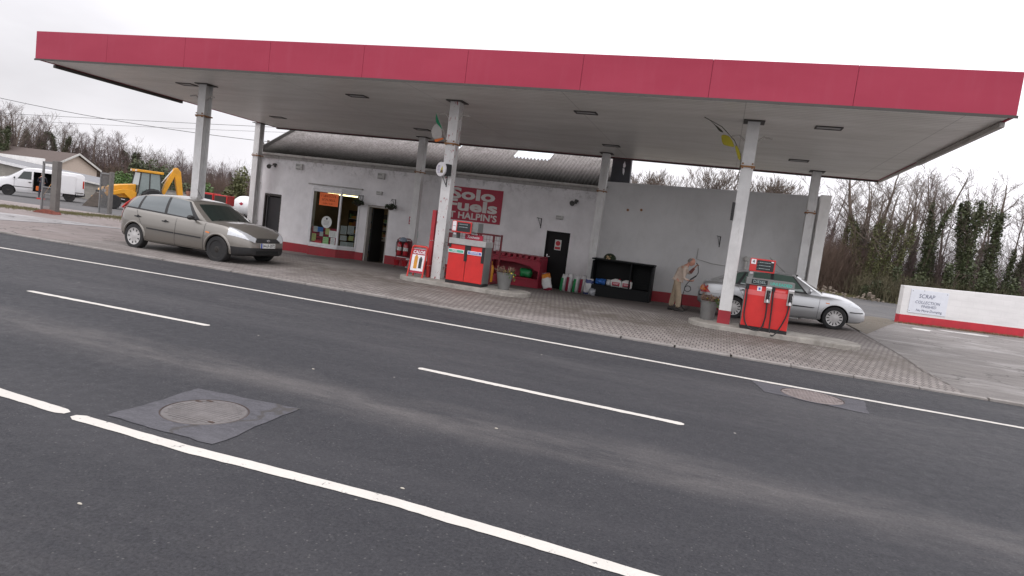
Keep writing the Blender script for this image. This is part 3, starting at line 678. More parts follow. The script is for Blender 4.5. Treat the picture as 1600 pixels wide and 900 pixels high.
# backing posters along the bottom of the window
notice('poster', 'dark red poster behind the papers low in the bay window', -15.36, .36, 1.18, .72, 'paper_red', 23.07, rows=0, cat='poster')
NP = [('white sheet at the left edge, below blue leaflet', -15.78, .62, .2, .22, 'paper', 3), ('bright blue leaflet under the round notice', -15.55, .62, .26, .2, 'paper_blue', 2), ('pale blue sheet below the bright blue leaflet', -15.48, .45, .16, .18, 'paper', 3),
      ('yellow sheet at the left edge of the pane', -15.82, .28, .2, .3, 'paper_yellow', 5), ('small yellow sheet right of the round notice', -15.2, .58, .2, .24, 'paper_yellow', 4), ('white landscape sheet beside the mullion', -14.95, .5, .34, .26, 'paper', 5),
      ('green and yellow leaflet in the lower middle', -15.25, .2, .26, .3, 'paper_green', 3), ('white sheet at the lower right of the large pane', -14.92, .16, .2, .38, 'paper', 7), ('pink sheet at the bottom left', -15.6, .09, .3, .14, 'ink_red', 0)]
for k, (lb, x, z, ww, hh, m, n_) in enumerate(NP): notice('notice', lb, x, z, ww, hh, m, 23.045-.002*k, rows=n_, seed=k)
ang = math.atan2(.5, .6)
for k, (lb, u, z, ww, hh, m, n_) in enumerate((('white sheet in the angled pane, upper left', .2, .64, .24, .34, 'paper', 8), ('white sheet in the angled pane, upper right', .48, .66, .24, .34, 'paper', 8), ('red and white sheet in the angled pane', .22, .32, .26, .2, 'paper', 2),
      ('small cream sheet in the angled pane', .52, .34, .18, .2, 'paper_yellow', 3), ('white sheet at the bottom left of the angled pane', .24, .06, .24, .22, 'paper', 5), ('white sheet at the bottom right of the angled pane', .5, .04, .28, .26, 'paper', 6))):
    f = u/.78; x, y = -14.72+.6*f, 23.06+.5*f
    notice('notice', lb, x, z+.08, ww, hh, m, y, ang, rows=n_, seed=30+k, ink='ink_red' if k == 2 else 'ink')
# black side door with its notice
dd = inc(MB().box(-6.22, -5.37, 23.58, 23.63, -.55, 1.68).build('side_door', 'black_paint', bevel=.004), shop)
inc(MB().box(-6.24, -6.2, 23.5, 23.64, -.55, 1.72).box(-5.39, -5.35, 23.5, 23.64, -.55, 1.72).box(-6.2, -5.39, 23.5, 23.64, 1.68, 1.72).build('side_door_frame', 'black_paint'), shop)
mat('chrome', (.55, .55, .55), .25, 1.)
o = MB().box(-6.16, -6.12, 23.565, 23.578, .62, .86).bar((-6.14, 23.555, .78), (-6.02, 23.555, .78), .02).build('handle', 'chrome'); o.parent = dd
nb = MB().box(-5.90, -5.66, 23.570, 23.576, 1.05, 1.43).build('notice_board', 'paper'); nb.parent = dd
lo = MB()
lo.lathe([(.075, 23.565), (.09, 23.565), (.09, 23.568), (.075, 23.568)], c=(-5.78, 0, 1.3), n=24, axis='y')
lo.bar((-5.84, 23.566, 1.36), (-5.72, 23.566, 1.24), .014, .002); lo.box(-5.88, -5.68, 23.565, 23.568, 1.08, 1.17)
o = lo.build('prohibition_print', 'ink_red'); o.parent = dd
o = MB().lathe([(.0001, 23.566), (.022, 23.566), (.022, 23.5672), (.0001, 23.5672)], c=(-5.78, 0, 1.345), n=12, axis='y').bar((-5.78, 23.5665, 1.33), (-5.78, 23.5665, 1.25), .03, .002).build('figure_print', 'ink'); o.parent = dd
# ------------------------------------------------------------------ side wall, pier and dark gable
sw = thing('yard_wall', 'tall plain grey-white wall beside the shop with red painted base', 'wall', (-1, 23.5, 0))
mb = MB().prism([(x1+.003, -.8), (2.7, -.8), (2.7, 3.86), (x1+.003, 3.66)], WY, WY+.25, 'y'); inc(mb.build('wall', 'wall_grey'), sw)
inc(MB().prism([(x1+.01, -.8), (2.69, -.8), (2.69, .22), (x1+.01, .02)], WY-.012, WY-.002, 'y').build('painted_base', RED), sw)
inc(MB().prism([(x1+.003, 3.66), (2.7, 3.86), (2.7, 3.91), (x1+.003, 3.71)], WY-.03, WY+.28, 'y').build('coping', 'wall_grey'), sw)
inc(MB().box(2.705, 3.02, 23.1, 23.8, -.5, 3.93).build('pier', 'wall_bright', bevel=.01), sw)
mb = MB()
for x, z in ((-3.4, 2.79), (-2.93, 2.84)): mb.lathe([(.03, 23.47), (.045, 23.47), (.045, 23.5), (.03, 23.5)], c=(x, 0, z), n=12, axis='y')
inc(mb.build('fixing', 'rust'), sw)
mat('slate_dark', (.045, .047, .055), .6, var=.3, scale=2, dirt=.15)
gb = thing('dark_gable', 'dark slate-hung gable end rising behind the wall with a torn white hole', 'gable wall', (-4.2, 26, 0))
inc(MB().prism([(-4.262, 2), (-3.49, 2), (-3.63, 5.6), (-4.262, 5.6)], 24.0, 24.3, 'y').build('slate_cladding', 'slate_dark'), gb)
inc(MB().add([(x*.923, 23.995, 1.65+(z-1.65)*.923) for x, z in ((-4.17, 4.32), (-4.12, 4.23), (-4.1, 4.38), (-4.12, 4.5), (-4.19, 4.5))], [(0, 1, 2, 3, 4)]).add([(x*.923, 23.995, 1.65+(z-1.65)*.923) for x, z in ((-4.18, 4.53), (-4.11, 4.53), (-4.08, 4.6), (-4.14, 4.78), (-4.19, 4.66))], [(0, 1, 2, 3, 4)]).build('torn_patch', mat('torn_white', (.8, .8, .82), .7)), gb)
# painted wall sign
sg = thing('wall_sign', 'red painted wall sign reading Solo Fuels at Halpins', 'sign', (-9.32, 23.5, 2.34))
mat('sign_red', (.36, .012, .04), .5, var=.08); mat('sign_letter', (.62, .6, .58), .6)
MB().box(-1.22, 1.22, -.02, -.002, -.64, .63).build('board', 'sign_red', sg)
fit_text(text('Solo', .56, (-.01, -.022, .355), sg, 'sign_letter', bold=.036), 1.86)
fit_text(text('Fuels', .56, (-.01, -.022, -.08), sg, 'sign_letter', bold=.036), 2.1)
fit_text(text('AT HALPIN\u2019S', .34, (-.02, -.022, -.46), sg, 'sign_letter', bold=.03), 2.22)
# ------------------------------------------------------------------ pump islands
mat('island_concrete', (.33, .31, .28), .85, var=.3, scale=4, bmp=.4, dirt=.8)
def island(label, x0, x1, y0, y1):
    t = thing('pump_island', label, 'kerb island', ((x0+x1)/2, (y0+y1)/2, 0), 0, 'concrete pump islands')
    hw, hl = (y1-y0)/2, (x1-x0)/2; pts = []
    for k in range(13): a = -math.pi/2+math.pi*k/12; pts.append((hl-hw*.9+hw*.9*math.cos(a), hw*math.sin(a)))
    for k in range(13): a = math.pi/2+math.pi*k/12; pts.append((-hl+hw*.9+hw*.9*math.cos(a), hw*math.sin(a)))
    MB().prism(pts, -.15, .125, 'z').build('kerb_slab', 'island_concrete', t, bevel=.02); return t
island('concrete pump island under the middle column and left fuel pump', -7.75, -4.3, 14.72, 15.95)
island('concrete pump island under the right column and hose pump', -.52, 3.05, 14.86, 16.0)
# ------------------------------------------------------------------ fuel pumps
mat('pump_red', (.60, .022, .02), .4, var=.12, scale=3, dirt=.3, dirtc=(.25, .03, .03), coat=.2); mat('pump_band', (.68, .13, .13), .4); mat('pump_grey', (.2, .205, .2), .45, .2, dirt=.25); mat('pump_light', (.42, .41, .4), .4, .3, dirt=.2)
mat('rubber', (.012, .012, .013), .5); mat('screen', (.015, .02, .022), .15); mat('screen_mark', (.3, .36, .36), .5); mat('label_white', (.8, .78, .8), .5); mat('label_green', (.1, .42, .3), .5); mat('label_blue', (.12, .16, .5), .5); mat('teal', (.05, .5, .4), .5); mat('nozzle_metal', (.55, .55, .56), .3, .8)
def nozzle(p, par, label=None):
    MBn = MB(); x, y, z = p
    MBn.tube([(x, y, z), (x+.005, y-.035, z-.07), (x+.0, y-.055, z-.16)], [.017, .02, .016], 8)
    n_ = MBn.build('nozzle', 'rubber', par, True)
    MB().tube([(x, y-.055, z-.16), (x+.004, y-.06, z-.225)], [.018, .02], 8).build('spout_cap', 'label_white', n_, True)
    MB().tube([(x+.03, y-.03, z-.03), (x+.045, y-.06, z-.08), (x+.03, y-.07, z-.12)], .006, 6).build('trigger', 'nozzle_metal', n_)
def hose(pts, par, r=.016):
    P = [Vector(p) for p in pts]; out_ = []
    for i in range(len(P)-1):
        p0, p1, p2, p3 = P[max(i-1, 0)], P[i], P[i+1], P[min(i+2, len(P)-1)]
        for k in range(8):
            t = k/8; out_.append(.5*((2*p1)+(p2-p0)*t+(2*p0-5*p1+4*p2-p3)*t*t+(3*p1-p0-3*p2+p3)*t**3))
    out_.append(P[-1]); return MB().tube(out_, r, 7).build('hose', 'rubber', par, True)
def fuel_pump(label, x, y, z, kind, w=.95, d=.5):
    t = thing('fuel_pump', label, 'fuel pump', (x, y, z), 0, 'fuel pumps')
    MB().box(-w/2, w/2, 0, d, 0, .07).build('base', 'rubber', t)
    MB().box(-w/2-.0, w/2+.0, .03, d, .07, 1.0).build('cabinet', 'pump_grey', t, bevel=.01)
    for s in (-1, 1):
        a, b = (-w/2+.005, -.006) if s < 0 else (.006, w/2-.005)
        p = MB().box(a, b, 0, .028, .075, .96).build('door_panel', 'pump_red', t, bevel=.006)
    MB().box(-w/2-.005, w/2+.012, -.03, d+.01, .97, 1.11).build('header_band', 'pump_light' if kind == 1 else 'pump_grey', t, bevel=.006)
    dx = -w/2+.02
    MB().box(dx, dx+.1, .1, .35, 1.11, 1.27).build('display_post', 'pump_grey', t)
    dw = .5
    h = MB().box(dx-.0, dx+dw, .04, .42, 1.26, 1.53).build('display_head', 'pump_red' if kind == 2 else 'pump_light', t, bevel=.008)
    MB().box(dx-.005, dx+dw+.003, .02, .045, 1.255, 1.535).build('bezel', 'pump_red', h, bevel=.004)
    MB().box(dx+.13, dx+dw-.025, .012, .022, 1.285, 1.505).build('screen', 'screen', h)
    mb = MB(); r = random.Random(kind)
    for k in range(3 if kind == 2 else 2):
        zz = 1.46-k*.065; xx = dx+.18
        while xx < dx+dw-.1: a = r.uniform(.01, .03); mb.box(xx, xx+a, .009, .011, zz-.008, zz+.008); xx += a+.008
        mb.box(dx+.135, dx+.17, .009, .011, zz-.014, zz-.011)
    mb.build('digits', 'screen_mark', h)
    if kind == 1:
        MB().box(dx+.01, dx+.105, .012, .02, 1.29, 1.52).build('number_plate', 'label_white', h)
        MB().box(dx+.02, dx+.095, .009, .012, 1.402, 1.409).build('divider_mark', 'ink', h)
    else:
        pl = MB().box(dx+.012, dx+.11, .012, .02, 1.41, 1.515).build('number_plate', 'label_white', h)
        text('4', .095, (dx+.061, .009, 1.462), h, 'ink', 'numeral', bold=.01)
        MB().box(dx+dw-.085, dx+dw-.035, .005, .012, 1.475, 1.5).build('sticker', 'label_white', h)
    MB().box(dx+.02, dx+.09, .09, .1, 1.195, 1.245).build('sticker', 'label_white', t)
    for k, xn in enumerate((-.01, w/2-.04)):          # nozzle boots
        if kind == 1:
            MB().box(xn-.035, xn+.04, -.012, .001, .58, .97).build('nozzle_recess', 'rubber', t)
            if k == 0: MB().box(xn+.04, xn+.12, -.01, .001, .83, .97).build('nozzle_recess', 'rubber', t)
        else:
            o = MB().box(xn-.055, xn+.06, -.05, .001, .62, .93).build('nozzle_boot', 'pump_light', t, bevel=.006)
            MB().box(xn-.035, xn+.04, -.056, -.045, .68, .89).build('recess', 'rubber', o)
            MB().box(xn-.055, xn+.06, -.055, -.02, .93, .965).build('boot_cap', 'label_white', o, bevel=.004)
            nozzle((xn, -.055, .86), t)
    if kind == 1:
        MB().box(-w/2+.01, -w/2+.06, -.012, .0, .88, .965).build('hose_inlet', 'rubber', t)
        o = MB().box(-w/2+.005, -.06, -.016, -.004, .755, .845).build('label_plate', 'label_white', t)
        MB().box(-w/2+.02, -.075, -.019, -.016, .77, .83).build('label_field', 'label_green', o)
        text('DIESEL', .05, (-w/4-.07, -.021, .80), o, 'label_white', bold=.02, shear=.2)
        o = MB().box(.035, w/2-.07, -.016, -.004, .755, .845).build('label_plate', 'label_white', t)
        MB().box(.05, w/2-.085, -.019, -.016, .77, .83).build('label_field', 'label_blue', o)
        text('KEROSENE', .05, (w/4-.02, -.021, .80), o, 'label_white', bold=.02)
        s_ = MB().box(-.16, .3, .2, .24, 1.11, 1.24).build('name_board', 'sign_red', t, bevel=.004)
        text('Tokheim', .09, (.05, .195, 1.175), s_, 'label_white', bold=.01, shear=.35)
        MB().box(dx+dw+.004, dx+dw+.16, .06, .42, 1.3, 1.53).build('side_box', 'pump_grey', t, bevel=.005)
    else:
        pb = MB().box(-w/2+.1, -w/2+.42, -.036, -.029, .99, 1.09).build('label_field', 'screen', t)
        text('DIESEL', .085, (-w/2+.26, -.038, 1.04), t, 'screen_mark', sx=1.05, bold=.01)
        text('UNLEADED', .085, (.22, -.032, 1.035), t, 'teal', sx=1.0, bold=.02)
        for a, b in ((-w/2+.02, -.075), (.075, w/2-.1)): MB().box(a, b, -.003, .002, .75, .86).build('colour_band', 'pump_band', t)
        o = MB().box(-.24, -.15, -.008, -.002, .85, .95).build('sticker', 'label_white', t); MB().box(-.215, -.175, -.010, -.008, .875, .925).build('print', 'label_blue', o)
        MB().box(.12, .33, -.008, -.002, .87, .915).build('sticker', 'pump_band', t)
        MB().box(-w/2+.0, -w/2+.07, -.02, .0, .86, .97).box(.05, .12, -.03, .0, .88, .99).build('hose_inlet', 'rubber', t, bevel=.01)
        hose([(-w/2+.035, -.03, .9), (-w/2+.045, -.05, .6), (-w/2+.05, -.07, .3), (-w/2+.13, -.1, .09), (-.17, -.12, .0), (-.05, -.11, .08), (.0, -.1, .3), (.0, -.09, .5), (-.01, -.08, .7)], t)
        hose([(.085, -.03, .92), (.1, -.05, .6), (.11, -.06, .3), (.12, -.09, .05), (.16, -.13, -.04), (.22, -.13, -.03), (.31, -.1, .12), (.4, -.09, .38), (.43, -.08, .6), (.435, -.08, .68)], t)
    return t
fuel_pump('left red and grey fuel pump with green and blue labels on the left island', -5.9, 14.9, .125, 1)
fuel_pump('right red fuel pump with hanging black hoses in front of the silver saloon', 1.05, 15.0, .125, 2)
# third pump out in the yard, behind the beige hatchback
t = thing('fuel_pump', 'red and black fuel pump standing behind the beige hatchback', 'fuel pump', (-20.0, 22.0, G(-20, 22)), 0, 'fuel pumps')
zg = G(-20, 22)
MB().box(-.62, .62, 0, .5, 0, 1.0).build('cabinet', 'pump_grey', t, bevel=.01)
MB().box(-.7, -.03, -.02, .4, 1.15-zg, 1.53-zg).build('display_head', 'pump_red', t, bevel=.01); MB().box(-.5, -.08, -.03, -.019, 1.22-zg, 1.46-zg).build('screen', 'screen', t)
MB().box(-.68, -.54, -.032, -.02, 1.3-zg, 1.48-zg).build('number_plate', 'label_white', t)
MB().box(0, .68, -.02, .4, 1.1-zg, 1.5-zg).build('side_frame', 'pump_red', t, bevel=.01); MB().box(.04, .62, -.03, -.019, 1.14-zg, 1.46-zg).build('side_panel', 'dark_room', t)
MB().box(-.3, .3, .05, .35, 1.0, 1.16-zg).build('display_post', 'pump_grey', t)
# ------------------------------------------------------------------ middle island clutter
pole = thing('red_post', 'tall square red post strapped to the left side of the middle column', 'post', (-7.12, 15.5, .125))
MB().box(-.05, .05, -.05, .05, 0, 1.73).build('shaft', mat('red_faded', (.45, .03, .04), .5, var=.2, dirt=.2), pole, bevel=.005)
mb = MB()
for z in (.95, .3): mb.tube([(-.06, -.06, z), (.42, -.06, z), (.42, .16, z), (-.06, .16, z)], .005, 5, closed=True)
mb.build('strap', 'chrome', pole)
# pavement sign: tubular red frame on legs with a hanging two-sided panel
t = thing('pavement_sign', 'red tubular pavement sign for gas bottles beside the middle column', 'pavement sign', (-7.25, 15.15, .1), R(2)); t.scale = (.85, .85, 1.02)
mb = MB()
for s in (-1, 1):
    yb = s*.22
    pts = [(-.24, yb, 0), (-.235, s*.03, .72)]+[(-.235+.06-.06*math.cos(a), s*.03, .72+.06*math.sin(a)) for a in np.linspace(.3, 1.57, 4)]+[(.175+.06*math.sin(a), s*.03, .72+.06*math.cos(a)) for a in np.linspace(0, 1.3, 4)]+[(.235, s*.03, .72), (.24, yb, 0)]
    mb.tube(pts, .024, 8)
mb.build('frame', mat('sign_frame_red', (.62, .04, .03), .35), t, True)
pn = MB()
pn.add([(-.2, -.16, .12), (.2, -.16, .12), (.2, -.035, .72), (-.2, -.035, .72), (-.2, -.15, .12), (.2, -.15, .12), (.2, -.025, .72), (-.2, -.025, .72)], [(0, 1, 2, 3), (7, 6, 5, 4), (0, 4, 5, 1), (1, 5, 6, 2), (2, 6, 7, 3), (3, 7, 4, 0)])
p = pn.build('panel', 'label_white', t)
tilt = math.degrees(math.atan2(.125, .6))
def onp(u, v, w_, h_, m, name): # patch on the tilted panel
    f0, f1 = (v-h_/2)/.6, (v+h_/2)/.6
    q = [(u-w_/2, -.163+.125*f0, .12+v-h_/2), (u+w_/2, -.163+.125*f0, .12+v-h_/2), (u+w_/2, -.163+.125*f1, .12+v+h_/2), (u-w_/2, -.163+.125*f1, .12+v+h_/2)]
    return MB().add(q, [(0, 1, 2, 3)]).build(name, m, p)
onp(0, .525, .396, .14, 'sign_red', 'heading_field'); onp(0, .03, .396, .055, 'sign_red', 'footer_field')
mat('gas_yellow', (.62, .27, .02), .4, var=.2)
onp(-.06, .26, .11, .3, 'gas_yellow', 'bottle_picture'); onp(.09, .25, .1, .25, 'screen', 'bottle_picture')
onp(-.06, .425, .06, .04, 'gas_yellow', 'bottle_picture'); onp(.09, .39, .05, .04, 'screen', 'bottle_picture')
text('CALOR', .115, (0, -.057, .635), p, 'label_white', rot=(90-tilt, 0, 0), bold=.03, shear=.15)
# gas bottle cage behind the left pump
t = thing('gas_cage', 'dark red steel gas bottle cage behind the left fuel pump', 'gas cage', (-6.98, 17.8, G(-7, 17.8)))
mat('cage_red', (.16, .012, .02), .5, var=.2, dirt=.3)
mb = MB()
for x in (-.72, -.02, .32, .72):
    for y in (0, .7):
        if x == .32 and y: continue
        mb.box(x-.025, x+.025, y-.025, y+.025, 0, 1.46)
for y in (0, .7):
    for z in (.05, 1.43): mb.box(-.695, .695, y-.02, y+.02, z-.02, z+.02)
for x in (-.72, .72):
    for z in (.05, 1.43): mb.box(x-.02, x+.02, .025, .675, z-.02, z+.02)
mb.build('frame', 'cage_red', t)
mb = MB()
for k in range(14):
    x = -.65+k*.1; mb.box(x-.003, x+.003, .695, .701, .07, 1.4)
for k in range(11): z = .15+k*.125; mb.box(-.69, .69, .70, .706, z-.003, z+.003)
mb.build('mesh_back', 'cage_red', t)
MB().box(-.69, .69, .03, .67, .0, .04).build('floor_plate', 'cage_red', t)
MB().box(-.68, -.42, -.02, .02, .95, 1.36).build('red_board', 'cage_red', t)
g = None
for k in range(8):
    x = -.52+(k % 4)*.34; y = 17.8+.2+(k//4)*.32
    gt = thing('gas_bottle', 'yellow gas bottle standing in the dark red cage behind the left pump', 'gas bottle', (-6.98+x, y, G(-7, 17.8)+.04), 0, 'gas bottles in the cage')
    MB().lathe([(.0001, 0), (.13, 0), (.145, .03), (.145, .42), (.12, .5), (.05, .54), (.05, .545), (.0001, .545)], n=18).build('bottle_body', 'gas_yellow', gt, True)
    MB().lathe([(.08, .5), (.085, .5), (.085, .62), (.08, .62), (.08, .5)], n=16).build('collar', 'gas_yellow', gt); MB().lathe([(.02, .54), (.02, .6), (.0001, .6)], n=10).build('valve', 'chrome', gt)
# ------------------------------------------------------------------ planters
mat('pot_grey', (.15, .15, .145), .7, var=.2, scale=5, dirt=.3); mat('compost', (.03, .02, .015), .9); mat('heather', (.19, .12, .09), .8, var=.3); mat('leaf_green', (.07, .12, .03), .7, var=.3); mat('flower_yellow', (.6, .5, .05), .6)
def planter(label, x, y, z, r0, r1, h, seed):
    t = thing('planter', label, 'planter', (x, y, z), 0, 'grey planters on the islands')
    MB().lathe([(.0001, 0), (r0, 0), (r1, h*.96), (r1+.012, h*.97), (r1+.012, h), (r1-.02, h), (r1-.03, h-.04), (.0001, h-.04)], n=28).build('pot', 'pot_grey', t, True)
    MB().lathe([(r1-.035, h-.035), (.0001, h-.02)], n=20).build('compost', 'compost', t)
    r = random.Random(seed); mb = MB()
    for k in range(130):
        a, q = r.uniform(0, 6.28), r1*.85*math.sqrt(r.random()); p = Vector((q*math.cos(a), q*math.sin(a), h-.03)); d = Vector((math.cos(a)*.5, math.sin(a)*.5, 1)) + Vector([r.uniform(-.3, .3) for _ in range(3)])
        e = p+d.normalized()*r.uniform(.06, .2); mb.bar(p, e, .005)
        for _ in range(3):
            c = p.lerp(e, r.uniform(.4, 1)); s = r.uniform(.008, .02); n = Vector([r.uniform(-1, 1) for _ in range(3)]).normalized(); u = n.orthogonal().normalized()*s; v_ = n.cross(u)
            mb.add([c-u-v_, c+u-v_, c+u+v_, c-u+v_], [(0, 1, 2, 3)])
    mb.build('plant', 'heather', t)
    mb = MB(); fl = MB()
    for k in range(90):
        a = r.gauss(0, .7); q = r1*r.uniform(.5, 1.25); drop = max(0, q-r1)*1.5; c = Vector((q*math.cos(a), q*math.sin(a), h+r.uniform(-.02, .08)-drop*r.uniform(.5, 3)))
        s = r.uniform(.01, .022); n = Vector([r.uniform(-1, 1) for _ in range(3)]).normalized(); u = n.orthogonal().normalized()*s; v_ = n.cross(u)
        (fl if k % 4 == 0 else mb).add([c-u-v_, c+u-v_, c+u+v_, c-u+v_], [(0, 1, 2, 3)])
    mb.build('trailing_leaves', 'leaf_green', t); fl.build('flowers', 'flower_yellow', t)
planter('grey pot of dry heather at the right end of the left island', -4.98, 15.3, .125, .13, .205, .42, 3)
planter('larger grey pot with heather and yellow flowers left of the right column', -.13, 15.75, .125, .15, .19, .43, 6)
# ------------------------------------------------------------------ fire point
FX, FY = -11.45, 22.5; fz = G(FX, FY)
t = thing('fire_point', 'red tubular fire point stand by the wall beside the shop door', 'fire stand', (FX, FY, fz))
mb = MB(); mb.tube([(-.3, 0, 0), (-.3, 0, 1.05), (-.22, 0, 1.12), (.22, 0, 1.12), (.3, 0, 1.05), (.3, 0, 0)], .018, 8)
mb.box(-.3, .3, -.03, .0, .45, .49).box(-.3, .3, -.03, .0, .30, .33)
mb.tube([(-.3, 0, .02), (-.3, -.3, .0)], .015, 6).tube([(.3, 0, .02), (.3, -.3, .0)], .015, 6)
mb.build('frame', 'cage_red', t); MB().box(-.28, .28, .002, .012, .42, 1.05).build('back_board', 'cage_red', t)
mat('extinguisher_red', (.42, .015, .025), .3, coat=.5); mat('bucket_red', (.4, .02, .03), .4)
for i, (dx, lb) in enumerate(((-.13, 'left red fire extinguisher with coiled hose on the fire point stand'), (.13, 'right red fire extinguisher on the fire point stand'))):
    e = thing('fire_extinguisher', lb, 'fire extinguisher', (FX+dx, FY-.12, fz+.49), 0, 'fire extinguishers on the stand')
    MB().lathe([(.0001, 0), (.085, 0), (.09, .02), (.09, .38), (.075, .45), (.03, .49), (.025, .5), (.0001, .5)], n=20).build('cylinder', 'extinguisher_red', e, True)
    MB().box(-.02, .02, -.05, .06, .5, .53).box(-.015, .015, -.07, .02, .545, .56).build('valve_handle', 'rubber', e)
    hose([(0, -.04, .51), (-.11, -.05, .48), (-.13, -.04, .3), (-.11, -.04, .08)], e, .01)
    MB().lathe([(.091, .17), (.091, .3)], n=20).build('instruction_label', 'paper', e)
for i, (dx, lb) in enumerate(((-.17, 'left red fire bucket hanging low on the fire point stand'), (.17, 'right red fire bucket hanging low on the fire point stand'))):
    e = thing('fire_bucket', lb, 'bucket', (FX+dx, FY-.16, fz+.1), 0, 'fire buckets on the stand')
    MB().lathe([(.0001, 0), (.09, 0), (.135, .2), (.14, .205), (.13, .2), (.085, .01), (.0001, .01)], n=22).build('pail', 'bucket_red', e, True)
    MB().tube([(.135*math.cos(a), -.14*math.sin(a)*.35-.02, .19-.05*math.sin(a)) for a in np.linspace(0, math.pi, 11)], .006, 5).build('bail', 'chrome', e)
c = thing('face_shield', 'grey blue helmet hung on top of the fire point stand', 'helmet', (FX-.02, FY-.08, fz+1.02))
MB().lathe([(.15, 0), (.145, .04), (.11, .11), (.05, .145), (.0001, .15)], n=18).build('shell', mat('helmet_grey', (.22, .27, .34), .4), c, True); MB().lathe([(.14, 0), (.17, -.01), (.17, .005), (.14, .012)], n=18).build('brim', 'helmet_grey', c)
def wallplate(name, label, cat, x, z, w, h, m, y=WY, d=.012, marks=None, mk='label_white', group=None):
    t = thing(name, label, cat, (x, y, z), 0, group); MB().box(-w/2, w/2, -d-.002, -.002, -h/2, h/2).build('plate', m, t, bevel=.001)
    if marks:
        mb = MB()
        for a in marks: mb.box(a[0]*w, a[1]*w, -d-.0045, -d-.002, a[2]*h, a[3]*h)
        mb.build('print', mk, t)
    return t
wallplate('fire_notice', 'small red fire action notice on the wall above the fire point', 'notice', -11.74, 1.44, .27, .3, 'sign_red', marks=[(-.38, -.05, .1, .35), (.08, .38, .05, .38), (-.38, .38, -.12, -.04), (-.38, .1, -.34, -.22)])
wallplate('green_notice', 'small green strip notice above the fire point stand', 'notice', -11.47, .93, .09, .26, 'label_green', marks=[(-.3, .3, .1, .16), (-.3, .3, -.2, -.14)])
# ------------------------------------------------------------------ wall fittings
mat('box_white', (.5, .5, .48), .5, dirt=.3); mat('louvre_dark', (.08, .08, .075), .7)
def wallbox(name, label, cat, x, z, w, h, d, group=None, extra=None):
    t = thing(name, label, cat, (x, WY, z), 0, group)
    MB().box(-w/2, w/2, -d, -.002, -h/2, h/2).build('case', 'box_white', t, bevel=.008)
    mb = MB()
    for k in range(4): mb.box(-w*.42+k*w*.17, -w*.36+k*w*.17, -d-.003, -d-.0005, .02, h*.36)
    mb.box(-w*.4, w*.3, -d-.003, -d-.0005, -h*.42, -h*.34).build('print', 'louvre_dark', t); return t
wallbox('alarm_box', 'white alarm box high on the wall left of the bay window', 'alarm box', -17.12, 3.06, .3, .24, .1, 'alarm boxes on the shop wall')
wallbox('alarm_box', 'white alarm box high on the wall above the shop door', 'alarm box', -13.27, 3.04, .3, .24, .1, 'alarm boxes on the shop wall')
wallbox('wall_light', 'small grey bulkhead light above the open shop door', 'wall light', -13.28, 2.36, .24, .14, .1, 'bulkhead lights on the shop wall')
wallbox('wall_light', 'small grey bulkhead light above the black side door', 'wall light', -5.82, 2.24, .26, .14, .1, 'bulkhead lights on the shop wall')
def flood(label, x, z, s):
    t = thing('floodlight', label, 'floodlight', (x, WY, z), 0, 'floodlights on the shop wall')
    MB().box(-.04, .04, -.03, -.002, -.06, .1).tube([(0, -.03, .05), (-.05*s, -.12, .0), (-.12*s, -.2, -.03)], .015, 6).build('bracket', 'louvre_dark', t)
    MB().lathe([(.04, 0), (.08, .05), (.09, .16), (.085, .16), (.0001, .15)], n=14, M=Matrix.Translation((-.12*s, -.2, -.03)) @ Matrix.Rotation(R(110), 4, 'X') @ Matrix.Rotation(R(25*s), 4, 'Y')).build('lamp_head', 'louvre_dark', t)
    MB().box(-.02, .1, -.14, -.05, .0, .08).build('sensor', 'louvre_dark', t)
flood('dark floodlight under the eaves at the left end of the shop', -18.35, 3.0, 1); flood('dark floodlight high on the wall above the plastic bags', -5.3, 2.86, 1)
def basket(label, x):
    t = thing('hanging_basket', label, 'hanging basket', (x, WY, 2.02), 0, 'hanging baskets by the shop door')
    MB().box(-.012, .012, -.02, -.002, -.2, .18).bar((0, -.01, .15), (0, -.34, .16), .016).bar((0, -.01, -.15), (0, -.26, .15), .012).tube([(0, -.34+.03*math.sin(a), .13+.03*math.cos(a)) for a in np.linspace(0, 5, 9)], .007, 5).build('bracket', 'rubber', t)
    mb = MB()
    for a in (0, 2.1, 4.2): mb.tube([(0, -.34, .12), (.17*math.cos(a), -.34+.17*math.sin(a), -.14)], .003, 4)
    mb.build('chain', 'rubber', t)
    MB().lathe([(.0001, -.28), (.1, -.25), (.165, -.15), (.17, -.14), (.0001, -.13)], c=(0, -.34, 0), n=18).build('bowl', 'compost', t, True)
    r = random.Random(int(x*7)); mb = MB()
    for k in range(260):
        a, q = r.uniform(0, 6.28), .23*math.sqrt(r.random()); c = Vector((q*math.cos(a), -.34+q*math.sin(a), -.13+r.uniform(0, .13)-q*.35)); s = r.uniform(.01, .028)
        n = Vector([r.uniform(-1, 1) for _ in range(3)]).normalized(); u = n.orthogonal().normalized()*s; v_ = n.cross(u); mb.add([c-u-v_, c+u-v_, c+u+v_, c-u+v_], [(0, 1, 2, 3)])
    mb.build('foliage', mat('dark_leaf', (.03, .045, .02), .8, var=.4), t)
basket('dark hanging basket on a bracket at the right corner of the bay window', -14.02); basket('dark hanging basket on a bracket right of the open shop door', -12.55)
def wbracket(label, x, z):
    t = MB().box(-.014, .014, -.02, -.002, -.2, .17).bar((0, -.01, .15), (-.12, -.22, .17), .016).bar((0, -.01, -.15), (-.09, -.16, .15), .012).build('wall_bracket', 'rubber', loc=(x, WY, z))
    tag(t, label, 'bracket', 'empty basket brackets on the walls')
wbracket('empty black basket bracket on the wall left of the black side door', -6.5, 1.97); wbracket('empty black basket bracket on the tall wall above the bending man', -.15, 2.08)
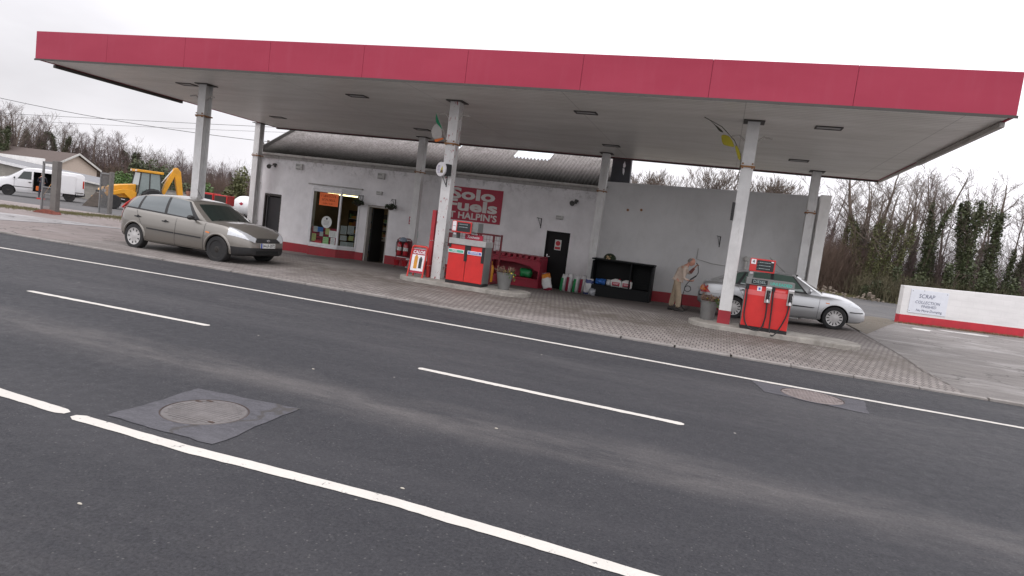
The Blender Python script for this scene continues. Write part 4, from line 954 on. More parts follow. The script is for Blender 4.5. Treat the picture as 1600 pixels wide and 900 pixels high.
# round hanging sign and flags on the columns
t = thing('round_sign', 'round white advertising sign on a bracket on the middle column', 'sign', (-6.95, 15.2, 2.88), R(-26))
MB().lathe([(.0001, -.03), (.17, -.03), (.18, -.02), (.18, .02), (.17, .03), (.0001, .03)], n=32, axis='y').build('disc', 'label_white', t)
mb = MB()
for k in range(6): zz = .09-.034*k; mb.box(-.12+.01*abs(k-2.5), -.02, -.034, -.031, zz-.006, zz+.006)
mb.build('print', mat('ink_violet', (.2, .16, .38), .6), t)
MB().add([(.0, -.034, -.09), (.11, -.034, -.09), (.1, -.034, -.02), (.02, -.034, -.02)], [(0, 1, 2, 3)]).build('emblem_base', mat('brown_ink', (.16, .11, .03), .6), t)
MB().add([(.01, -.034, -.015), (.1, -.034, -.015), (.075, -.034, .09), (.05, -.034, .04)], [(0, 1, 2, 3)]).build('emblem', 'flower_yellow', t)
MB().box(.09, .2, .03, .16, -.14, .14).build('mount_box', 'rubber', t); MB().bar((.14, .1, -.14), (.14, .1, -.42), .02).bar((.0, .05, -.15), (.14, .1, -.40), .014).bar((.0, .05, -.15), (.14, .05, -.15), .014).build('bracket', 'rubber', t)
def cloth(name, rows, m, par, th=.003):
    """flag cloth from rows of points; every row the same length"""
    V = [p for r_ in rows for p in r_]; k = len(rows[0]); F = [(i*k+j, (i+1)*k+j, (i+1)*k+j+1, i*k+j+1) for i in range(len(rows)-1) for j in range(k-1)]
    return MB().add(V, F).build(name, m, par, 'all', solid=th, sub=2)
mat('flag_green', (.01, .22, .1), .8); mat('flag_white', (.42, .4, .38), .8); mat('flag_orange', (.6, .16, .04), .8); mat('flag_yellow', (.36, .31, .02), .8); mat('flag_dark', (.06, .06, .04), .8)
t = thing('flag', 'drooping green white and orange flag on the middle column', 'flag', (-6.98, 15.32, 3.66))
MB().tube([(0, 0, 0), (-.16, -.02, .32), (-.33, -.03, .62)], .009, 6).build('pole', 'trim_pale', t)
cloth('green_band', [[(-.33, -.03, .62), (-.31, -.05, .6)], [(-.24, -.03, .44), (-.31, -.07, .36)], [(-.12, -.02, .25), (-.2, -.06, .3)], [(-.1, -.01, .2), (-.13, -.03, .22)]], 'flag_green', t)
cloth('white_band', [[(-.3, -.06, .38), (-.22, -.05, .32), (-.12, -.02, .22)], [(-.39, -.1, .18), (-.25, -.03, .16), (-.09, -.05, .12)], [(-.36, -.08, .02), (-.25, -.12, .0), (-.1, -.03, .04)], [(-.28, -.07, -.06), (-.2, -.04, -.05), (-.08, -.02, .0)]], 'flag_white', t)
cloth('orange_band', [[(-.3, -.075, -.05), (-.2, -.05, -.03), (-.03, -.02, .03)], [(-.26, -.07, -.12), (-.18, -.09, -.12), (-.04, -.03, -.03)]], 'flag_orange', t)
t = thing('flag', 'tattered yellow and dark flag on a pole on the right column', 'flag', (.08, 15.3, 3.6))
MB().tube([(0, 0, -.35), (0, 0, 0), (-.02, 0, .25), (-.2, -.01, .55), (-.5, -.02, .82), (-.9, -.04, 1.0)], .009, 6).build('pole', 'flag_dark', t)
cloth('yellow_band', [[(-.52, -.02, .66), (-.38, -.03, .66), (-.3, -.02, .62)], [(-.47, -.06, .52), (-.33, -.02, .5), (-.2, -.04, .48)], [(-.43, -.03, .42), (-.31, -.06, .41), (-.16, -.02, .38)]], 'flag_yellow', t)
cloth('yellow_tail', [[(-.2, -.03, .45), (-.12, -.02, .45)], [(-.12, -.05, .28), (-.04, -.02, .3)], [(-.05, -.03, .1), (-.0, -.02, .14)]], 'flag_yellow', t)
cloth('dark_band', [[(-.84, -.04, .98), (-.78, -.04, .94)], [(-.62, -.02, .82), (-.54, -.05, .78)], [(-.56, -.04, .70), (-.4, -.02, .68)]], 'flag_dark', t)
tag(MB().box(-.03, .03, -.03, .0, -.2, .2).build('flag_socket', 'rubber', loc=(.07, 15.345, 2.62)), 'thin black bracket on the front of the right column', 'bracket')
# ------------------------------------------------------------------ coal bunkers and shelf units
mat('bunker_red', (.30, .012, .035), .45, var=.12, dirt=.2); mat('bunker_black', (.009, .01, .011), .6, dirt=.1, dirtc=(.03, .028, .026), spec=.2)
bz = G(-6.9, 22.3)
t = thing('fuel_bunker', 'red moulded plastic fuel bunker against the wall right of the left pump', 'bunker', (-6.93, 22.0, bz))
w2 = .98
MB().box(-w2, w2, .0, .06, 0, .33).build('front_panel', 'bunker_red', t, bevel=.02)
MB().box(-w2, w2, .9, .95, 0, 1.06).build('back_panel', 'bunker_red', t, bevel=.01)
for s in (-1, 1): MB().prism([(0, 0), (.95, 0), (.95, 1.08), (.12, .98), (0, .85)], s*w2-.03, s*w2+.03, 'x').build('side_panel', 'bunker_red', t, bevel=.015)
mb = MB().prism([(-w2, .98), (w2, .98), (w2, .6), (w2-.15, .62), (w2-.35, .74), (w2-.9, .82), (-w2+.35, .82), (-w2, .8)], .0, .06, 'y').build('hood_front', 'bunker_red', t, bevel=.015)
lid = MB().prism([(-.03, .95), (.95, 1.08), (.95, 1.12), (-.03, .99)], -w2-.02, w2+.02, 'x').build('lid', 'bunker_red', t, bevel=.01)
mb = MB()
for k in range(9): x = -.9+k*.215; mb.box(x, x+.12, .05, .8, 1.0+.0, 1.11)
o = mb.build('lid_ribs', 'bunker_red', lid, bevel=.01); o.rotation_euler.x = 0
MB().box(-w2, w2, .062, .9, .28, .32).build('shelf', 'bunker_red', t); MB().box(-w2-.01, w2+.01, -.03, .0, .0, .06).box(-w2-.01, w2+.01, -.03, .0, .27, .33).build('moulded_ribs', 'bunker_red', t, bevel=.01)
MB().box(-.05, .05, -.012, .0, .12, .2).build('latch', 'bunker_black', t)
def bag(name, label, x, y, z, w, h, d, m, lean=(0, 0), seed=0, group=None, bands=(), flat=False, cat='bag'):
    """a stuffed plastic sack: pillow shape with crimped ends and creases"""
    r = random.Random(seed); t = thing(name, label, cat, (x, y, z), 0, group); t.rotation_euler = (R(lean[0]), R(lean[1]), 0)
    nu, nv = 18, 16; V = []; bandf = [[] for _ in range(len(bands)+1)]
    for j in range(nv+1):
        v = j/nv; e = math.sin(math.pi*min(1, max(0, v)))**.45; zz = h*v
        for i in range(nu):
            a = 2*math.pi*i/nu; cr_ = 1+.07*math.sin(3*a+seed+7*v)+.04*math.sin(9*a+15*v+seed)
            V.append((w/2*math.copysign(abs(math.cos(a))**.75, math.cos(a))*(.82+.18*e)*cr_, d/2*math.sin(a)*max(.08, e)*cr_, zz+.012*math.sin(5*a+seed)))
    for j in range(nv):
        v = (j+.5)/nv; bi = 0
        for q, (lo_, hi_, _) in enumerate(bands):
            if lo_ <= v <= hi_: bi = q+1
        for i in range(nu): bandf[bi].append((j*nu+i, j*nu+(i+1) % nu, (j+1)*nu+(i+1) % nu, (j+1)*nu+i))
    mb = MB(); mb.v = V; ms = [m]+[b[2] for b in bands]
    for q, fs in enumerate(bandf):
        for f in fs: mb.f.append(f); mb.mi.append(q)
    mb.f.append(tuple(range(nu))[::-1]); mb.mi.append(0); mb.f.append(tuple(nv*nu+i for i in range(nu))); mb.mi.append(0)
    mb.build('sack', ms, t, 'all'); return t
mat('plastic_white', (.6, .6, .6), .35, var=.12, scale=14, bmp=.4); mat('plastic_green', (.02, .25, .08), .35, var=.3, scale=10, bmp=.3); mat('plastic_maroon', (.22, .015, .04), .4, var=.3, scale=10); mat('plastic_orange', (.6, .22, .03), .4, var=.3, scale=8); mat('plastic_blue', (.03, .12, .4), .35, var=.4, scale=12, bmp=.4); mat('plastic_navy', (.05, .07, .2), .4); mat('plastic_clear', (.3, .31, .33), .2, var=.3, scale=12)
mat('plastic_lime', (.2, .35, .03), .4)
bag('fuel_bag', 'green bag lying in the opening of the red fuel bunker', -6.52, 22.42, bz+.33, .46, .3, .3, 'plastic_green', (0, 0), 4)
bag('compost_bag', 'white orange and red bag leaning against the black side door', -5.42, 21.55, G(-5.5, 21.6), .32, .62, .26, 'plastic_white', (-14, -20), 1, None, [(0, .12, 'plastic_maroon'), (.68, .92, 'plastic_orange'), (.92, 1, 'plastic_maroon')])
BG = 'bags standing along the wall by the side door'
def sidebag(label, x, mats_, seed, h=.62, w=.2):
    z = G(x, 22.5)
    t = bag('compost_bag', label, x, 22.5, z, w, h, .34, mats_[0], (8, 4), seed, BG)
    # printed panel down the long side of the sack
    P = [(-w*.1, -.175, .03), (w*.42, -.165, .03), (w*.42, -.165, h*.5), (w*.42, -.15, h*.88), (-w*.1, -.16, h*.88), (-w*.1, -.185, h*.5)]
    MB().add([(-w*.45, -.172, h*.1), (w*.02, -.186, h*.1), (w*.02, -.19, h*.5), (-w*.45, -.175, h*.5), (w*.02, -.178, h*.85), (-w*.45, -.165, h*.82)], [(0, 1, 2, 3), (3, 2, 4, 5)]).build('printed_panel', mats_[1], t)
    return t
sidebag('green and white bag, leftmost of the row beside the side door', -5.13, ('plastic_white', 'plastic_green'), 2)
sidebag('white bag with maroon edge, second from the side door', -4.93, ('plastic_white', 'plastic_maroon'), 5, .68)
sidebag('bright green and white bag in the middle of the row', -4.68, ('plastic_white', 'plastic_green'), 8, .63)
sidebag('white bag with maroon and gold edge, fourth in the row', -4.45, ('plastic_white', 'plastic_maroon'), 11, .66)
bag('compost_bag', 'white bag with navy print at both ends, nearest the black shelf unit', -4.22, 22.25, G(-4.2, 22.3), .28, .6, .3, 'plastic_white', (10, 6), 14, BG, [(.04, .16, 'plastic_navy'), (.78, .92, 'plastic_navy')])
bag('compost_bag', 'small clear grey bag slumped at the foot of the black shelf unit', -4.04, 22.1, G(-4, 22.3), .24, .26, .25, 'plastic_clear', (5, 10), 17, BG)
uz = G(-3.1, 22.4)
t = thing('shelf_unit', 'long black plastic shelf unit against the tall grey wall', 'shelf unit', (-3.12, 22.1, uz))
W2 = 1.0; H = 1.24
for s in (-1, 1): MB().prism([(0, 0), (.75, 0), (.75, H), (.05, H-.04)], s*W2-.03, s*W2+.03, 'x').build('side_panel', 'bunker_black', t, bevel=.01)
MB().box(-W2+.03, W2-.03, .7, .75, 0, H).build('back_panel', 'bunker_black', t); MB().box(-W2-.05, W2+.05, -.03, .78, H, H+.05).build('lid', 'bunker_black', t, bevel=.015)
MB().box(-W2+.03, W2-.03, .0, .7, .36, .4).build('shelf', 'bunker_black', t, bevel=.005); MB().box(-W2+.03, W2-.03, .0, .05, 0, .36).build('front_panel', 'bunker_black', t, bevel=.01)
mb = MB()
for k in range(9): mb.box(.32, .96, .69, .7, .45+k*.085, .47+k*.085)
mb.build('slats', 'bunker_black', t)
MB().box(.28, .32, .02, .7, .4, H).build('divider', 'bunker_black', t)
sz = uz+.4
bag('fuel_bag', 'crumpled blue plastic bag at the left end of the black shelf', -3.82, 22.3, sz, .36, .2, .3, 'plastic_blue', (0, 0), 21)
mat('jug_white', (.66, .66, .64), .35, var=.06)
def jug(label, x):
    t = thing('jerrycan', label, 'container', (x, 22.3, sz), 0, 'white containers on the black shelf')
    mb = MB(); mb.prism([(-.17, 0), (.17, 0), (.175, .2), (.15, .235), (.07, .25), (.03, .27), (-.06, .27), (-.1, .25), (-.17, .22)], -.1, .1, 'y')
    mb.build('can_body', 'jug_white', t, bevel=.02)
    o = MB().box(-.13, .13, -.106, -.101, .05, .16).build('label_field', 'sign_red', t); MB().box(-.13, .13, -.107, -.102, .02, .05).build('label_strip', 'louvre_dark', t)
    MB().box(-.1, .1, -.109, -.106, .12, .13).box(-.09, .07, -.109, -.106, .09, .1).build('print', 'label_white', o); MB().lathe([(.03, .25), (.03, .29), (.0001, .29)], c=(.1, 0, -.01), n=12).build('cap', 'sign_red', t)
jug('left of the two white containers with red labels on the black shelf', -3.27); jug('right of the two white containers with red labels on the black shelf', -2.91)
bag('fuel_bag', 'small white bag beside the white containers on the black shelf', -3.53, 22.35, sz, .17, .2, .18, 'plastic_white', (0, 0), 25)
t = thing('wreath', 'dark green wreath-like pot plant with pale flowers on the black shelf unit', 'plant', (-3.62, 22.4, uz+H+.05))
r = random.Random(12); mb = MB(); f2 = MB()
for k in range(700):
    n = Vector([r.gauss(0, 1) for _ in range(3)]).normalized(); n.z = abs(n.z); c = Vector((n.x*.2, n.y*.16, n.z*.17+.02))*r.uniform(.75, 1.1); s = r.uniform(.012, .028); u = n.orthogonal().normalized()*s; v_ = n.cross(u)
    (f2 if (abs(n.x+.1) < .4 and n.z < .6 and n.y < -.3 and k % 2) else mb).add([c-u-v_, c+u-v_*.6, c+u+v_, c-u+v_*.7], [(0, 1, 2, 3)])
MB().lathe([(.09, 0), (.11, .06), (.0001, .06)], n=14).build('pot', 'compost', t); mb.build('leaves', 'dark_leaf', t); f2.build('flowers', mat('flower_peach', (.5, .35, .2), .7), t)
# air line, vent pipe, cables on the wall
mat('cable_dark', (.26, .25, .24), .6)
t = thing('vent_pipe', 'grey vent pipe with a cowl on the wall behind the hose pump', 'pipe', (.78, WY-.06, .3))
MB().tube([(0, 0, -.5), (0, 0, 1.25)], .05, 10).build('pipe', 'gutter_grey', t, True); MB().lathe([(.05, 1.22), (.1, 1.24), (.1, 1.32), (.05, 1.38), (.0001, 1.39)], n=14).build('cowl', 'gutter_grey', t, True)
tag(MB().tube([(-.82, WY-.02, 1.75), (-.82, WY-.02, 1.38), (-.7, WY-.02, 1.36), (-.3, WY-.02, 1.29), (.3, WY-.02, 1.27)], .009, 5).build('wall_cable', 'cable_dark'), 'thin dark cable run along the tall wall above the bending man', 'cable')
tag(MB().tube([(1.5, WY-.02, 1.75), (1.8, WY-.02, 1.5), (2.4, WY-.02, 1.05)], .008, 5).build('wall_cable', 'cable_dark'), 'thin dark cable slanting down the wall behind the saloon', 'cable')
# ------------------------------------------------------------------ white scrap-yard wall on the right
t = thing('roadside_wall', 'low white painted block wall with red base at the right', 'wall', (6.30, 26.56, 0), math.atan2(1.57, 4.27))
Lw = 4.72
MB().prism([(0, .3), (Lw, .33), (Lw, 1.50), (0, 1.37)], 0, .22, 'y').build('wall', 'white_block', t, bevel=.01)
mat('base_red', (.5, .02, .035), .5, var=.15, scale=3, dirt=.15)
MB().prism([(0, -.1), (Lw, -.1), (Lw, .345), (0, .335)], -.006, .226, 'y').build('painted_base', 'base_red', t, bevel=.004)
b = thing('scrap_sign', 'pale blue hand-lettered board about scrap on the low white wall', 'sign', (6.30+.94*.95, 26.56+.345*.95-.0, .86), math.atan2(1.57, 4.27))
MB().box(-.68, .72, -.022, -.003, -.42, .42).build('board', mat('board_blue', (.72, .745, .80), .5, var=.05), b)
mat('marker', (.09, .1, .17), .6)
for s, sz_, x, z, sh_ in (('SCRAP', .2, -.08, .2, .1), ('COLLECTION', .15, -.02, -.02, .15), ('FINISHED', .135, .05, -.16, .1), ('No More Dumping', .125, .08, -.31, .15)): text(s, sz_, (x, -.026, z), b, 'marker', shear=sh_, bold=-.004)
mb = MB()
for x, z in ((-.62, .36), (.66, .36), (-.64, -.36), (-.2, .4)): mb.lathe([(.0001, -.026), (.014, -.026), (.014, -.02)], c=(x, 0, z), n=8, axis='y')
mb.build('screw', 'louvre_dark', b)
# ------------------------------------------------------------------ cars
m_carpaint('paint_beige', (.255, .238, .212), .6, .4); m_carpaint('paint_silver', (.48, .49, .50), .65, .15); m_carpaint('paint_white', (.78, .78, .79), .0, .3)
mat('car_glass', (.085, .105, .11), .06, var=.02, coat=1., spec=.9); mat('green_glass', (.07, .12, .1), .06, var=.02, coat=1., spec=.9); mat('screen_glass', (.008, .017, .015), .04, var=.02, coat=.8); mat('tyre', (.018, .018, .019), .8, var=.2, scale=10, dirt=.3)
mat('hub_silver', (.52, .51, .5), .4, .15, dirt=.3); mat('steel_black', (.03, .027, .025), .6, .3, dirt=.3); mat('trim_black', (.02, .02, .021), .55, dirt=.15); mat('arch_black', (.006, .006, .006), .9)
mat('lamp_clear', (.62, .64, .66), .12, .3, var=.15, scale=20, coat=1.); mat('lamp_red', (.45, .02, .015), .2, coat=.8); mat('lamp_amber', (.75, .2, .02), .2, coat=.8); mat('plate_white', (.7, .71, .68), .5); mat('plate_blue', (.02, .06, .35), .5)
def si(P, x, r=.07):
    xs = [p[0] for p in P]; ys = [p[1] for p in P]
    return float(sum(w_*np.interp(x+d*r, xs, ys) for d, w_ in ((-1, .15), (-.5, .22), (0, .26), (.5, .22), (1, .15))))
def split_islands(me):
    bm = bmesh.new(); bm.from_mesh(me); bm.faces.ensure_lookup_table(); seen = {}; k = 0
    for f in bm.faces:
        if f.index in seen: continue
        st = [f]; seen[f.index] = k
        while st:
            g = st.pop()
            for e in g.edges:
                for h in e.link_faces:
                    if h.index not in seen: seen[h.index] = k; st.append(h)
        k += 1
    bm.free(); out_ = []
    for q in range(k):
        b = bmesh.new(); b.from_mesh(me); bmesh.ops.delete(b, geom=[f for f in b.faces if seen[f.index] != q], context='FACES')
        if len(b.faces) > 3: m = bpy.data.meshes.new(me.name); b.to_mesh(m); m.materials.append(me.materials[0]); m.set_sharp_from_angle(angle=R(42)); out_.append(m)
        b.free()
    return out_
class Car:
    def __init__(s, root, spec):
        s.t = root; s.s = spec; s.make()
    def half(s, x):
        S = s.s; w_, zb, zt, cr_ = si(S['w'], x), si(S['zb'], x), si(S['zt'], x), si(S['crown'], x)
        tu = S.get('tumble', .07); h = zt-zb
        P = [(0, zb), (w_*.8, zb), (w_*.94, zb+.025), (w_*.985, zb+.1*h/.7), (w_*1.0, zb+.38*h), (w_*1.0, zb+.55*h), (w_*.99, zb+.72*h), (w_*(1-tu*.45), zb+.88*h), (w_*(1-tu), zt-.012), (w_*(1-tu)-.03, zt+.004), (w_*.62, zt+cr_*.65), (w_*.3, zt+cr_*.92), (0, zt+cr_)]
        return P
    def make(s):
        S = s.s; X = list(np.arange(S['x0'], S['x1'], .07))+[S['x1']]
        V = []; F = []
        for x in X:
            P = s.half(x); ring = [(x, -y, z) for y, z in P]+[(x, y, z) for y, z in P[-2:0:-1]]; V += ring
        k = len(ring)
        for i in range(len(X)-1):
            for j in range(k): F.append((i*k+j, i*k+(j+1) % k, (i+1)*k+(j+1) % k, (i+1)*k+j))
        F.append(tuple(range(k))[::-1]); F.append(tuple((len(X)-1)*k+j for j in range(k)))
        me = bpy.data.meshes.new('body'); me.from_pydata(V, [], F)
        bm = bmesh.new(); bm.from_mesh(me); bmesh.ops.recalc_face_normals(bm, faces=bm.faces)
        for zz in S.get('cuts', ()): bmesh.ops.bisect_plane(bm, geom=bm.verts[:]+bm.edges[:]+bm.faces[:], plane_co=(0, 0, zz), plane_no=(0, 0, 1))
        mf = S.get('matf', lambda c: 0)
        for f in bm.faces: f.material_index = mf(f.calc_center_median())
        bm.to_mesh(me); s.bvh = BVHTree.FromBMesh(bm); bm.free()
        for m in S['mats']: me.materials.append(MATS[m])
        na = len(S['mats']); me.materials.append(MATS['arch_black'])
        o = bpy.data.objects.new('body', me); col.objects.link(o)
        cuts = []
        for ax in S['axles']:
            for sd_ in (-1, 1):
                c = MB().lathe([(S['arch'], -.5), (S['arch'], .5)], c=(ax, sd_*(S['W']+.17), S['R']), n=32, axis='y').build('cut', 'arch_black'); cuts.append((c, ax))
        for bx in S.get('boxcuts', []): cuts.append((MB().box(*bx).build('cut', 'arch_black'), 0))
        for c, _ in cuts:
            m = o.modifiers.new('b', 'BOOLEAN'); m.object = c; m.operation = 'DIFFERENCE'; m.solver = 'EXACT'; m.material_mode = 'TRANSFER'
        dg = bpy.context.evaluated_depsgraph_get(); dg.update(); me2 = bpy.data.meshes.new_from_object(o.evaluated_get(dg))
        for c, _ in cuts: bpy.data.objects.remove(c)
        bpy.data.objects.remove(o)
        # split the finished shell into its parts by material
        names = S['names']+['wheel_arch_liner']
        for idx in range(len(me2.materials)):
            mname = me2.materials[idx].name; bm = bmesh.new(); bm.from_mesh(me2)
            bmesh.ops.delete(bm, geom=[f for f in bm.faces if f.material_index != idx], context='FACES')
            if not bm.faces: bm.free(); continue
            for f in bm.faces: f.material_index = 0; f.smooth = True
            nm = names[idx] if idx < len(names) else 'wheel_arch_liner'
            m_ = bpy.data.meshes.new(nm); bm.to_mesh(m_); bm.free(); m_.materials.append(me2.materials[idx]); m_.set_sharp_from_angle(angle=R(42))
            pieces = split_islands(m_) if nm in ('wheel_arch_liner', 'front_bumper_skirt', 'sill_trim', 'lower_bumper') else [m_]
            for m2 in pieces:
                ob = bpy.data.objects.new(nm, m2); col.objects.link(ob); ob.parent = s.t
            if idx == 0: s.body = ob
        for ax in S['axles']:         # flared arch lips
            for sd_ in (-1, 1):
                pts = []
                for a in np.linspace(-.15, math.pi+.15, 22):
                    x, z = ax+(S['arch']+.004)*math.cos(a), S['R']+(S['arch']+.004)*math.sin(a)
                    if z < S['R']-.12: continue
                    h = s.bvh.ray_cast(Vector((x, sd_*3, z)), Vector((0, -sd_, 0)))[0]
                    if h: pts.append((x, h.y-sd_*.004, z))
                if len(pts) > 4: MB().tube(pts, S.get('lipr', .016), 8).build('arch_lip', S['mats'][0] if S.get('lip', 1) else 'trim_black', s.t, True)
    def patch(s, name, m, c4, d, nu=8, nv=4, off=.006, par=None, th=0, smooth=True):
        """a skin laid on the body: four start points carried along d until they meet it"""
        c4 = [Vector(c) for c in c4]; d = Vector(d).normalized(); V = []
        for j in range(nv+1):
            for i in range(nu+1):
                u, v = i/nu, j/nv; p = c4[0].lerp(c4[1], u).lerp(c4[3].lerp(c4[2], u), v)
                h, n, _, _ = s.bvh.ray_cast(p-d*3, d)
                if h is None: h, n, _, _ = s.bvh.find_nearest(p)
                if n.dot(d) > 0: n = -n
                V.append(h+n*off)
        F = [(j*(nu+1)+i, j*(nu+1)+i+1, (j+1)*(nu+1)+i+1, (j+1)*(nu+1)+i) for j in range(nv) for i in range(nu)]
        o = MB().add(V, F).build(name, m, par or s.t, 'all' if smooth else False)
        if th: q = o.modifiers.new('t', 'SOLIDIFY'); q.thickness = th; q.offset = 1
        return o
    def side(s, name, m, quad, sd_=-1, **k):      # quad of (x, z)
        return s.patch(name, m, [(x, sd_*1.5, z) for x, z in quad], (0, -sd_, 0), **k)
    def wheels(s, kind):
        S = s.s
        for i, ax in enumerate(S['axles']):
            for sd_ in (-1, 1): make_wheel(s.t, ax, sd_*(S['W']-.115), S['R'], sd_, kind[i])
    def cabin(s, cols, types, roofc=.045, ws=(.16, .1), rs=(.06, .03), glass=('car_glass', 'screen_glass'), wy=None, ty=.62):
        """greenhouse: cols are ((xb,zb),(xt,zt)) pillar lines from rear to front; types name each bay between them"""
        S = s.s; paint = S['mats'][0]
        def yb(x): return (si(S['w'], x)*(1-S.get('tumble', .07)) - .012)
        def side_pt(a, v, sd_):
            (xb, zb), (xt, zt) = a; x = xb+(xt-xb)*v; z = zb+(zt-zb)*v; y0 = yb(xb); y1 = ty if not callable(ty) else ty(xt)
            return Vector((x, sd_*(y0+(y1-y0)*v+.025*math.sin(math.pi*v)), z))
        rows = [-.06, .05, .1, .3, .5, .7, .88, .94, 1.0]
        for sd_ in (-1, 1):
            shell = MB()
            for k, ty_ in enumerate(types):
                A, Bc = cols[k], cols[k+1]; n = max(1, int(abs(Bc[0][0]-A[0][0])/.12))
                glassm = MB()
                for i in range(n):
                    def lp(u): return (tuple(A[0][q]+(Bc[0][q]-A[0][q])*u for q in (0, 1)), tuple(A[1][q]+(Bc[1][q]-A[1][q])*u for q in (0, 1)))
                    a, b = lp(i/n), lp((i+1)/n)
                    for v0, v1 in zip(rows[:-1], rows[1:]):
                        q = [side_pt(a, v0, sd_), side_pt(b, v0, sd_), side_pt(b, v1, sd_), side_pt(a, v1, sd_)]
                        tgt = glassm if (ty_ == 'g' and v0 >= .05 and v1 <= .94) else shell
                        tgt.cur = 1 if (ty_ == 'k' and v1 <= .94) or (ty_ in 'g' and tgt is shell and v0 < .0+.06) else 0
                        if tgt is glassm: tgt.cur = 0
                        tgt.add(q, [(0, 1, 2, 3)])
                if glassm.v: 
                    bm_join(glassm); glassm.build('side_window', glass[0], s.t, 'all')
            bm_join(shell); shell.build('pillar_frame', [paint, 'trim_black'], s.t, 'all')
        # roof
        top = [c[1] for c in cols]; xs = np.linspace(top[0][0], top[-1][0], 16); mb = MB(); V = []; nw = 12
        for x in xs:
            z = float(np.interp(x, [p[0] for p in top], [p[1] for p in top])); y1 = ty if not callable(ty) else ty(x)
            for j in range(nw+1):
                v = -1+2*j/nw; V.append((x, y1*v, z+roofc*(1-abs(v)**2.6)))
        F = [(i*(nw+1)+j, (i+1)*(nw+1)+j, (i+1)*(nw+1)+j+1, i*(nw+1)+j+1) for i in range(15) for j in range(nw)]
        MB().add(V, F).build('roof', paint, s.t, 'all')
        # front and rear screens
        for nm, c, bow, gl, fr in (('windscreen', cols[-1], ws, glass[1], 1), ('rear_window', cols[0], rs, glass[1], -1)):
            (xb, zb), (xt, zt) = c; y0 = yb(xb); y1 = ty if not callable(ty) else ty(xt); V = []; nv = 8
            for j in range(nv+1):
                v = j/nv
                for i in range(nw+1):
                    u = -1+2*i/nw; yy = (y0+(y1-y0)*v+.025*math.sin(math.pi*v))*u
                    x = xb+(xt-xb)*v+fr*(bow[0]+(bow[1]-bow[0])*v)*(1-u*u); z = zb+(zt-zb)*v+roofc*v**3*(1-abs(u)**2.6)+.03*(1-v)*(1-u*u)
                    V.append((x, yy, z))
            gF, bF = [], []
            for j in range(nv):
                for i in range(nw):
                    f = (j*(nw+1)+i, j*(nw+1)+i+1, (j+1)*(nw+1)+i+1, (j+1)*(nw+1)+i)
                    (bF if i in (0, nw-1) or j == nv-1 else gF).append(f)
            g_ = MB().add(V, gF).build(nm, gl if fr > 0 or S.get('glass_rear', 1) else paint, s.t, 'all'); MB().add(V, bF).build('screen_surround', paint, g_, 'all')
def bm_join(mb):
    bm = bmesh.new(); vs = [bm.verts.new(v) for v in mb.v]
    for f, mi in zip(mb.f, mb.mi):
        try: q = bm.faces.new([vs[i] for i in f]); q.material_index = mi
        except ValueError: pass
    bmesh.ops.remove_doubles(bm, verts=bm.verts, dist=.0008)
    bm.verts.index_update(); mb.v = [tuple(v.co) for v in bm.verts]; mb.f = [tuple(v.index for v in f.verts) for f in bm.faces]; mb.mi = [f.material_index for f in bm.faces]; bm.free()
def make_wheel(par, x, y, Rr, sd_, kind):
    e = MB().lathe([(Rr*.66, -.085), (Rr*.7, -.1), (Rr*.93, -.1), (Rr*.985, -.085), (Rr, -.06), (Rr, .06), (Rr*.985, .085), (Rr*.93, .1), (Rr*.7, .1), (Rr*.66, .085)], n=40, axis='y').build('wheel', 'tyre', par, 30, loc=(x, y, Rr))
    rs = Rr*.70; o = sd_
    mm = 'hub_silver' if kind != 'steel' else 'steel_black'
    MB().lathe([(rs, .08*o), (rs*1.0, .094*o), (rs*.95, .092*o), (rs*.9, .086*o if kind != 'steel' else .07*o), (rs*.5, .088*o if kind != 'steel' else .05*o), (rs*.3, .092*o), (rs*.2, .095*o), (.0001, .096*o)], n=36, axis='y').build('rim', mm, e, 40)
    n, r0, r1, w_ = {'cover': (9, .6, .84, .034), 'slots': (13, .56, .9, .032), 'steel': (8, .6, .78, .04)}[kind]
    mb = MB()
    for i in range(n):
        a = 2*math.pi*(i+.5)/n; ca, sa = math.cos(a), math.sin(a); q = []
        for rr, ww in ((r0, w_*.55), (r1, w_)):
            for s_ in (-1, 1): q.append((rs*rr*ca-s_*ww*.5*sa, rs*rr*sa+s_*ww*.5*ca))
        pts = [q[0], q[1], q[3], q[2]]; yy = .0905*o if kind != 'steel' else .082*o
        mb.add([(p[0], yy-.004*o, p[1]) for p in pts]+[(p[0], yy, p[1]) for p in pts], [(0, 1, 2, 3), (4, 5, 6, 7), (0, 1, 5, 4), (1, 2, 6, 5), (2, 3, 7, 6), (3, 0, 4, 7)])
    mb.build('rim_pattern', 'arch_black', e)
    MB().lathe([(rs*.2, .0955*o), (rs*.2, .099*o), (rs*.15, .1*o), (.0001, .1*o)], n=16, axis='y').build('hub_cap', 'steel_black' if kind == 'steel' else 'hub_silver', e)
def mirror(car, x, y, z, sd_, m):
    o = MB().lathe([(.0001, -.05), (.05, -.045), (.085, -.01), (.09, .03), (.085, .035), (.0001, .03)], n=16, M=Matrix.Translation((x, sd_*y, z)) @ Matrix.Rotation(R(-90), 4, 'Y') @ Matrix.Scale(.62, 4, (1, 0, 0)) @ Matrix.Scale(1.15, 4, (0, 1, 0))).build('wing_mirror', m, car.t, True)
    MB().bar((x+.02, sd_*(y-.13), z-.05), (x+.01, sd_*y, z-.03), .04, .03).build('mirror_arm', 'trim_black', o)
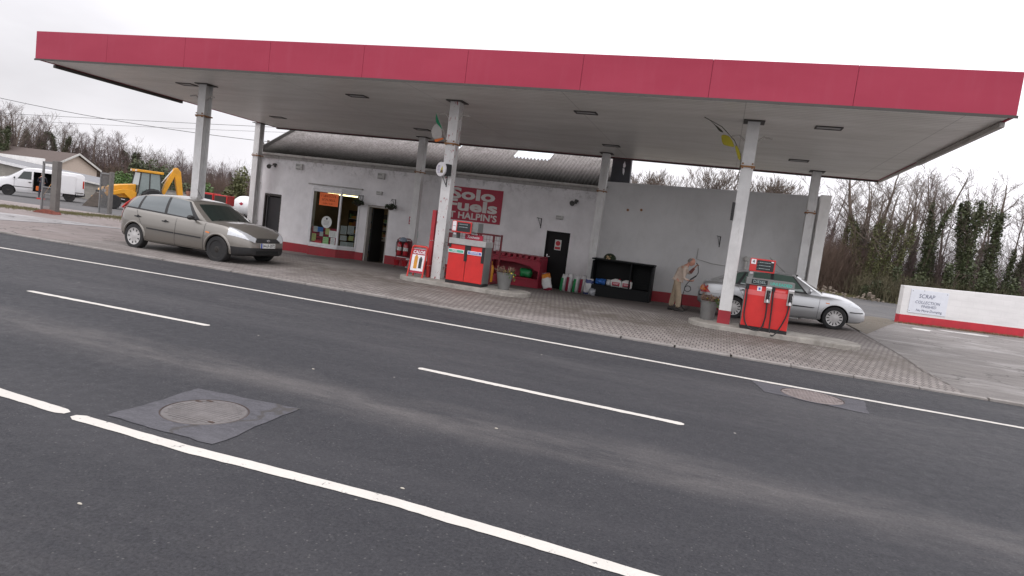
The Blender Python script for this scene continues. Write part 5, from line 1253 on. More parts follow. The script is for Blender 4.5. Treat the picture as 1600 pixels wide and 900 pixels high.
def handle(car, x, z, m, sd_=-1):
    h = car.bvh.ray_cast(Vector((x, sd_*3, z)), Vector((0, -sd_, 0)))[0]; y = h.y
    o = MB().box(x-.09, x+.09, min(y, y+sd_*.035), max(y, y+sd_*.035), z-.014, z+.014).build('door_handle', m, car.t, bevel=.01)
    MB().lathe([(.0001, y+sd_*.004), (.042, y+sd_*.004), (.042, y+sd_*.002)], c=(x, 0, z-.005), n=14, axis='y').build('handle_recess', 'arch_black', o)
# --- beige hatchback
t = thing('parked_car', 'dusty beige five-door hatchback at the left edge of the forecourt', 'car', (-13.67, 13.36, G(-13.6, 13.3)-.02), R(-1.5))
spec = dict(x0=-.68, x1=3.30, lipr=.028, W=.865, R=.305, arch=.355, axles=(0, 2.56),
    w=[(-.68, .60), (-.62, .70), (-.5, .79), (-.3, .835), (0, .86), (1, .865), (2.4, .86), (2.85, .845), (3.1, .80), (3.28, .71), (3.38, .60), (3.42, .5)],
    zb=[(-.68, .40), (-.55, .30), (-.3, .24), (.4, .205), (2.2, .205), (2.9, .2), (3.3, .22), (3.42, .27)],
    zt=[(-.68, .58), (-.63, .70), (-.58, .93), (-.5, .99), (.0, .975), (1, .94), (2.0, .905), (2.3, .895), (2.7, .865), (3.0, .81), (3.2, .745), (3.34, .66), (3.42, .52)],
    crown=[(-.68, .0), (-.5, .02), (0, .02), (2.0, .06), (2.4, .08), (2.8, .085), (3.1, .07), (3.3, .04), (3.42, .02)],
    mats=['paint_beige', 'trim_black', 'trim_black'], names=['body', 'front_bumper_skirt', 'sill_trim'],
    cuts=(.43, .235), matf=lambda c: 1 if (c.x > 2.9 and c.z < .43) or (c.x < -.35 and c.z < .34) else (2 if (c.z < .235) else 0))
for k_ in ('w', 'zb', 'zt', 'crown'): spec[k_] = [(x if x < 2.7 else 2.7+(x-2.7)*.833, q) for x, q in spec[k_]]
car = Car(t, spec)
car.cabin([((-.53, 1.0), (-.24, 1.275)), ((-.38, 1.0), (-.10, 1.30)), ((-.0, .985), (.05, 1.335)), ((.08, .983), (.12, 1.342)), ((.86, .95), (.84, 1.385)), ((.95, .945), (.92, 1.385)), ((1.80, .905), (1.42, 1.345)), ((1.97, .898), (1.475, 1.335)), ((2.2, .875), (1.53, 1.32))],
    ['b', 'g', 'k', 'g', 'k', 'g', 'k', 'b'], ty=.615)
car.wheels(['cover', 'steel'])
for sd_ in (-1, 1):
    mirror(car, 1.83, .93, .955, sd_, 'trim_black'); handle(car, .1, .80, 'trim_black', sd_); handle(car, .98, .775, 'trim_black', sd_)
    car.side('side_moulding', 'trim_black', [(.42, .535), (1.28, .515), (1.28, .545), (.42, .565)], sd_, off=.016, nu=10, nv=1); car.side('side_moulding', 'trim_black', [(1.31, .515), (2.1, .50), (2.1, .53), (1.31, .545)], sd_, off=.016, nu=10, nv=1)
    for x0_, x1_ in ((1.295, 1.30), (2.15, 2.17)): car.side('door_gap', 'arch_black', [(x0_-.004, .24), (x0_+.004, .24), (x1_+.004, .93), (x1_-.004, .93)], sd_, off=.003, nu=1, nv=12)
    car.side('door_gap', 'arch_black', [(.36, .42), (.368, .42), (.02, .95), (.012, .95)], sd_, off=.003, nu=1, nv=10)
    car.side('door_gap', 'arch_black', [(.40, .255), (2.13, .255), (2.13, .262), (.40, .262)], sd_, off=.003, nu=20, nv=1)
    car.side('side_indicator', 'lamp_amber', [(2.22, .66), (2.33, .65), (2.33, .68), (2.22, .69)], sd_, off=.01, nu=2, nv=1)
    car.patch('headlight', 'lamp_clear', [(2.86, sd_*.87, .69), (3.31, sd_*.46, .55), (3.29, sd_*.40, .66), (2.80, sd_*.74, .86)], (-.6, -sd_*.75, -.3), nu=14, nv=7, off=.010)
    car.patch('tail_light', 'lamp_red', [(-.66, sd_*.72, .72), (-.54, sd_*.86, .72), (-.50, sd_*.86, .97), (-.6, sd_*.7, .97)], (.5, -sd_, 0), nu=5, nv=5, off=.008)
    # tall rear lamp continuing up the rear pillar
    MB().tube([(-.55, sd_*.74, .96), (-.46, sd_*.715, 1.06), (-.36, sd_*.66, 1.17), (-.28, sd_*.62, 1.25)], [.028, .026, .02, .01], 8).build('tail_light', 'lamp_red', t, True)
car.patch('grille', 'trim_black', [(3.6, -.40, .555), (3.6, .40, .555), (3.6, .42, .64), (3.6, -.42, .64)], (-1, 0, 0), nu=12, nv=4, off=.008)
o = MB().lathe([(.0001, -.01), (.034, -.01), (.034, .01), (.0001, .012)], n=16, M=Matrix.Translation((3.305, 0, .60)) @ Matrix.Rotation(R(80), 4, 'Y') @ Matrix.Scale(1.6, 4, (0, 1, 0))).build('badge', 'chrome', t)
car.patch('bonnet_edge', 'arch_black', [(3.6, -.5, .648), (3.6, .5, .648), (3.6, .5, .655), (3.6, -.5, .655)], (-1, 0, 0), nu=14, nv=1, off=.003)
car.patch('lower_intake', 'arch_black', [(3.6, -.4, .27), (3.6, .4, .27), (3.6, .38, .36), (3.6, -.38, .36)], (-1, 0, 0), nu=10, nv=3, off=.006)
def number_plate(car, x, y, z, s_, rz=0, ry=0, w_=.5):
    p = MB().box(-.006, .006, -w_/2, w_/2, -.055, .055).build('number_plate', 'plate_white', car.t, loc=(x, y, z)); p.rotation_euler = (0, R(ry), R(rz))
    MB().box(.006, .008, -w_/2, -w_/2+.05, -.055, .055).build('country_band', 'plate_blue', p); text(s_, .1, (.0085, .025, 0), p, 'ink', 'registration', rot=(90, 0, 90), bold=.015, sx=.86); return p
number_plate(car, 3.325, -.02, .485, '04-LK-2072', ry=-4)
MB().tube([(1.2, 0, 1.40), (1.12, 0, 1.5), (1.02, 0, 1.62)], .005, 5).build('aerial', 'trim_black', t)
MB().bar((2.22, -.5, .985), (2.02, .1, 1.01), .012).bar((2.26, .1, 1.0), (2.02, .55, 1.0), .012).build('wiper', 'trim_black', t)
MB().box(1.62, 1.63, -.46, -.38, 1.26, 1.31).build('tax_disc', 'paper_blue', t)
number_plate(car, -.69, 0, .62, '04-LK-2072', rz=180)
# --- silver saloon
t = thing('parked_car', 'silver four-door saloon parked along the tall wall behind the right pump', 'car', (.52, 20.85, 0), 0)
za, zb_ = G(.55, 20.2), G(3.2, 20.2); t.location.z = za+.0; t.rotation_euler = (0, -math.atan2(zb_-za, 2.65), 0)
spec = dict(x0=-1.02, x1=3.50, W=.875, R=.315, arch=.365, axles=(0, 2.68),
    w=[(-1.02, .60), (-.95, .72), (-.8, .80), (-.5, .85), (0, .87), (1.2, .875), (2.6, .87), (2.95, .85), (3.15, .79), (3.32, .70), (3.45, .54), (3.50, .42)],
    zb=[(-1.02, .40), (-.9, .31), (-.4, .25), (.4, .21), (2.2, .21), (3.0, .2), (3.4, .22), (3.50, .28)],
    zt=[(-1.02, .56), (-.98, .70), (-.95, .92), (-.9, 1.0), (-.5, 1.03), (-.1, 1.01), (.6, .97), (1.6, .925), (2.1, .90), (2.5, .875), (2.9, .825), (3.15, .755), (3.3, .685), (3.42, .60), (3.50, .50)],
    crown=[(-1.02, .0), (-.9, .02), (-.4, .025), (0, .03), (1.8, .06), (2.3, .09), (2.8, .10), (3.15, .08), (3.35, .045), (3.50, .02)],
    mats=['paint_silver', 'trim_black'], names=['body', 'sill_trim'], matf=lambda c: 1 if c.z < .24 else 0)
car = Car(t, spec)
car.cabin([((-.62, 1.02), (.0, 1.33)), ((-.38, 1.015), (.10, 1.355)), ((.02, 1.0), (.25, 1.385)), ((.12, .996), (.30, 1.39)), ((.93, .965), (.93, 1.425)), ((1.03, .96), (1.01, 1.425)), ((1.86, .93), (1.48, 1.385)), ((1.93, .925), (1.52, 1.38)), ((2.33, .885), (1.62, 1.35))],
    ['b', 'g', 'k', 'g', 'k', 'g', 'k', 'b'], ty=.62, rs=(.1, .04), glass=('green_glass', 'screen_glass'))
car.wheels(['slots', 'slots'])
for sd_ in (-1, 1):
    # rear quarter window wedge
    mirror(car, 1.98, .945, 1.0, sd_, 'paint_silver'); handle(car, .22, .84, 'paint_silver', sd_); handle(car, 1.06, .82, 'paint_silver', sd_)
    car.side('side_moulding', 'trim_black', [(.45, .56), (1.3, .545), (1.3, .59), (.45, .605)], sd_, off=.014, nu=10, nv=1); car.side('side_moulding', 'trim_black', [(1.33, .545), (2.1, .535), (2.16, .56), (1.33, .59)], sd_, off=.014, nu=10, nv=1)
    for x0_, x1_ in ((1.31, 1.31), (2.22, 2.28)): car.side('door_gap', 'arch_black', [(x0_-.004, .25), (x0_+.004, .25), (x1_+.004, .95), (x1_-.004, .95)], sd_, off=.003, nu=1, nv=12)
    car.side('door_gap', 'arch_black', [(.40, .42), (.408, .42), (.06, .98), (.052, .98)], sd_, off=.003, nu=1, nv=10)
    car.side('door_gap', 'arch_black', [(.42, .262), (2.2, .262), (2.2, .268), (.42, .268)], sd_, off=.003, nu=20, nv=1)
    car.side('fuel_flap', 'arch_black', [(-.52, .76), (-.38, .76), (-.38, .763), (-.52, .763)], sd_, off=.003, nu=3, nv=1)
    car.side('bumper_moulding', 'trim_black', [(3.05, .50), (3.42, .49), (3.42, .52), (3.05, .53)], sd_, off=.012, nu=8, nv=1); car.side('bumper_moulding', 'trim_black', [(-.98, .56), (-.55, .56), (-.55, .595), (-.98, .60)], sd_, off=.012, nu=6, nv=1)
    car.side('bumper_gap', 'arch_black', [(-.98, .655), (-.42, .66), (-.42, .665), (-.98, .66)], sd_, off=.003, nu=8, nv=1)
    car.side('side_indicator', 'lamp_amber', [(2.42, .70), (2.52, .69), (2.52, .715), (2.42, .725)], sd_, off=.008, nu=2, nv=1)
    car.patch('headlight', 'lamp_clear', [(3.02, sd_*.85, .68), (3.44, sd_*.46, .56), (3.42, sd_*.42, .60), (3.0, sd_*.68, .76)], (-.6, -sd_*.75, -.2), nu=12, nv=6, off=.008)
    car.side('tail_light', 'lamp_red', [(-1.0, .68), (-.66, .68), (-.92, .98), (-.99, .98)], sd_, off=.010, nu=6, nv=6)
    car.side('tail_light', 'lamp_amber', [(-.96, .74), (-.78, .74), (-.90, .9), (-.95, .9)], sd_, off=.016, nu=5, nv=5)
MB().box(-1.06, -1.048, -.25, .25, .69, .79).build('number_plate', 'plate_white', t)
# --- white panel van in the far yard, sliding door open
VX, VY = -41.6, 32.8
t = thing('panel_van', 'white panel van with its side door open in the yard at the far left', 'van', (VX-.79*.95, VY+.61*.95, G(-41, 33)), math.pi+.925)
spec = dict(x0=-.80, x1=4.15, W=.95, R=.325, arch=.38, axles=(0, 3.25), tumble=.05, lip=0,
    w=[(-.80, .88), (-.7, .92), (-.4, .94), (0, .95), (3, .95), (3.5, .93), (3.85, .88), (4.05, .76), (4.15, .6)],
    zb=[(-.80, .42), (-.6, .34), (0, .28), (3.3, .27), (4.0, .24), (4.15, .3)],
    zt=[(-.80, 1.70), (-.72, 1.84), (-.5, 1.88), (.5, 1.9), (1.8, 1.9), (2.25, 1.86), (2.5, 1.76), (3.2, 1.22), (3.35, 1.15), (3.7, 1.06), (3.95, .97), (4.08, .84), (4.15, .66)],
    crown=[(-.8, .02), (0, .05), (2.2, .05), (3.3, .07), (3.9, .06), (4.15, .02)],
    mats=['paint_white', 'trim_black'], names=['body', 'lower_bumper'], matf=lambda c: 1 if (c.z < .5 and (c.x > 3.6 or c.x < -.4)) else 0, cuts=(.5,),
    boxcuts=[(.95, 1.98, .1, 1.2, .42, 1.68)])
car = Car(t, spec); car.wheels(['steel', 'steel'])
MB().box(.97, 1.96, .02, .08, .44, 1.66).build('load_bay', mat('van_inside', (.06, .06, .065), .8), t)
car.side('side_window', 'screen_glass', [(2.08, 1.15), (2.8, 1.15), (2.5, 1.64), (2.08, 1.67)], 1, off=.008, nu=8, nv=6)
car.patch('windscreen', 'screen_glass', [(3.5, -.78, 1.2), (3.5, .78, 1.2), (2.8, .70, 1.75), (2.8, -.70, 1.75)], (-.6, 0, -.8), nu=10, nv=8, off=.01)
mirror(car, 2.95, 1.08, 1.2, 1, 'trim_black'); handle(car, 2.15, .98, 'trim_black', 1); handle(car, .75, .98, 'trim_black', 1)
MB().box(-.30, .93, .955, .995, .50, 1.72).build('sliding_door', 'paint_white', t, bevel=.02)
car.side('side_moulding', 'steel_black', [(-.75, .62), (.9, .62), (.9, .66), (-.75, .66)], 1, off=.05, nu=10, nv=1); car.side('side_moulding', 'steel_black', [(2.0, .62), (3.0, .62), (3.0, .66), (2.0, .66)], 1, off=.01, nu=8, nv=1)
for x_ in (2.0, 2.95): car.side('door_gap', 'arch_black', [(x_, .35), (x_+.012, .35), (x_+.012, 1.2), (x_, 1.2)], 1, off=.003, nu=1, nv=10)
car.side('tail_light', 'lamp_red', [(-.78, .95), (-.7, .95), (-.7, 1.45), (-.78, 1.45)], 1, off=.01, nu=2, nv=6)
car.patch('headlight', 'lamp_clear', [(3.75, .9, .8), (4.12, .62, .72), (4.1, .58, .9), (3.7, .85, .99)], (-.7, -.7, -.1), nu=8, nv=5, off=.01)
MB().box(-.86, -.78, -.85, .85, .42, .62).build('rear_bumper', 'trim_black', t, bevel=.02)
# --- yellow backhoe loader
mat('digger_yellow', (.72, .33, .015), .4, var=.1, scale=3, dirt=.25); mat('digger_black', (.03, .028, .026), .6, dirt=.3); mat('mud', (.12, .1, .085), .9, var=.3, scale=5, bmp=.4); mat('cab_glass', (.16, .2, .19), .06, coat=.9); mat('ram_steel', (.5, .5, .5), .25, .9)
JX, JY = -37.0, 34.3; jz = G(-35.6, 34)
t = thing('backhoe_loader', 'yellow backhoe loader with folded rear arm in the yard beside the van', 'digger', (JX, JY, jz), math.pi+1.12)
MB().prism([(.55, .75), (2.55, .75), (2.6, 1.0), (2.35, 1.28), (1.6, 1.55), (.55, 1.72)], -.42, .42, 'y').build('bonnet', 'digger_yellow', t, bevel=.04)
MB().box(2.50, 2.64, -.36, .36, .72, 1.08).build('grille', 'digger_black', t, bevel=.02)
for s in (-1, 1):
    MB().box(2.28, 2.5, s*.44-.02, s*.44+.02, 1.0, 1.2).build('headlight', 'lamp_clear', t)
    MB().prism([(.5, .7), (.9, .7), (1.3, 1.05), (2.2, .78), (2.7, .5), (2.8, .62), (2.3, 1.0), (1.35, 1.32), (.9, 1.3), (.5, 1.15)], s*.62-.06, s*.62+.06, 'y').build('loader_arm', 'digger_yellow', t, bevel=.02)
    MB().tube([(1.2, s*.56, .62), (2.6, s*.56, .82)], .035, 8).build('ram', 'ram_steel', t)
MB().box(-.6, 2.4, -.45, .45, .5, .76).build('chassis', 'digger_black', t, bevel=.02)
bk = thing('loader_bucket', 'muddy steel bucket attachment standing on the ground between van and digger', 'bucket', (-37.6, 31.9, G(-37.6, 31.9)), math.pi+.75)
MB().prism([(.5, 0), (1.0, -.02), (.85, .1), (.45, .3), (.3, .6), (.32, .95), (.12, .9), (.0, .4), (.1, .05)], -.75, .75, 'y').build('shell', 'mud', bk, bevel=.01)
for s in (-1, 1): MB().prism([(.5, 0), (1.0, 0), (.45, .75), (.32, .95), (.1, .5), (.15, .05)], s*.75-.02, s*.75+.02, 'y').build('side_plate', 'mud', bk, bevel=.005)
MB().tube([(.1, -.5, .5), (.0, -.5, 1.35), (-.1, -.5, 1.4), (-.1, .3, 1.42), (0, .3, .8)], .035, 6).build('guard_rail', 'digger_black', bk); MB().prism([(-.1, .3), (.1, .3), (.1, 1.1), (-.2, .8)], -.2, .2, 'y').build('hitch', 'digger_black', bk)
# cab: posts, glass, roof
cp = [(-.85, .62), (.5, .66)]
mb = MB()
for x0_, x1_, xt in ((-.95, -.87, -.78), (-.2, -.14, -.15), (.50, .58, .38)):
    for s in (-1, 1): mb.bar(((x0_+x1_)/2, s*.72, .95), (xt, s*.66, 2.55), .07)
for s in (-1, 1): mb.box(-.95, .6, s*.72-.03, s*.72+.03, .85, .97)
mb.box(.5, .58, -.72, .72, .9, 1.2).build('cab_frame', 'digger_black', t)
for s in (-1, 1):
    MB().add([(-.9, s*.73, .97), (-.18, s*.73, .97), (-.16, s*.67, 2.5), (-.76, s*.67, 2.5)], [(0, 1, 2, 3)]).build('cab_window', 'cab_glass', t, solid=.01); MB().add([(-.14, s*.73, .97), (.5, s*.73, .97), (.36, s*.67, 2.5), (-.12, s*.67, 2.5)], [(0, 1, 2, 3)]).build('cab_window', 'cab_glass', t, solid=.01)
MB().add([(.54, -.7, 1.2), (.54, .7, 1.2), (.38, .64, 2.5), (.38, -.64, 2.5)], [(0, 1, 2, 3)]).build('windscreen', 'cab_glass', t, solid=.01); MB().add([(-.92, -.7, 1.2), (-.92, .7, 1.2), (-.78, .64, 2.5), (-.78, -.64, 2.5)], [(0, 1, 2, 3)]).build('rear_window', 'cab_glass', t, solid=.01)
rf = MB().box(-.95, .62, -.8, .8, 2.54, 2.70).build('cab_roof', 'digger_yellow', t, bevel=.03); MB().box(.62, .66, -.6, -.4, 2.57, 2.66).box(.62, .66, .4, .6, 2.57, 2.66).build('work_light', 'lamp_clear', rf)
MB().box(-.3, .1, -.25, .25, .9, 1.25).box(-.35, -.25, -.25, .25, 1.25, 1.8).build('seat', 'digger_black', t, bevel=.03)
MB().box(-.5, .1, .45, .75, .6, .95).box(-.5, .1, -.75, -.45, .6, .95).build('step_box', 'digger_yellow', t, bevel=.02)
for ax, rr, ww in ((1.95, .44, .32), (-.35, .76, .45)):
    for s in (-1, 1):
        wq = MB().lathe([(rr*.55, -ww/2), (rr*.9, -ww/2), (rr, -ww*.35), (rr, ww*.35), (rr*.9, ww/2), (rr*.55, ww/2)], n=28, axis='y').build('wheel', 'tyre', t, 30, loc=(ax, s*.88, rr))
        MB().lathe([(rr*.56, -ww*.3), (rr*.56, ww*.3), (rr*.4, ww*.1*s), (.0001, ww*.1*s)], n=24, axis='y').build('rim', 'digger_yellow', wq, True)
        mb = MB()
        for k in range(18): a = 2*math.pi*k/18; mb.bar((rr*1.0*math.cos(a), -ww*.4, rr*1.0*math.sin(a)), (rr*1.0*math.cos(a+.15), ww*.4, rr*1.0*math.sin(a+.15)), .045)
        mb.build('tread', 'tyre', wq)
MB().prism([(-1.15, .85), (-.98, .75), (-1.25, 1.9), (-1.75, 3.0), (-1.98, 3.12), (-2.05, 2.95), (-1.62, 1.95)], -.14, .14, 'y').build('boom', 'digger_yellow', t, bevel=.03)
MB().prism([(-1.80, 3.12), (-2.02, 3.15), (-2.25, 2.9), (-2.5, 1.3), (-2.42, .8), (-2.25, .82), (-2.12, 1.4), (-1.85, 2.6)], -.13, .13, 'y').build('dipper', 'digger_yellow', t, bevel=.03)
MB().tube([(-1.1, 0, 2.0), (-1.75, 0, 2.95)], .05, 8).build('ram', 'ram_steel', t); MB().prism([(-2.5, .9), (-2.3, .85), (-2.05, .6), (-2.1, .2), (-2.5, .1), (-2.75, .4)], -.3, .3, 'y').build('rear_bucket', 'mud', t, bevel=.01)
MB().box(-1.3, -.95, -.7, .7, .4, .9).build('rear_frame', 'digger_black', t, bevel=.02)
for s in (-1, 1): MB().box(-1.25, -1.05, s*.85-.1, s*.85+.1, .05, 1.2).build('stabiliser_leg', 'digger_yellow', t, bevel=.02)
# ------------------------------------------------------------------ people
mat('skin', (.48, .24, .17), .5, var=.08, scale=20); mat('cream_cloth', (.49, .40, .33), .85, var=.12, scale=12, bmp=.3); mat('fawn_cloth', (.34, .27, .19), .85, var=.2, scale=9, bmp=.4); mat('shoe_dark', (.02, .018, .016), .6); mat('hair_grey', (.22, .19, .17), .8); mat('hair_brown', (.06, .03, .02), .7); mat('navy_cloth', (.02, .022, .035), .85, var=.2); mat('sleeve_red', (.2, .07, .06), .8); mat('eye_dark', (.02, .015, .012), .3); mat('lips', (.35, .12, .1), .5)
def skin_mesh(name, J, E_, m, par, sub=2):
    """J: name -> (point, radius); E_: pairs; grown into one surface"""
    ks = list(J); me = bpy.data.meshes.new(name); me.from_pydata([J[k][0] for k in ks], [(ks.index(a), ks.index(b)) for a, b in E_], [])
    o = bpy.data.objects.new(name, me); col.objects.link(o); md = o.modifiers.new('skin', 'SKIN'); md.use_smooth_shade = True
    sv = me.skin_vertices[0].data
    for i, k in enumerate(ks):
        r_ = J[k][1]; sv[i].radius = r_ if isinstance(r_, tuple) else (r_, r_); sv[i].use_root = (i == 0)
    s = o.modifiers.new('s', 'SUBSURF'); s.levels = s.render_levels = sub
    dg = bpy.context.evaluated_depsgraph_get(); dg.update(); me2 = bpy.data.meshes.new_from_object(o.evaluated_get(dg)); bpy.data.objects.remove(o)
    me2.name = name; me2.materials.clear(); me2.materials.append(MATS[m]); me2.polygons.foreach_set('use_smooth', [True]*len(me2.polygons))
    q = bpy.data.objects.new(name, me2); col.objects.link(q); q.parent = par; return q
def under(J): return {k: (p, tuple(x*.84 for x in r_) if isinstance(r_, tuple) else r_*(.84 if k[0] != 'a' else .6)) for k, (p, r_) in J.items() if k not in ('tR', 'tL')}
def head_mesh(M, hair, par, body, bald=False):
    """head with brow, nose, lips, chin and ears, merged into the body mesh; x forward"""
    bm = bmesh.new(); bmesh.ops.create_uvsphere(bm, u_segments=28, v_segments=20, radius=1)
    for v in bm.verts:
        x, y, z = v.co; px = .098*x; py = .076*y; pz = .118*z
        if z < 0: k = 1+.18*z; py *= k; px *= (1+.04*z); 
        if x > .3 and z < -.3: px += .006*(1-abs(y))
        if x > .8 and -.25 < z < .08: px += .024*math.exp(-(y/.16)**2)*(1-(z+.1)/.35 if z > -.1 else 1)
        if x > .6 and .1 < z < .3: px += .004
        if x > .75 and .0 < z < .16 and .2 < abs(y) < .55: px -= .008
        v.co = (px, py, pz)
    for s in (-1, 1):
        r_ = bmesh.ops.create_uvsphere(bm, u_segments=10, v_segments=8, radius=1)
        for v in r_['verts']: v.co = (v.co.x*.02-.005, v.co.y*.01+s*.078, v.co.z*.032)
    for v in bm.verts: v.co = M @ v.co
    bm2 = bmesh.new(); bm2.from_mesh(body.data); tmp = bpy.data.meshes.new('t'); bm.to_mesh(tmp); bm2.from_mesh(tmp); bpy.data.meshes.remove(tmp)
    for f in bm2.faces: f.smooth = True
    bm2.to_mesh(body.data); bm.free(); bm2.free()
    hb = bmesh.new(); bmesh.ops.create_uvsphere(hb, u_segments=26, v_segments=18, radius=1); r = random.Random(4)
    kill = []
    for v in hb.verts:
        x, y, z = v.co
        keep = (z > .28 or x < -.05+.35*(z+.4)) and z > -.62
        if bald: keep = (x < .12 and z > -.45 and z < .72) 
        if not keep: kill.append(v)
        k = 1.07+r.uniform(0, .05); v.co = (.098*x*k-.004, .076*y*k*1.02, .118*z*k)
    bmesh.ops.delete(hb, geom=kill, context='VERTS')
    for v in hb.verts: v.co = M @ v.co
    me = bpy.data.meshes.new('hair'); hb.to_mesh(me); hb.free(); me.materials.append(MATS[hair]); me.polygons.foreach_set('use_smooth', [True]*len(me.polygons))
    o = bpy.data.objects.new('hair', me); col.objects.link(o); o.parent = par
    mb = MB()
    for s in (-1, 1): mb.lathe([(.0001, .008), (.011, .004), (.0001, -.004)], n=10, M=M @ Matrix.Translation((.084, s*.03, .012)) @ Matrix.Rotation(R(90), 4, 'Y'))
    mb.build('eyes', 'eye_dark', par, True)
    MB().lathe([(.0001, .004), (.02, 0), (.0001, -.003)], n=12, M=M @ Matrix.Translation((.094, 0, -.056)) @ Matrix.Rotation(R(90), 4, 'Y') @ Matrix.Scale(.35, 4, (1, 0, 0))).build('mouth', 'lips', par, True)
def hand(wr, d, palm_n, body, s=1., curl=.5):
    """palm, four unequal curled fingers and a thumb, joined to the body mesh"""
    wr = Vector(wr); d = Vector(d).normalized(); n = Vector(palm_n); n = (n-d*n.dot(d)).normalized(); sd_ = d.cross(n).normalized()
    mb = MB(); c = wr+d*.045*s
    ring = []
    for t_, w_, th in ((0, .024, .018), (.03, .036, .016), (.07, .042, .014), (.092, .038, .012)):
        p = wr+d*t_*s; ring.append([p+sd_*w_*s*math.cos(a)+n*th*s*math.sin(a) for a in np.linspace(0, 2*math.pi, 11)[:-1]])
    V = [p for r_ in ring for p in r_]; F = [(i*10+j, i*10+(j+1) % 10, (i+1)*10+(j+1) % 10, (i+1)*10+j) for i in range(3) for j in range(10)]+[tuple(range(30, 40))]
    mb.add(V, F)
    for k, (off, ln) in enumerate(((-.030, .068), (-.010, .078), (.011, .072), (.030, .056))):
        p = wr+(d*.085+sd_*off)*s; pts = [p]; dd = d.copy()
        for q in range(3):
            dd = (dd*math.cos(curl*(.7+.1*k))+n*math.sin(curl*(.7+.1*k))).normalized() if q else (dd*math.cos(curl*.6)+n*math.sin(curl*.6)).normalized()
            pts.append(pts[-1]+dd*ln*s*(.42, .32, .26)[q])
        mb.tube(pts, [.0095*s, .009*s, .008*s, .0065*s], 7)
    p = wr+(d*.025+sd_*-.032)*s; d2 = (d*.6-sd_*.7+n*.35).normalized(); p2 = p+d2*.035*s; p3 = p2+(d*.7+n*.6-sd_*.1).normalized()*.03*s
    mb.tube([p, p2, p3, p3+(d*.5+n*.8).normalized()*.02*s], [.013*s, .011*s, .0095*s, .007*s], 7)
    bm = bmesh.new(); bm.from_mesh(body.data); tmp = mb.build('t', 'skin'); bm.from_mesh(tmp.data); bpy.data.objects.remove(tmp)
    for f in bm.faces: f.smooth = True
    bm.to_mesh(body.data); bm.free()
def shoe(p, ang, par, m='shoe_dark', L_=.28):
    mb = MB(); V = []; n = 14
    for t_, w_, h_ in ((-.08, .03, .07), (-.06, .042, .085), (.0, .042, .1), (.07, .045, .07), (.13, .048, .05), (.17, .04, .04), (.195, .015, .025)):
        V += [(t_, w_*math.cos(a), max(0, h_*(.5+.5*math.sin(a)))) for a in np.linspace(0, 2*math.pi, n+1)[:-1]]
    F = [(i*n+j, i*n+(j+1) % n, (i+1)*n+(j+1) % n, (i+1)*n+j) for i in range(6) for j in range(n)]+[tuple(range(n)), tuple(6*n+j for j in range(n))[::-1]]
    o = mb.add(V, F).build('shoe', m, par, 'all', loc=p); o.rotation_euler = (0, 0, ang); return o
# --- the man bending at the air line, facing +X (to the saloon's tail)
MX, MY = -1.02, 19.2; mz = G(MX, MY)
t = thing('person', 'man in cream overalls bending forward with an air hose behind the saloon', 'person', (MX, MY, mz))
J = {'pelvis': ((-.08, 0, .86), (.132, .16)), 'waist': ((-.05, 0, 1.0), (.115, .145)), 'chest': ((.01, 0, 1.14), (.125, .165)), 'sh': ((.07, 0, 1.26), (.095, .12)), 'neck': ((.13, 0, 1.34), .055), 'skull': ((.17, 0, 1.395), .05),
     'hR': ((-.08, -.09, .82), .095), 'kR': ((.01, -.12, .46), .062), 'aR': ((.035, -.13, .1), .042), 'tR': ((.16, -.135, .05), .035),
     'hL': ((-.09, .09, .82), .095), 'kL': ((-.13, .12, .46), .062), 'aL': ((-.18, .13, .1), .042), 'tL': ((-.06, .135, .05), .035),
     'sR': ((.06, -.17, 1.23), .062), 'eR': ((.09, -.21, .96), .045), 'wR': ((.24, -.16, .91), .03),
     'sL': ((.08, .17, 1.24), .062), 'eL': ((.2, .2, 1.09), .045), 'wL': ((.33, .14, 1.29), .03)}
E_ = [('pelvis', 'waist'), ('waist', 'chest'), ('chest', 'sh'), ('sh', 'neck'), ('neck', 'skull'), ('pelvis', 'hR'), ('hR', 'kR'), ('kR', 'aR'), ('aR', 'tR'), ('pelvis', 'hL'), ('hL', 'kL'), ('kL', 'aL'), ('aL', 'tL'), ('sh', 'sR'), ('sR', 'eR'), ('eR', 'wR'), ('sh', 'sL'), ('sL', 'eL'), ('eL', 'wL')]
body = skin_mesh('body', under(J), [e for e in E_ if e[1] not in ('tR', 'tL')], 'skin', t)
hand(J['wR'][0], (1, .1, .05), (0, .5, 1), body, 1., .75); hand(J['wL'][0], (.5, -.2, .8), (.6, -.3, -.2), body, 1., .8)
head_mesh(Matrix.Translation((.225, 0, 1.435)) @ Matrix.Rotation(R(28), 4, 'Y') @ Matrix.Rotation(R(-8), 4, 'Z'), 'hair_grey', t, body, bald=True)
ks = [k for k in J if k not in ('neck', 'skull', 'tR', 'tL', 'wR', 'wL')]
Jc = {k: J[k] for k in ks}
def grow(a, b, u): return tuple(a[i]+(b[i]-a[i])*u for i in range(3))
Jc['cR'] = (grow(J['eR'][0], J['wR'][0], .75), .042); Jc['cL'] = (grow(J['eL'][0], J['wL'][0], .25), .05); Jc['aR'] = (J['aR'][0], .075); Jc['aL'] = (J['aL'][0], .075); Jc['kR'] = (J['kR'][0], .095); Jc['kL'] = (J['kL'][0], .095)
Jc['col'] = (grow(J['sh'][0], J['neck'][0], .55), .075)
Ec = [(a, b) for a, b in E_ if a in Jc and b in Jc]+[('eR', 'cR'), ('eL', 'cL'), ('sh', 'col')]
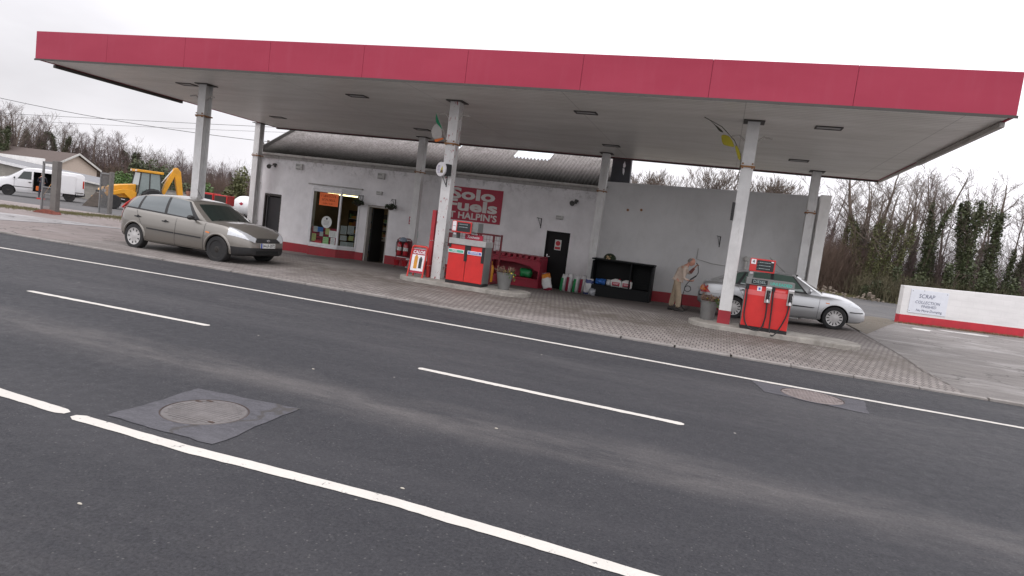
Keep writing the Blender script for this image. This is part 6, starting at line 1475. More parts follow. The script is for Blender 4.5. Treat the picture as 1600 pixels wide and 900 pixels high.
up = {k: Jc[k] for k in ('waist', 'chest', 'sh', 'sR', 'eR', 'cR', 'sL', 'eL', 'cL', 'col')}; up['hem'] = (grow(Jc['waist'][0], Jc['pelvis'][0], .95), (.138, .165)); up['waist'] = (up['waist'][0], (.13, .158)); up['chest'] = (up['chest'][0], (.14, .175))
skin_mesh('shirt', up, [(a, b) for a, b in Ec if a in up and b in up]+[('waist', 'hem')], 'cream_cloth', t)
lo_ = {k: Jc[k] for k in ('pelvis', 'hR', 'kR', 'aR', 'hL', 'kL', 'aL')}; lo_['band'] = (grow(Jc['pelvis'][0], Jc['waist'][0], .45), (.112, .138))
skin_mesh('trousers', lo_, [(a, b) for a, b in Ec if a in lo_ and b in lo_]+[('pelvis', 'band')], 'fawn_cloth', t)
MB().tube([grow(J['eL'][0], J['wL'][0], u) for u in (.2, .5, .88)], [.05, .044, .036], 12).build('sleeve', 'sleeve_red', t, True)
shoe((.035, -.13, .0), -.05, t); shoe((-.18, .13, .0), .12, t)
h = thing('air_line', 'black air hose with a tyre inflator held by the man in overalls', 'air hose', (MX, MY, mz))
MB().tube([(.36, .12, 1.42), (.41, .1, 1.37), (.43, .05, 1.28), (.45, -.02, 1.16), (.42, -.08, 1.09), (.38, -.12, 1.05)], .012, 7).build('hose', 'rubber', h, True)
MB().bar((.27, -.17, .94), (.41, -.1, 1.07), .045, .035).build('inflator', 'rubber', h, bevel=.008)
pts = [(.27, -.18, .93), (.2, -.19, .83), (.15, -.19, .72)]+[(.23+.085*math.cos(a), -.19+.01*k, .68+.08*math.sin(a)) for k, a in enumerate(np.linspace(2.6, 2.6+6.6, 16))]+[(.14, -.15, .58), (.1, 0, .4), (.12, .3, .12), (.2, .8, .03), (.2, 2.5, .02-.0), (.2, 4.0, .0)]
hs = MB().tube(pts, .010, 7).build('hose', 'rubber', h, True)
for v in hs.data.vertices:
    if v.co.y > .5: v.co.z += G(MX+v.co.x, MY+v.co.y)-mz
# --- man leaning into the van
WX, WY_ = -41.75, 31.05; wz = G(WX, WY_)
t = thing('person', 'man in dark clothes stooping into the open side door of the white van', 'person', (WX, WY_, wz), math.pi*.5+.93)
J = {'pelvis': ((-.02, 0, .92), (.12, .15)), 'waist': ((.04, 0, 1.06), (.11, .14)), 'chest': ((.14, 0, 1.24), (.12, .16)), 'sh': ((.2, 0, 1.38), (.09, .12)), 'neck': ((.27, 0, 1.46), .055), 'skull': ((.32, 0, 1.52), .05),
     'hR': ((-.02, -.09, .88), .09), 'kR': ((.05, -.12, .48), .06), 'aR': ((.0, -.13, .1), .045), 'tR': ((.13, -.135, .05), .035), 'hL': ((-.02, .09, .88), .09), 'kL': ((-.02, .12, .48), .06), 'aL': ((-.12, .13, .1), .045), 'tL': ((.0, .135, .05), .035),
     'sR': ((.2, -.17, 1.34), .06), 'eR': ((.3, -.24, 1.1), .045), 'wR': ((.48, -.16, 1.02), .03), 'sL': ((.2, .17, 1.34), .06), 'eL': ((.3, .22, 1.1), .045), 'wL': ((.5, .14, 1.08), .03)}
body = skin_mesh('body', under(J), [e for e in E_ if e[1] not in ('tR', 'tL')], 'skin', t)
hand(J['wR'][0], (1, .1, .05), (0, .5, 1), body); hand(J['wL'][0], (1, -.1, .1), (0, -.5, 1), body)
head_mesh(Matrix.Translation((.38, 0, 1.56)) @ Matrix.Rotation(R(30), 4, 'Y'), 'hair_grey', t, body)
Jc = {k: J[k] for k in J if k not in ('neck', 'skull', 'tR', 'tL')}; Jc['wR'] = (grow(J['eR'][0], J['wR'][0], .85), .04); Jc['wL'] = (grow(J['eL'][0], J['wL'][0], .85), .04)
skin_mesh('work_clothes', Jc, [(a, b) for a, b in E_ if a in Jc and b in Jc], 'navy_cloth', t)
shoe((.0, -.13, 0), 0, t); shoe((-.12, .13, 0), .1, t)
mat('broom_wood', (.5, .26, .1), .6)
b = thing('yard_brush', 'wooden yard brush leaning at the open van door', 'brush', (-41.3, 30.9, wz), .6)
MB().tube([(-.15, 0, .06), (.25, .25, 1.05)], .016, 7).build('pole', 'broom_wood', b); MB().box(-.4, .05, -.05, .05, 0, .07).build('head', 'sign_frame_red', b)
mat('tool_orange', (.75, .16, .02), .5); b = thing('toolbox', 'orange tool case on the sill of the open van door', 'tool case', (-42.35, 31.35, wz+.5), .93)
MB().box(-.2, .2, -.14, .14, 0, .28).build('case', 'tool_orange', b, bevel=.02); MB().tube([(-.08, 0, .28), (-.07, 0, .33), (.07, 0, .33), (.08, 0, .28)], .012, 6).build('grip', 'rubber', b)
# --- dark haired person behind the hatchback
PX, PY = -16.5, 17.0; pz = G(PX, PY)
t = thing('person', 'dark haired person standing behind the beige hatchback, head showing over its roof', 'person', (PX, PY, pz), R(-10))
J = {'pelvis': ((0, 0, .88), (.11, .15)), 'waist': ((0, 0, 1.0), (.09, .13)), 'chest': ((.01, 0, 1.17), (.1, .15)), 'sh': ((.0, 0, 1.3), (.08, .12)), 'neck': ((.0, 0, 1.39), .048), 'skull': ((.01, 0, 1.45), .045),
     'hR': ((0, -.09, .84), .085), 'kR': ((.01, -.1, .46), .058), 'aR': ((-.02, -.1, .1), .042), 'tR': ((.1, -.105, .05), .033), 'hL': ((0, .09, .84), .085), 'kL': ((.01, .1, .46), .058), 'aL': ((-.02, .1, .1), .042), 'tL': ((.1, .105, .05), .033),
     'sR': ((0, -.16, 1.27), .055), 'eR': ((-.02, -.21, 1.03), .042), 'wR': ((.06, -.2, .82), .028), 'sL': ((0, .16, 1.27), .055), 'eL': ((-.02, .21, 1.03), .042), 'wL': ((.06, .2, .82), .028)}
body = skin_mesh('body', under(J), [e for e in E_ if e[1] not in ('tR', 'tL')], 'skin', t)
hand(J['wR'][0], (.2, 0, -1), (.3, .8, 0), body); hand(J['wL'][0], (.2, 0, -1), (.3, -.8, 0), body)
head_mesh(Matrix.Translation((.035, 0, 1.505)), 'hair_brown', t, body)
Jc = {k: J[k] for k in J if k not in ('neck', 'skull', 'tR', 'tL')}; Jc['wR'] = (grow(J['eR'][0], J['wR'][0], .9), .036); Jc['wL'] = (grow(J['eL'][0], J['wL'][0], .9), .036)
skin_mesh('clothes', Jc, [(a, b) for a, b in E_ if a in Jc and b in Jc], 'navy_cloth', t)
shoe((-.02, -.1, 0), 0, t); shoe((-.02, .1, 0), 0, t)
# ------------------------------------------------------------------ yard at the left
mat('steel_grey', (.22, .22, .22), .6, .3, var=.2, dirt=.5); mat('post_concrete', (.16, .15, .14), .85, var=.25, dirt=.4, bmp=.3); mat('mesh_grey', (.17, .17, .17), .7, dirt=.4)
def gatepost(label, px, py, flip):
    t = thing('gate_post', label, 'gate post', (px, py, G(px, py)), R(8), 'gate posts of the yard entrance')
    pw = .06 if flip else .12
    MB().box(-pw, pw, -.1, .1, 0, 1.98).build('post', 'post_concrete', t, bevel=.01)
    MB().box(-.60, -.54, -.03, .03, 0, 1.90).build('thin_post', 'steel_grey', t); MB().box(-.6, -.12, -.03, .03, 1.84, 1.92).build('top_rail', 'steel_grey', t)
    mb = MB(); top = .95 if not flip else 1.84
    for k in range(10): mb.box(-.535+k*.044, -.523+k*.044, -.006, .006, 0, top)
    for k in range(int(top/.05)): mb.box(-.54, -pw, -.005, .005, k*.05, k*.05+.014)
    mb.build('mesh_panel', 'mesh_grey', t)
    if not flip: MB().box(-.54, -.13, -.03, .03, .95, .99).build('mid_rail', 'steel_grey', t); MB().prism([(-.7, 0), (.2, 0), (.1, .13), (-.2, .16), (-.55, .08)], -.25, .12, 'y').build('footing', mat('brick_red_dull', (.22, .07, .05), .9, var=.4, scale=12), t)
gatepost('concrete gate post with open steel frame, in front of the white van', -23.9, 18.3, 0)
gatepost('grey gate post with full mesh panel, beside the digger bucket', -27.95, 24.1, 1)
b = thing('gate_bar', 'slim grey steel post standing before the yellow digger', 'post', (-25.0, 23.0, G(-25, 23))); MB().box(-.05, .05, -.05, .05, 0, 1.1).build('shaft', 'steel_grey', b)
# sheds and house beyond the van
t = thing('low_shed', 'long low block shed with grey pitched roof behind the white van', 'shed', (-53, 40, -.55))
def shp(name, vs, fs, m, p=None, **k):
    o = MB().add([(v[0]+53, v[1]-40, v[2]+.55) for v in vs], fs).build(name, m, p or t, **k); return o
A, Bq, Cq, D = (-59.6, 40, 1.95), (-47.6, 40, 1.02), (-52.6, 44.4, 1.50), (-65.6, 44.4, 2.36)
rf = shp('roof', [A, Bq, Cq, D]+[(p[0], p[1], p[2]-.16) for p in (A, Bq, Cq, D)], [(0, 1, 2, 3), (7, 6, 5, 4), (0, 4, 5, 1), (1, 5, 6, 2), (2, 6, 7, 3), (3, 7, 4, 0)], mat('roof_grey', (.2, .2, .21), .75, var=.2, scale=2, dirt=.3))
shp('wall', [(-59.4, 40.15, -.6), (-47.8, 40.15, -.6), (-47.8, 40.15, .88), (-59.4, 40.15, 1.76), (-59.4, 44.3, -.6), (-52.5, 44.3, -.6), (-52.5, 44.3, 1.12), (-59.4, 44.3, 1.7)], [(0, 1, 2, 3), (7, 6, 5, 4), (0, 4, 5, 1), (1, 5, 6, 2), (3, 7, 4, 0)], 'blockwork')
shp('fascia_board', [(-59.6, 39.96, 1.98), (-53.2, 39.96, 1.47), (-53.2, 39.96, 1.27), (-59.6, 39.96, 1.74), (-59.6, 39.9, 1.98), (-53.2, 39.9, 1.47), (-53.2, 39.9, 1.27), (-59.6, 39.9, 1.74)], [(0, 1, 2, 3), (7, 6, 5, 4), (0, 4, 5, 1), (1, 5, 6, 2), (2, 6, 7, 3), (3, 7, 4, 0)], 'pvc_white')
shp('eaves_gutter', [(-53.2, 39.94, 1.45), (-47.5, 39.94, 1.03), (-47.5, 39.94, .93), (-53.2, 39.94, 1.35), (-53.2, 39.88, 1.45), (-47.5, 39.88, 1.03), (-47.5, 39.88, .93), (-53.2, 39.88, 1.35)], [(0, 1, 2, 3), (7, 6, 5, 4), (0, 4, 5, 1), (1, 5, 6, 2), (2, 6, 7, 3), (3, 7, 4, 0)], 'gutter_grey')
MB().box(-12.6, -6.9, 4.5, 4.7, 1.6, 3.14).box(-6.9, -4.8, 4.5, 4.7, 1.6, 2.80).build('parapet', 'wall_bright', t)
mat('tile_brown', (.105, .08, .07), .85, var=.25, scale=6, bmp=.3); mat('render_cream', (.55, .46, .39), .85, var=.08)
h = thing('bungalow', 'cream gabled bungalow with brown tiled roof beyond the shed', 'house', (-69, 55, -.55), R(2))
gh, ge, hw, ln = 4.15, 2.75, 2.6, 24
MB().prism([(-hw, 0), (hw, 0), (hw, ge), (0, gh), (-hw, ge)], -ln, 0, 'x').build('wall', 'render_cream', h)
for s in (-1, 1):
    rr = MB().add([(.35, s*(hw+.3), ge-.14), (-ln, s*(hw+.3), ge-.14), (-ln, 0, gh+.03), (.35, 0, gh+.03), (.35, s*(hw+.3), ge+.0), (-ln, s*(hw+.3), ge+.0), (-ln, 0, gh+.17), (.35, 0, gh+.17)], [(0, 1, 2, 3), (7, 6, 5, 4), (0, 4, 5, 1), (1, 5, 6, 2), (2, 6, 7, 3), (3, 7, 4, 0)]).build('roof', 'tile_brown', h)
    MB().bar((.38, s*(hw+.3), ge-.04), (.38, 0, gh+.13), .05, .2).build('bargeboard', 'gutter_grey', h)
bw = thing('yard_boundary_wall', 'grey block boundary wall behind the white tank and the digger', 'wall', (-35, 42, -.6)); MB().box(-11.8, 12, 0, .25, 0, 1.75).build('wall', 'blockwork', bw); MB().box(-11.8, 12, -.04, .29, 1.752, 1.82).build('coping', 'post_concrete', bw)
mat('tank_white', (.74, .74, .74), .35, dirt=.1)
tk = thing('gas_tank', 'white cylindrical gas tank on legs behind the red yard pump', 'tank', (-24.2, 30.3, G(-24, 30)))
ca = 1.0-tk.location.z+.0
MB().lathe([(.0001, -1.85), (.2, -1.82), (.4, -1.7), (.52, -1.5), (.55, -1.3), (.55, 1.3), (.52, 1.5), (.4, 1.7), (.2, 1.82), (.0001, 1.85)], c=(0, 0, ca), n=28, axis='x').build('shell', 'tank_white', tk, True)
MB().lathe([(.14, .5), (.14, .64), (.1, .68), (.0001, .69)], c=(.0, 0, ca), n=14).build('valve_dome', 'tank_white', tk); MB().tube([(-.9, 0, ca+.55), (-.9, 0, ca+.66), (.7, 0, ca+.66), (.7, 0, ca+.55)], .02, 6).build('lifting_rail', 'steel_grey', tk)
for s in (-1, 1): MB().box(s*1.0-.1, s*1.0+.1, -.4, .4, 0, ca-.42).build('leg', 'post_concrete', tk)
MB().add([(-1.15, -.556, ca+.12), (-1.0, -.55, ca+.2), (-.86, -.556, ca+.12), (-1.0, -.556, ca+.02)], [(0, 1, 2, 3)]).build('emblem', 'sign_red', tk)
# utility pole and wires
mat('pole_wood', (.12, .095, .075), .9, var=.3, scale=8); mat('wire', (.05, .05, .055), .6)
p = thing('utility_pole', 'wooden utility pole rising just behind the left end of the shop roof', 'utility pole', (-40.0, 50, -.5)); MB().tube([(0, 0, 0), (0, 0, 7.2)], [.15, .11], 10).build('shaft', 'pole_wood', p, True); MB().box(-.6, .6, -.05, .05, 6.75, 6.87).build('crossarm', 'pole_wood', p)
for dx in (-.5, .5):
    MB().lathe([(.03, 6.87), (.05, 6.92), (.03, 7.0), (.0001, 7.0)], c=(dx, 0, 0), n=8).build('insulator', 'trim_dark', p)
def wire(label, a, b, sag, r_=.018):
    a, b = Vector(a), Vector(b); tag(MB().tube([a.lerp(b, u)-Vector((0, 0, sag*4*u*(1-u))) for u in np.linspace(0, 1, 24)], r_, 5).build('overhead_wire', 'wire'), label, 'wire', 'overhead wires at the left')
wire('lowest sagging wire crossing the sky at the left from high to low', (-60, 24.5, 8.2), (-20.5, 34.5, 5.1), 1.3, .016)
wire('upper of the two near-level wires behind the leftmost column', (-92, 50, 6.4), (-20, 50, 8.6), .12, .02)
wire('lower of the two near-level wires, fading above the trees', (-92, 51, 5.9), (-20, 51, 8.6), .3, .014)
# ------------------------------------------------------------------ trees
mat('bark', (.13, .1, .08), .9, var=.3, scale=5); mat('twig_brown', (.14, .11, .09), .9, var=.25, scale=2); mat('twig_purple', (.14, .1, .098), .9, var=.25, scale=2); mat('bark_pale', (.26, .23, .19), .9, var=.3, scale=5)
mat('ivy', (.062, .078, .032), .6, var=.6, scale=1.2, dirt=.5, dirtc=(.11, .09, .05)); mat('ivy_olive', (.10, .105, .038), .6, var=.4, scale=3.); mat('laurel', (.075, .14, .03), .5, var=.4, scale=3.); mat('scrub', (.15, .105, .08), .95, var=.35, scale=1.5); mat('scrub_green', (.10, .088, .05), .9, var=.4, scale=1.5)
def segs_to_mesh(name, S, m, par, n=4):
    S = np.array(S, dtype=np.float64); P0, P1, R0, R1 = S[:, 0:3], S[:, 3:6], S[:, 6], S[:, 7]
    D = P1-P0; D /= np.maximum(1e-9, np.linalg.norm(D, axis=1))[:, None]
    U = np.where(np.abs(D[:, 2:3]) < .9, np.array([[0, 0, 1.]]), np.array([[1., 0, 0]])); X = np.cross(D, U); X /= np.linalg.norm(X, axis=1)[:, None]; Y = np.cross(X, D)
    ang = 2*np.pi*np.arange(n)/n; V = []
    for P, r_ in ((P0, R0), (P1, R1)):
        V.append(P[:, None, :]+r_[:, None, None]*(np.cos(ang)[None, :, None]*X[:, None, :]+np.sin(ang)[None, :, None]*Y[:, None, :]))
    V = np.stack(V, 1).reshape(-1, 3); b = np.arange(len(S))[:, None]*2*n; F = []
    for j in range(n): F.append(np.concatenate([b+j, b+(j+1) % n, b+n+(j+1) % n, b+n+j], 1))
    return fast_mesh(name, V, np.concatenate(F, 0), m, par)
def grow_tree(seed, H, lean=.1, spread=.6, depth=6, r0=.2, first=.25, whips=0, droop=0., kids=(2, 3), straight=.12):
    r = random.Random(seed); S = []; trunk = []
    def rec(p, d, ln, rad, lv):
        n = 4 if lv < 3 else 3
        for i in range(n):
            d = (d+Vector((r.gauss(0, straight), r.gauss(0, straight), r.gauss(.03, straight*.6)-droop*lv*.03))).normalized(); q = p+d*ln/n; r1 = rad*(1-.32/n*1.2)
            S.append((*p, *q, rad, r1, lv)); 
            if lv < 3: trunk.append((p.copy(), q.copy(), rad, lv))
            p, rad = q, r1
            if lv >= 1 and lv < depth-1 and r.random() < .55:
                ax = Vector((r.gauss(0, 1), r.gauss(0, 1), r.gauss(0, .6))).normalized(); dd = (d+ax*spread*1.1).normalized(); rec(p, dd, ln*r.uniform(.4, .65), rad*.5, lv+2)
        if lv < depth:
            for k in range(r.choice(kids)):
                ax = Vector((r.gauss(0, 1), r.gauss(0, 1), r.gauss(.1, .5))).normalized(); dd = (d+ax*spread*r.uniform(.6, 1.2)+Vector((0, 0, .05))).normalized(); rec(p, dd, ln*r.uniform(.62, .85), max(.0075, rad*r.uniform(.55, .75)), lv+1)
    rec(Vector((0, 0, -.1)), Vector((r.uniform(-lean, lean), r.uniform(-lean, lean), 1)).normalized(), H*first, r0, 0)
    zt_ = max(s[5] for s in S); k = H/zt_
    S = [tuple(c*k for c in s[:6])+(max(s[6]*k, .008), max(s[7]*k, .007), s[8]) for s in S]; trunk = [(a*k, b*k, q*k, lv) for a, b, q, lv in trunk]
    return S, trunk
def stem_tree(seed, H, stems=1, fan=.1, r0=.15, side=.3, low=.3, bow=-.7, nseg=14, twig=1.):
    """tall tree of one or more long stems with side limbs, limbs with twigs"""
    r = random.Random(seed); S = []; trunk = []
    def branch(p, d, ln, rad, lv, n):
        for i in range(n):
            d = (d+Vector((r.gauss(0, .13), r.gauss(0, .13), r.gauss(.07, .06)))).normalized(); q = p+d*ln/n; r1 = max(.007, rad*(1-.75/n)); S.append((*p, *q, rad, r1, lv)); p, rad = q, r1
            if lv < 4 and (i or lv > 2):
                for _ in range(1 if lv == 3 or r.random() < .45/twig else 2):
                    ax = Vector((r.gauss(0, 1), r.gauss(0, 1), r.gauss(0, .5))).normalized(); dd = (d+ax*r.uniform(.5, 1.1)).normalized(); branch(p, dd, ln*r.uniform(.32, .55), max(.007, rad*.55), lv+1, 3)
    for s in range(stems):
        a = 6.283*(s+r.uniform(-.2, .2))/stems+seed; f = fan*r.uniform(.5, 1.1); p = Vector((0, 0, -.1)); hh = H*(1 if s == 0 else r.uniform(.75, .98)); d = Vector((math.cos(a)*f, math.sin(a)*f, 1)).normalized(); rad = r0*(1 if s == 0 else r.uniform(.55, .8))
        for i in range(nseg):
            u = i/nseg; d = (d+Vector((r.gauss(0, .05)+math.cos(a)*f*bow*.06, r.gauss(0, .05)+math.sin(a)*f*bow*.06, .02))).normalized(); q = p+d*hh/nseg; r1 = rad*(1-1.0/(nseg+2)) if i < nseg-3 else rad*.7; S.append((*p, *q, rad, r1, 0)); trunk.append((p.copy(), q.copy(), rad, 0)); p, rad = q, r1
            if u > low:
                for _ in range(2 if r.random() < .7 else 1):
                    b = r.uniform(0, 6.283); el = .35+.75*u; dd = Vector((math.cos(b), math.sin(b), el)).normalized(); branch(p, dd, H*side*(1.15-.75*u)*r.uniform(.6, 1.15), max(.012, rad*.42), 2, 5)
    return S, trunk
def leaves_mesh(name, C, size, m, par, seed=0, flat=1.):
    rs = np.random.RandomState(seed); C = np.asarray(C); n = len(C); N_ = rs.normal(size=(n, 3)); N_ /= np.linalg.norm(N_, axis=1)[:, None]
    T = np.cross(N_, rs.normal(size=(n, 3))); T /= np.linalg.norm(T, axis=1)[:, None]; B_ = np.cross(N_, T); s = (size*rs.uniform(.5, 1.35, size=n))[:, None]
    V = np.stack([C-T*s, C-B_*s*.6, C+T*s*1.1, C+B_*s*.62], 1).reshape(-1, 3); F = np.arange(4*n).reshape(-1, 4)
    return fast_mesh(name, V, F, m, par)
def ivy_points(trunk, dens, top, rad, seed, lv_max=1):
    rs = np.random.RandomState(seed); out_ = []
    for a, b, r_, lv in trunk:
        if lv > lv_max or a.z > top: continue
        n = int(dens*(b-a).length)
        for _ in range(n):
            p = a.lerp(b, rs.rand()); q = rad*(1-.55*p.z/top)*(.15+.95*abs(rs.normal()))*(1+.5*math.sin(p.z*1.7+seed)*math.sin(p.z*4.1+seed*2)); t_ = rs.rand()*6.283; out_.append((p.x+math.cos(t_)*(r_+q), p.y+math.sin(t_)*(r_+q), p.z+rs.normal()*.12))
    return out_
def make_tree(label, x, y, H, seed, name='bare_tree', tw='twig_brown', ivy=None, group=None, cat='tree', rz=0, **k):
    t = thing(name, label, cat, (x, y, G(x, y)-.05), rz, group); S, trunk = stem_tree(seed, H, **k) if 'stems' in k else grow_tree(seed, H, **k)
    segs_to_mesh('trunk', [s[:8] for s in S if s[8] <= 1], 'bark' if tw != 'pale' else 'bark_pale', t, 8); segs_to_mesh('crown', [s[:8] for s in S if s[8] > 1], tw if tw != 'pale' else 'bark_pale', t, 3)
    if ivy:
        dens, top, rad, m = ivy[:4]; leaves_mesh('ivy', ivy_points(trunk, dens, top, rad, seed, ivy[4] if len(ivy) > 4 else 1), ivy[5] if len(ivy) > 5 else .07, m, t, seed)
    return t
GR = 'bare trees along the right verge'
make_tree('largest bare tree with many forking ivy-clad limbs, right of the canopy', 9.7, 49, 9.0, 3, 'ivy_clad_tree', ivy=(420, 4.8, .24, 'ivy_olive', 0, .06), group=GR, stems=6, fan=.62, r0=.2, side=.25, low=.3, bow=-.45)
make_tree('slim dark ivy-covered tree just left of the largest bare tree', 8.5, 50, 7.8, 8, 'ivy_clad_tree', ivy=(420, 4.8, .2, 'ivy', 0, .065), group=GR, stems=2, fan=.09, r0=.13, side=.26, low=.45)
make_tree('slim ivy stem nearest the pier at the end of the tall wall', 7.5, 50, 7.2, 9, 'ivy_clad_tree', ivy=(360, 4.4, .17, 'ivy_olive', 0, .06), group=GR, stems=1, fan=.03, r0=.11, side=.28, low=.5)
make_tree('slender pale trunk leaning between the largest tree and the white wall', 11.0, 48.5, 7.6, 21, 'bare_tree', 'pale', None, GR, stems=1, fan=.32, r0=.07, side=.18, low=.5)
make_tree('tall slim ivy-clad tree above the hand-lettered board', 12.6, 50, 8.8, 15, 'ivy_clad_tree', ivy=(430, 6.2, .19, 'ivy', 0, .06), group=GR, stems=2, fan=.1, r0=.14, side=.26, low=.5)
make_tree('thin bare tree behind the left end of the white wall', 12.0, 52, 8.2, 28, 'bare_tree', 'twig_brown', (240, 3.6, .14, 'ivy', 0, .06), GR, stems=2, fan=.14, r0=.1, side=.26, low=.35)
make_tree('straight dark ivy stem right of the hand-lettered board', 13.6, 51, 8.2, 29, 'ivy_clad_tree', 'twig_brown', (430, 5.2, .2, 'ivy', 0, .06), GR, stems=1, fan=.05, r0=.14, side=.26, low=.45)
t_ = make_tree('ivy-smothered tree with a dark green rounded head above the white wall', 15.0, 49, 7.3, 31, 'ivy_clad_tree', ivy=(420, 6.6, .26, 'ivy', 0, .07), group=GR, stems=3, fan=.16, r0=.14, side=.2, low=.4)
rs_ = np.random.RandomState(5); c_ = rs_.normal(size=(1700, 3))*np.array([.62, .62, .5])+np.array([.1, 0, 6.0]); leaves_mesh('ivy', c_[np.linalg.norm(c_-np.array([.1, 0, 6.0]), axis=1) < 1.25], .075, 'ivy', t_, 6)
make_tree('bare tree with dense purple twigs behind the ivy-smothered tree', 14.3, 54, 9.2, 33, 'bare_tree', 'twig_purple', (200, 3.5, .14, 'ivy', 0), GR, stems=3, fan=.2, r0=.13, side=.28, low=.35)
make_tree('ivy column tree near the right edge of the picture', 16.6, 50, 8.4, 41, 'ivy_clad_tree', ivy=(800, 6.2, .28, 'ivy', 0, .065), group=GR, stems=1, fan=.03, r0=.17, side=.28, low=.5)
make_tree('bare tree with an ivy trunk at the far right edge', 18.0, 51, 8.2, 44, 'bare_tree', 'twig_purple', (360, 4, .17, 'ivy', 0), GR, stems=2, fan=.14, r0=.12, side=.28, low=.35)
make_tree('far right bare tree, partly outside the view', 19.4, 50, 7.8, 47, 'bare_tree', 'twig_brown', (400, 4, .2, 'ivy', 0), GR, stems=2, fan=.15, r0=.12, side=.28, low=.35)
make_tree('twiggy bare tree beside the pier at the end of the tall wall', 6.5, 53, 7.0, 52, 'bare_tree', 'twig_purple', (250, 3.0, .15, 'ivy_olive', 0), GR, stems=3, fan=.22, r0=.09, side=.28, low=.25)
# lesser trees filling in behind
protos = [make_tree('slight bare tree deep among the trees at the right', 10.8, 58, 8.4, 60, 'bare_tree', 'twig_brown', (220, 3.4, .16, 'ivy', 0), GR, stems=2, fan=.12, r0=.12, side=.28, low=.35),
          make_tree('thin twiggy tree deep among the trees, behind the leaning pale trunk', 12.8, 60, 8.6, 63, 'bare_tree', 'twig_purple', (260, 4.2, .16, 'ivy', 0), GR, stems=2, fan=.12, r0=.12, side=.28, low=.35)]
r = random.Random(77)
where = ['between the slim ivy tree and the largest tree', 'beyond the tall ivy-clad tree', 'behind the ivy-smothered round head', 'behind the ivy column tree', 'beyond the far right edge tree', 'far behind the dark saloon bonnet, nearest the pier', 'behind the largest bare tree', 'beyond the white wall\u2019s right end']
for i, (x, y) in enumerate(((9.0, 60), (14.8, 61), (16.6, 60), (18.6, 61), (21.4, 58), (7.6, 60), (11.6, 63), (20.0, 62))):
    c = copy_tree(protos[i % 2]); c.location = (x, y, -.05); c.rotation_euler.z = r.uniform(0, 6); s = r.uniform(.85, 1.15); c.scale = (s, s, s); c['label'] = 'slight bare background tree '+where[i]
# tree tops showing over the tall wall
GB = 'trees behind the tall wall'
bt = [make_tree('twiggy tree top over the tall wall nearest the dark gable', -5.9, 50, 7.2, 71, 'bare_tree', 'twig_brown', None, GB, depth=7, r0=.12, spread=.45, first=.25),
      make_tree('yellowish bushy tree top over the middle of the tall wall', -2.0, 50, 8.2, 74, 'bare_tree', 'scrub', None, GB, depth=7, r0=.13, spread=.5, first=.2)]
for i, (x, y, s, lb) in enumerate(((-4.4, 51, .98, 'second twiggy tree top from the dark gable over the wall'), (-3.3, 50, 1.0, 'pointed twiggy tree top over the wall, left of the yellowish one'), (-.6, 51, 1.05, 'low twiggy tree top over the wall left of the right column'), (.9, 50, 1.04, 'low twiggy tree top over the wall just right of the right column'), (2.2, 51, 1.04, 'sparse twiggy tree top over the wall left of the rear right column'), (3.5, 50, 1.0, 'faint twiggy tree top over the wall beside the rear right column'))):
    c = copy_tree(bt[0]); c.location = (x, y, -.05); c.rotation_euler.z = i*1.3; s *= 1.04; c.scale = (s, s, s); c['label'] = lb
# left hand tree belt
GL = 'trees beyond the yard'
lt = [make_tree('reddish bare tree above the shed roof', -66, 72, 8.8, 81, 'bare_tree', 'twig_purple', (200, 4, .3, 'ivy', 0, .09), GL, stems=4, fan=.22, r0=.15, side=.30, low=.25),
      make_tree('bare tree with ivy on its stem behind the bungalow', -72, 72, 8.6, 85, 'ivy_clad_tree', 'twig_brown', (420, 7, .32, 'ivy', 0, .1), GL, stems=2, fan=.1, r0=.17, side=.30, low=.35),
      make_tree('broad twiggy tree behind the yellow digger', -58, 76, 8.2, 88, 'bare_tree', 'twig_brown', (260, 4, .3, 'ivy_olive', 0, .1), GL, stems=3, fan=.25, r0=.15, side=.32, low=.25)]
spots = []
for i in range(40):
    f = i/39; px = 4+396*f       # spread along the belt, left to right
    spots.append(f)
lm = ['above the upper left edge', 'over the shed parapet', 'behind the first gate post', 'above the van cab', 'over the van roof', 'behind the bungalow ridge', 'over the bungalow gable', 'beyond the low shed eaves', 'above the second gate post', 'over the laurel bush', 'above the digger cab', 'left of the digger arm', 'over the digger arm', 'left of the front left column', 'just right of the front left column', 'over the white tank', 'left of the rear left column']
for i, f in enumerate(spots):
    dpt = 78+26*f+r.uniform(-5, 6); ratio = -1.475+.62*f+r.uniform(-.008, .008)        # x / y along the line of sight
    y = dpt/(.955-.297*ratio); x = ratio*y
    c = lt[i % 3] if i < 3 else copy_tree(lt[r.randrange(3)])
    c.location = (x, y, -.6); c.rotation_euler.z = r.uniform(0, 6); s = (.98-.30*f)*r.uniform(.88, 1.08); c.scale = (s, s, s)
    row = 'front rank' if i % 2 else 'back rank'; c['label'] = ('bare tree in the far tree belt, %s, %s' % (lm[min(16, int(f*17))], row))
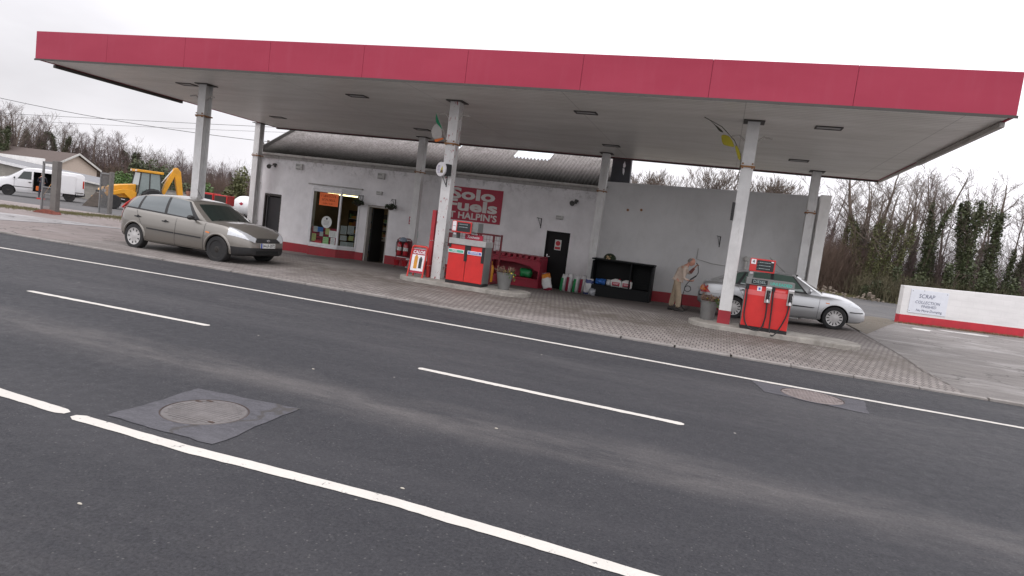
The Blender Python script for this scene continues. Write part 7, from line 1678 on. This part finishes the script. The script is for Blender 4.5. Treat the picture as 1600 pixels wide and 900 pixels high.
# evergreens and shrubs
def bush(name, label, x, y, z, rx, ry, rz_, n, size, m, seed, group=None, cat='shrub', stems=True):
    t = thing(name, label, cat, (x, y, z), 0, group); rs = np.random.RandomState(seed); k = 9; cs = rs.normal(size=(k, 3))*.42; cs[:, 2] = np.abs(cs[:, 2])*.8+.25; C = []
    for c in cs:
        d = rs.normal(size=(n//k, 3)); d /= np.linalg.norm(d, axis=1)[:, None]; q = rs.uniform(.25, .5)*(rs.rand(n//k, 1)**.35); C.append(c+d*q)
    C = np.concatenate(C)*np.array([rx, ry, rz_]); C[:, 2] = np.abs(C[:, 2]); leaves_mesh('foliage', C, size, m, t, seed)
    if stems: S, _ = grow_tree(seed, rz_*1.1, depth=3, r0=.05, spread=.7, first=.3); segs_to_mesh('stems', [s[:8] for s in S], 'bark', t, 4)
    return t
bush('laurel_bush', 'bright green laurel bush behind the digger bonnet', -49.2, 43.5, -.5, 1.9, 1.2, 2.1, 3600, .09, 'laurel', 1)
bush('laurel_bush', 'green laurel bush seen between the digger arm and the front left column', -40.5, 44, -.5, 1.8, 1.2, 2.0, 2200, .10, 'laurel', 2)
bush('evergreen_bush', 'dark evergreen above the digger cab', -56, 55, -.5, 2.2, 2, 3.9, 3000, .13, 'ivy', 3)
bush('evergreen_bush', 'dark evergreen left of the digger cab behind the laurel', -61.5, 56, -.5, 2.0, 2, 4.0, 3000, .13, 'ivy', 4)
bush('evergreen_bush', 'olive evergreen bush between the two left columns', -44.5, 52, -.5, 2.2, 1.6, 3.3, 3000, .12, 'ivy_olive', 5)
bush('evergreen_bush', 'dark green bush at the foot of the trees beside the white wall', 8.9, 45.5, 0, .9, .8, 1.2, 1800, .07, 'ivy', 6)
bush('evergreen_bush', 'dark green ivy bush behind the lettered board', 13.3, 47, 0, .7, .6, 2.3, 2200, .085, 'ivy', 7)
bush('evergreen_bush', 'tall dark bush behind the middle of the white wall', 15.4, 47, 0, .7, .6, 2.1, 2000, .085, 'ivy', 8)
bush('evergreen_bush', 'ivy mound behind the right end of the white wall', 17.4, 48, 0, .8, .7, 1.9, 1800, .085, 'ivy', 9)
bush('evergreen_bush', 'dark bush just behind the left end of the white wall', 11.2, 46.5, 0, .9, .8, 1.7, 1800, .08, 'ivy', 10)
# undergrowth: bramble and saplings, nobody could count them
def thicket(name, label, outline, n, hmin, hmax, m, seed, zb=0., rad=.014):
    rs = random.Random(seed); S = []
    for _ in range(n):
        u = rs.random(); k = u*(len(outline)-1); i = int(min(len(outline)-2, k)); f = k-i; a, b = outline[i], outline[i+1]
        x = a[0]+(b[0]-a[0])*f+rs.gauss(0, .5); y = a[1]+(b[1]-a[1])*f+rs.uniform(-1.6, 1.8); z = G(x, y)+zb; hh = rs.uniform(hmin, hmax)*(1-.35*rs.random()**2); p = Vector((x, y, z)); d = Vector((rs.gauss(0, .16), rs.gauss(0, .16), 1)).normalized(); q0 = rad*rs.uniform(.6, 1.5)
        for j in range(5):
            d = (d+Vector((rs.gauss(0, .13), rs.gauss(0, .13), 0))).normalized(); e = p+d*hh/5; S.append((*p, *e, q0, q0*.8)); q0 *= .8
            for _k in range(2 if j else 1):
                dd = (d+Vector((rs.gauss(0, .75), rs.gauss(0, .75), rs.gauss(.1, .3)))).normalized(); l_ = hh*rs.uniform(.08, .26); g_ = p.lerp(e, rs.random()); e2 = g_+dd*l_; S.append((*g_, *e2, q0*.7, q0*.45))
                dd = (dd+Vector((rs.gauss(0, .5), rs.gauss(0, .5), .3))).normalized(); S.append((*e2, *(e2+dd*l_*.7), q0*.5, q0*.3))
            p = e
    tag(segs_to_mesh(name, S, m, None, 3), label, kind='stuff')
thicket('undergrowth', 'brown tangled undergrowth under the right hand trees', [(4.6, 50), (8, 51), (12, 52), (16, 53), (24, 54)], 1900, .9, 2.6, 'scrub', 5)
thicket('undergrowth', 'brown tangled undergrowth behind the first rank of trees', [(4.6, 56), (12, 58), (24, 59)], 2400, 2.2, 5.2, 'twig_brown', 6, rad=.012)
thicket('undergrowth', 'tall brown scrub between the pier and the largest tree', [(4.9, 49), (6.5, 49.5), (8.4, 50)], 900, 2.4, 4.0, 'scrub', 15)
thicket('undergrowth', 'fine grey-brown saplings between the right hand trunks', [(6, 50.5), (10, 51.5), (15, 52), (22, 53)], 900, 3.4, 6.2, 'twig_purple', 25, rad=.012)
thicket('undergrowth', 'green-brown brambles along the verge behind the white wall', [(8.5, 46), (12, 46), (20, 48)], 900, .8, 1.9, 'scrub_green', 7, rad=.02)
thicket('undergrowth', 'brown scrub beyond the yard and sheds', [(-96, 64), (-74, 66), (-62, 72), (-50, 84), (-44, 92)], 3000, 2.6, 4.6, 'scrub', 8, -.1, .026)
thicket('undergrowth', 'purple-brown saplings in the left tree belt', [(-100, 72), (-80, 74), (-66, 80), (-52, 94)], 2600, 4, 6.4, 'twig_purple', 9, -.1, .026)
thicket('undergrowth', 'far scrub closing the view between the left columns', [(-46, 60), (-34, 62), (-20, 66)], 900, 2, 3.4, 'scrub', 10, -.1, .022)
# leaf litter, weeds and rubble on the verges
mat('grass_green', (.15, .14, .065), .8, var=.4, scale=3); mat('rubble_stone', (.2, .165, .13), .9, var=.35, scale=8); mat('dead_leaf', (.22, .15, .09), .9, var=.4, scale=9)
def tufts(label, outline, n, h, m, seed, wid=.4):
    rs = np.random.RandomState(seed); out_ = []; k = len(outline)-1
    for _ in range(n):
        u = rs.rand()*k; i = min(k-1, int(u)); f = u-i; a, b = outline[i], outline[i+1]; x = a[0]+(b[0]-a[0])*f+rs.normal()*wid; y = a[1]+(b[1]-a[1])*f+rs.normal()*wid; out_.append((x, y, G(x, y)-.01))
    V = []; F = []
    for q, (x, y, z) in enumerate(out_):
        a = rs.rand()*6.28; w_ = .008+.01*rs.rand(); hh = h*(.4+.9*rs.rand()); lx, ly = rs.normal()*.35*hh, rs.normal()*.35*hh; c, s = math.cos(a)*w_, math.sin(a)*w_
        V += [(x-c, y-s, z), (x+c, y+s, z), (x+lx, y+ly, z+hh)]; F.append((3*q, 3*q+1, 3*q+2))
    tag(fast_mesh('grass', V, F, m), label, kind='stuff')
tufts('rough grass along the yard entrance', [(-27.5, 17.9), (-25.4, 19.6), (-24.6, 21.6), (-23.4, 23)], 14000, .06, 'grass_green', 1, .7)
tufts('weeds along the verge beside the saloon bonnet', [(4.2, 22), (5.2, 25), (6.2, 27.2)], 900, .02, 'dead_leaf', 2, .3); tufts('dry weeds at the foot of the white wall', [(6.3, 26.45), (10.7, 28.0)], 1800, .08, 'dead_leaf', 3, .07)
tufts('grass on the verge under the right hand trees', [(5, 47), (9, 46), (13, 45)], 3500, .16, 'grass_green', 4, .7)
def rubble(label, cx, cy, n, sx, sy, smax, seed):
    rs = random.Random(seed); mb = MB()
    for _ in range(n):
        x, y = cx+rs.gauss(0, sx), cy+rs.gauss(0, sy); s = rs.uniform(.25, 1)*smax; hz = max(0, .5-abs(x-cx)/sx*.2)*rs.random(); c = Vector((x, y, G(x, y)+s*.4+hz)); pts = []
        M_ = Matrix.Translation(c) @ Matrix.Rotation(rs.uniform(0, 6), 4, 'Z') @ Matrix.Rotation(rs.uniform(-.5, .5), 4, 'X'); mb.box(-s*.7, s*.7, -s*.5, s*.5, -s*.4, s*.4, M_)
    tag(mb.build('rubble', 'rubble_stone', bevel=.02), label, kind='stuff')
rubble('heap of pale stones and rubble below the largest tree', 8.3, 42.5, 40, .4, .25, .12, 1); rubble('rubble and branches beside the pier at the tree line', 6.3, 44, 50, .6, .4, .12, 2)
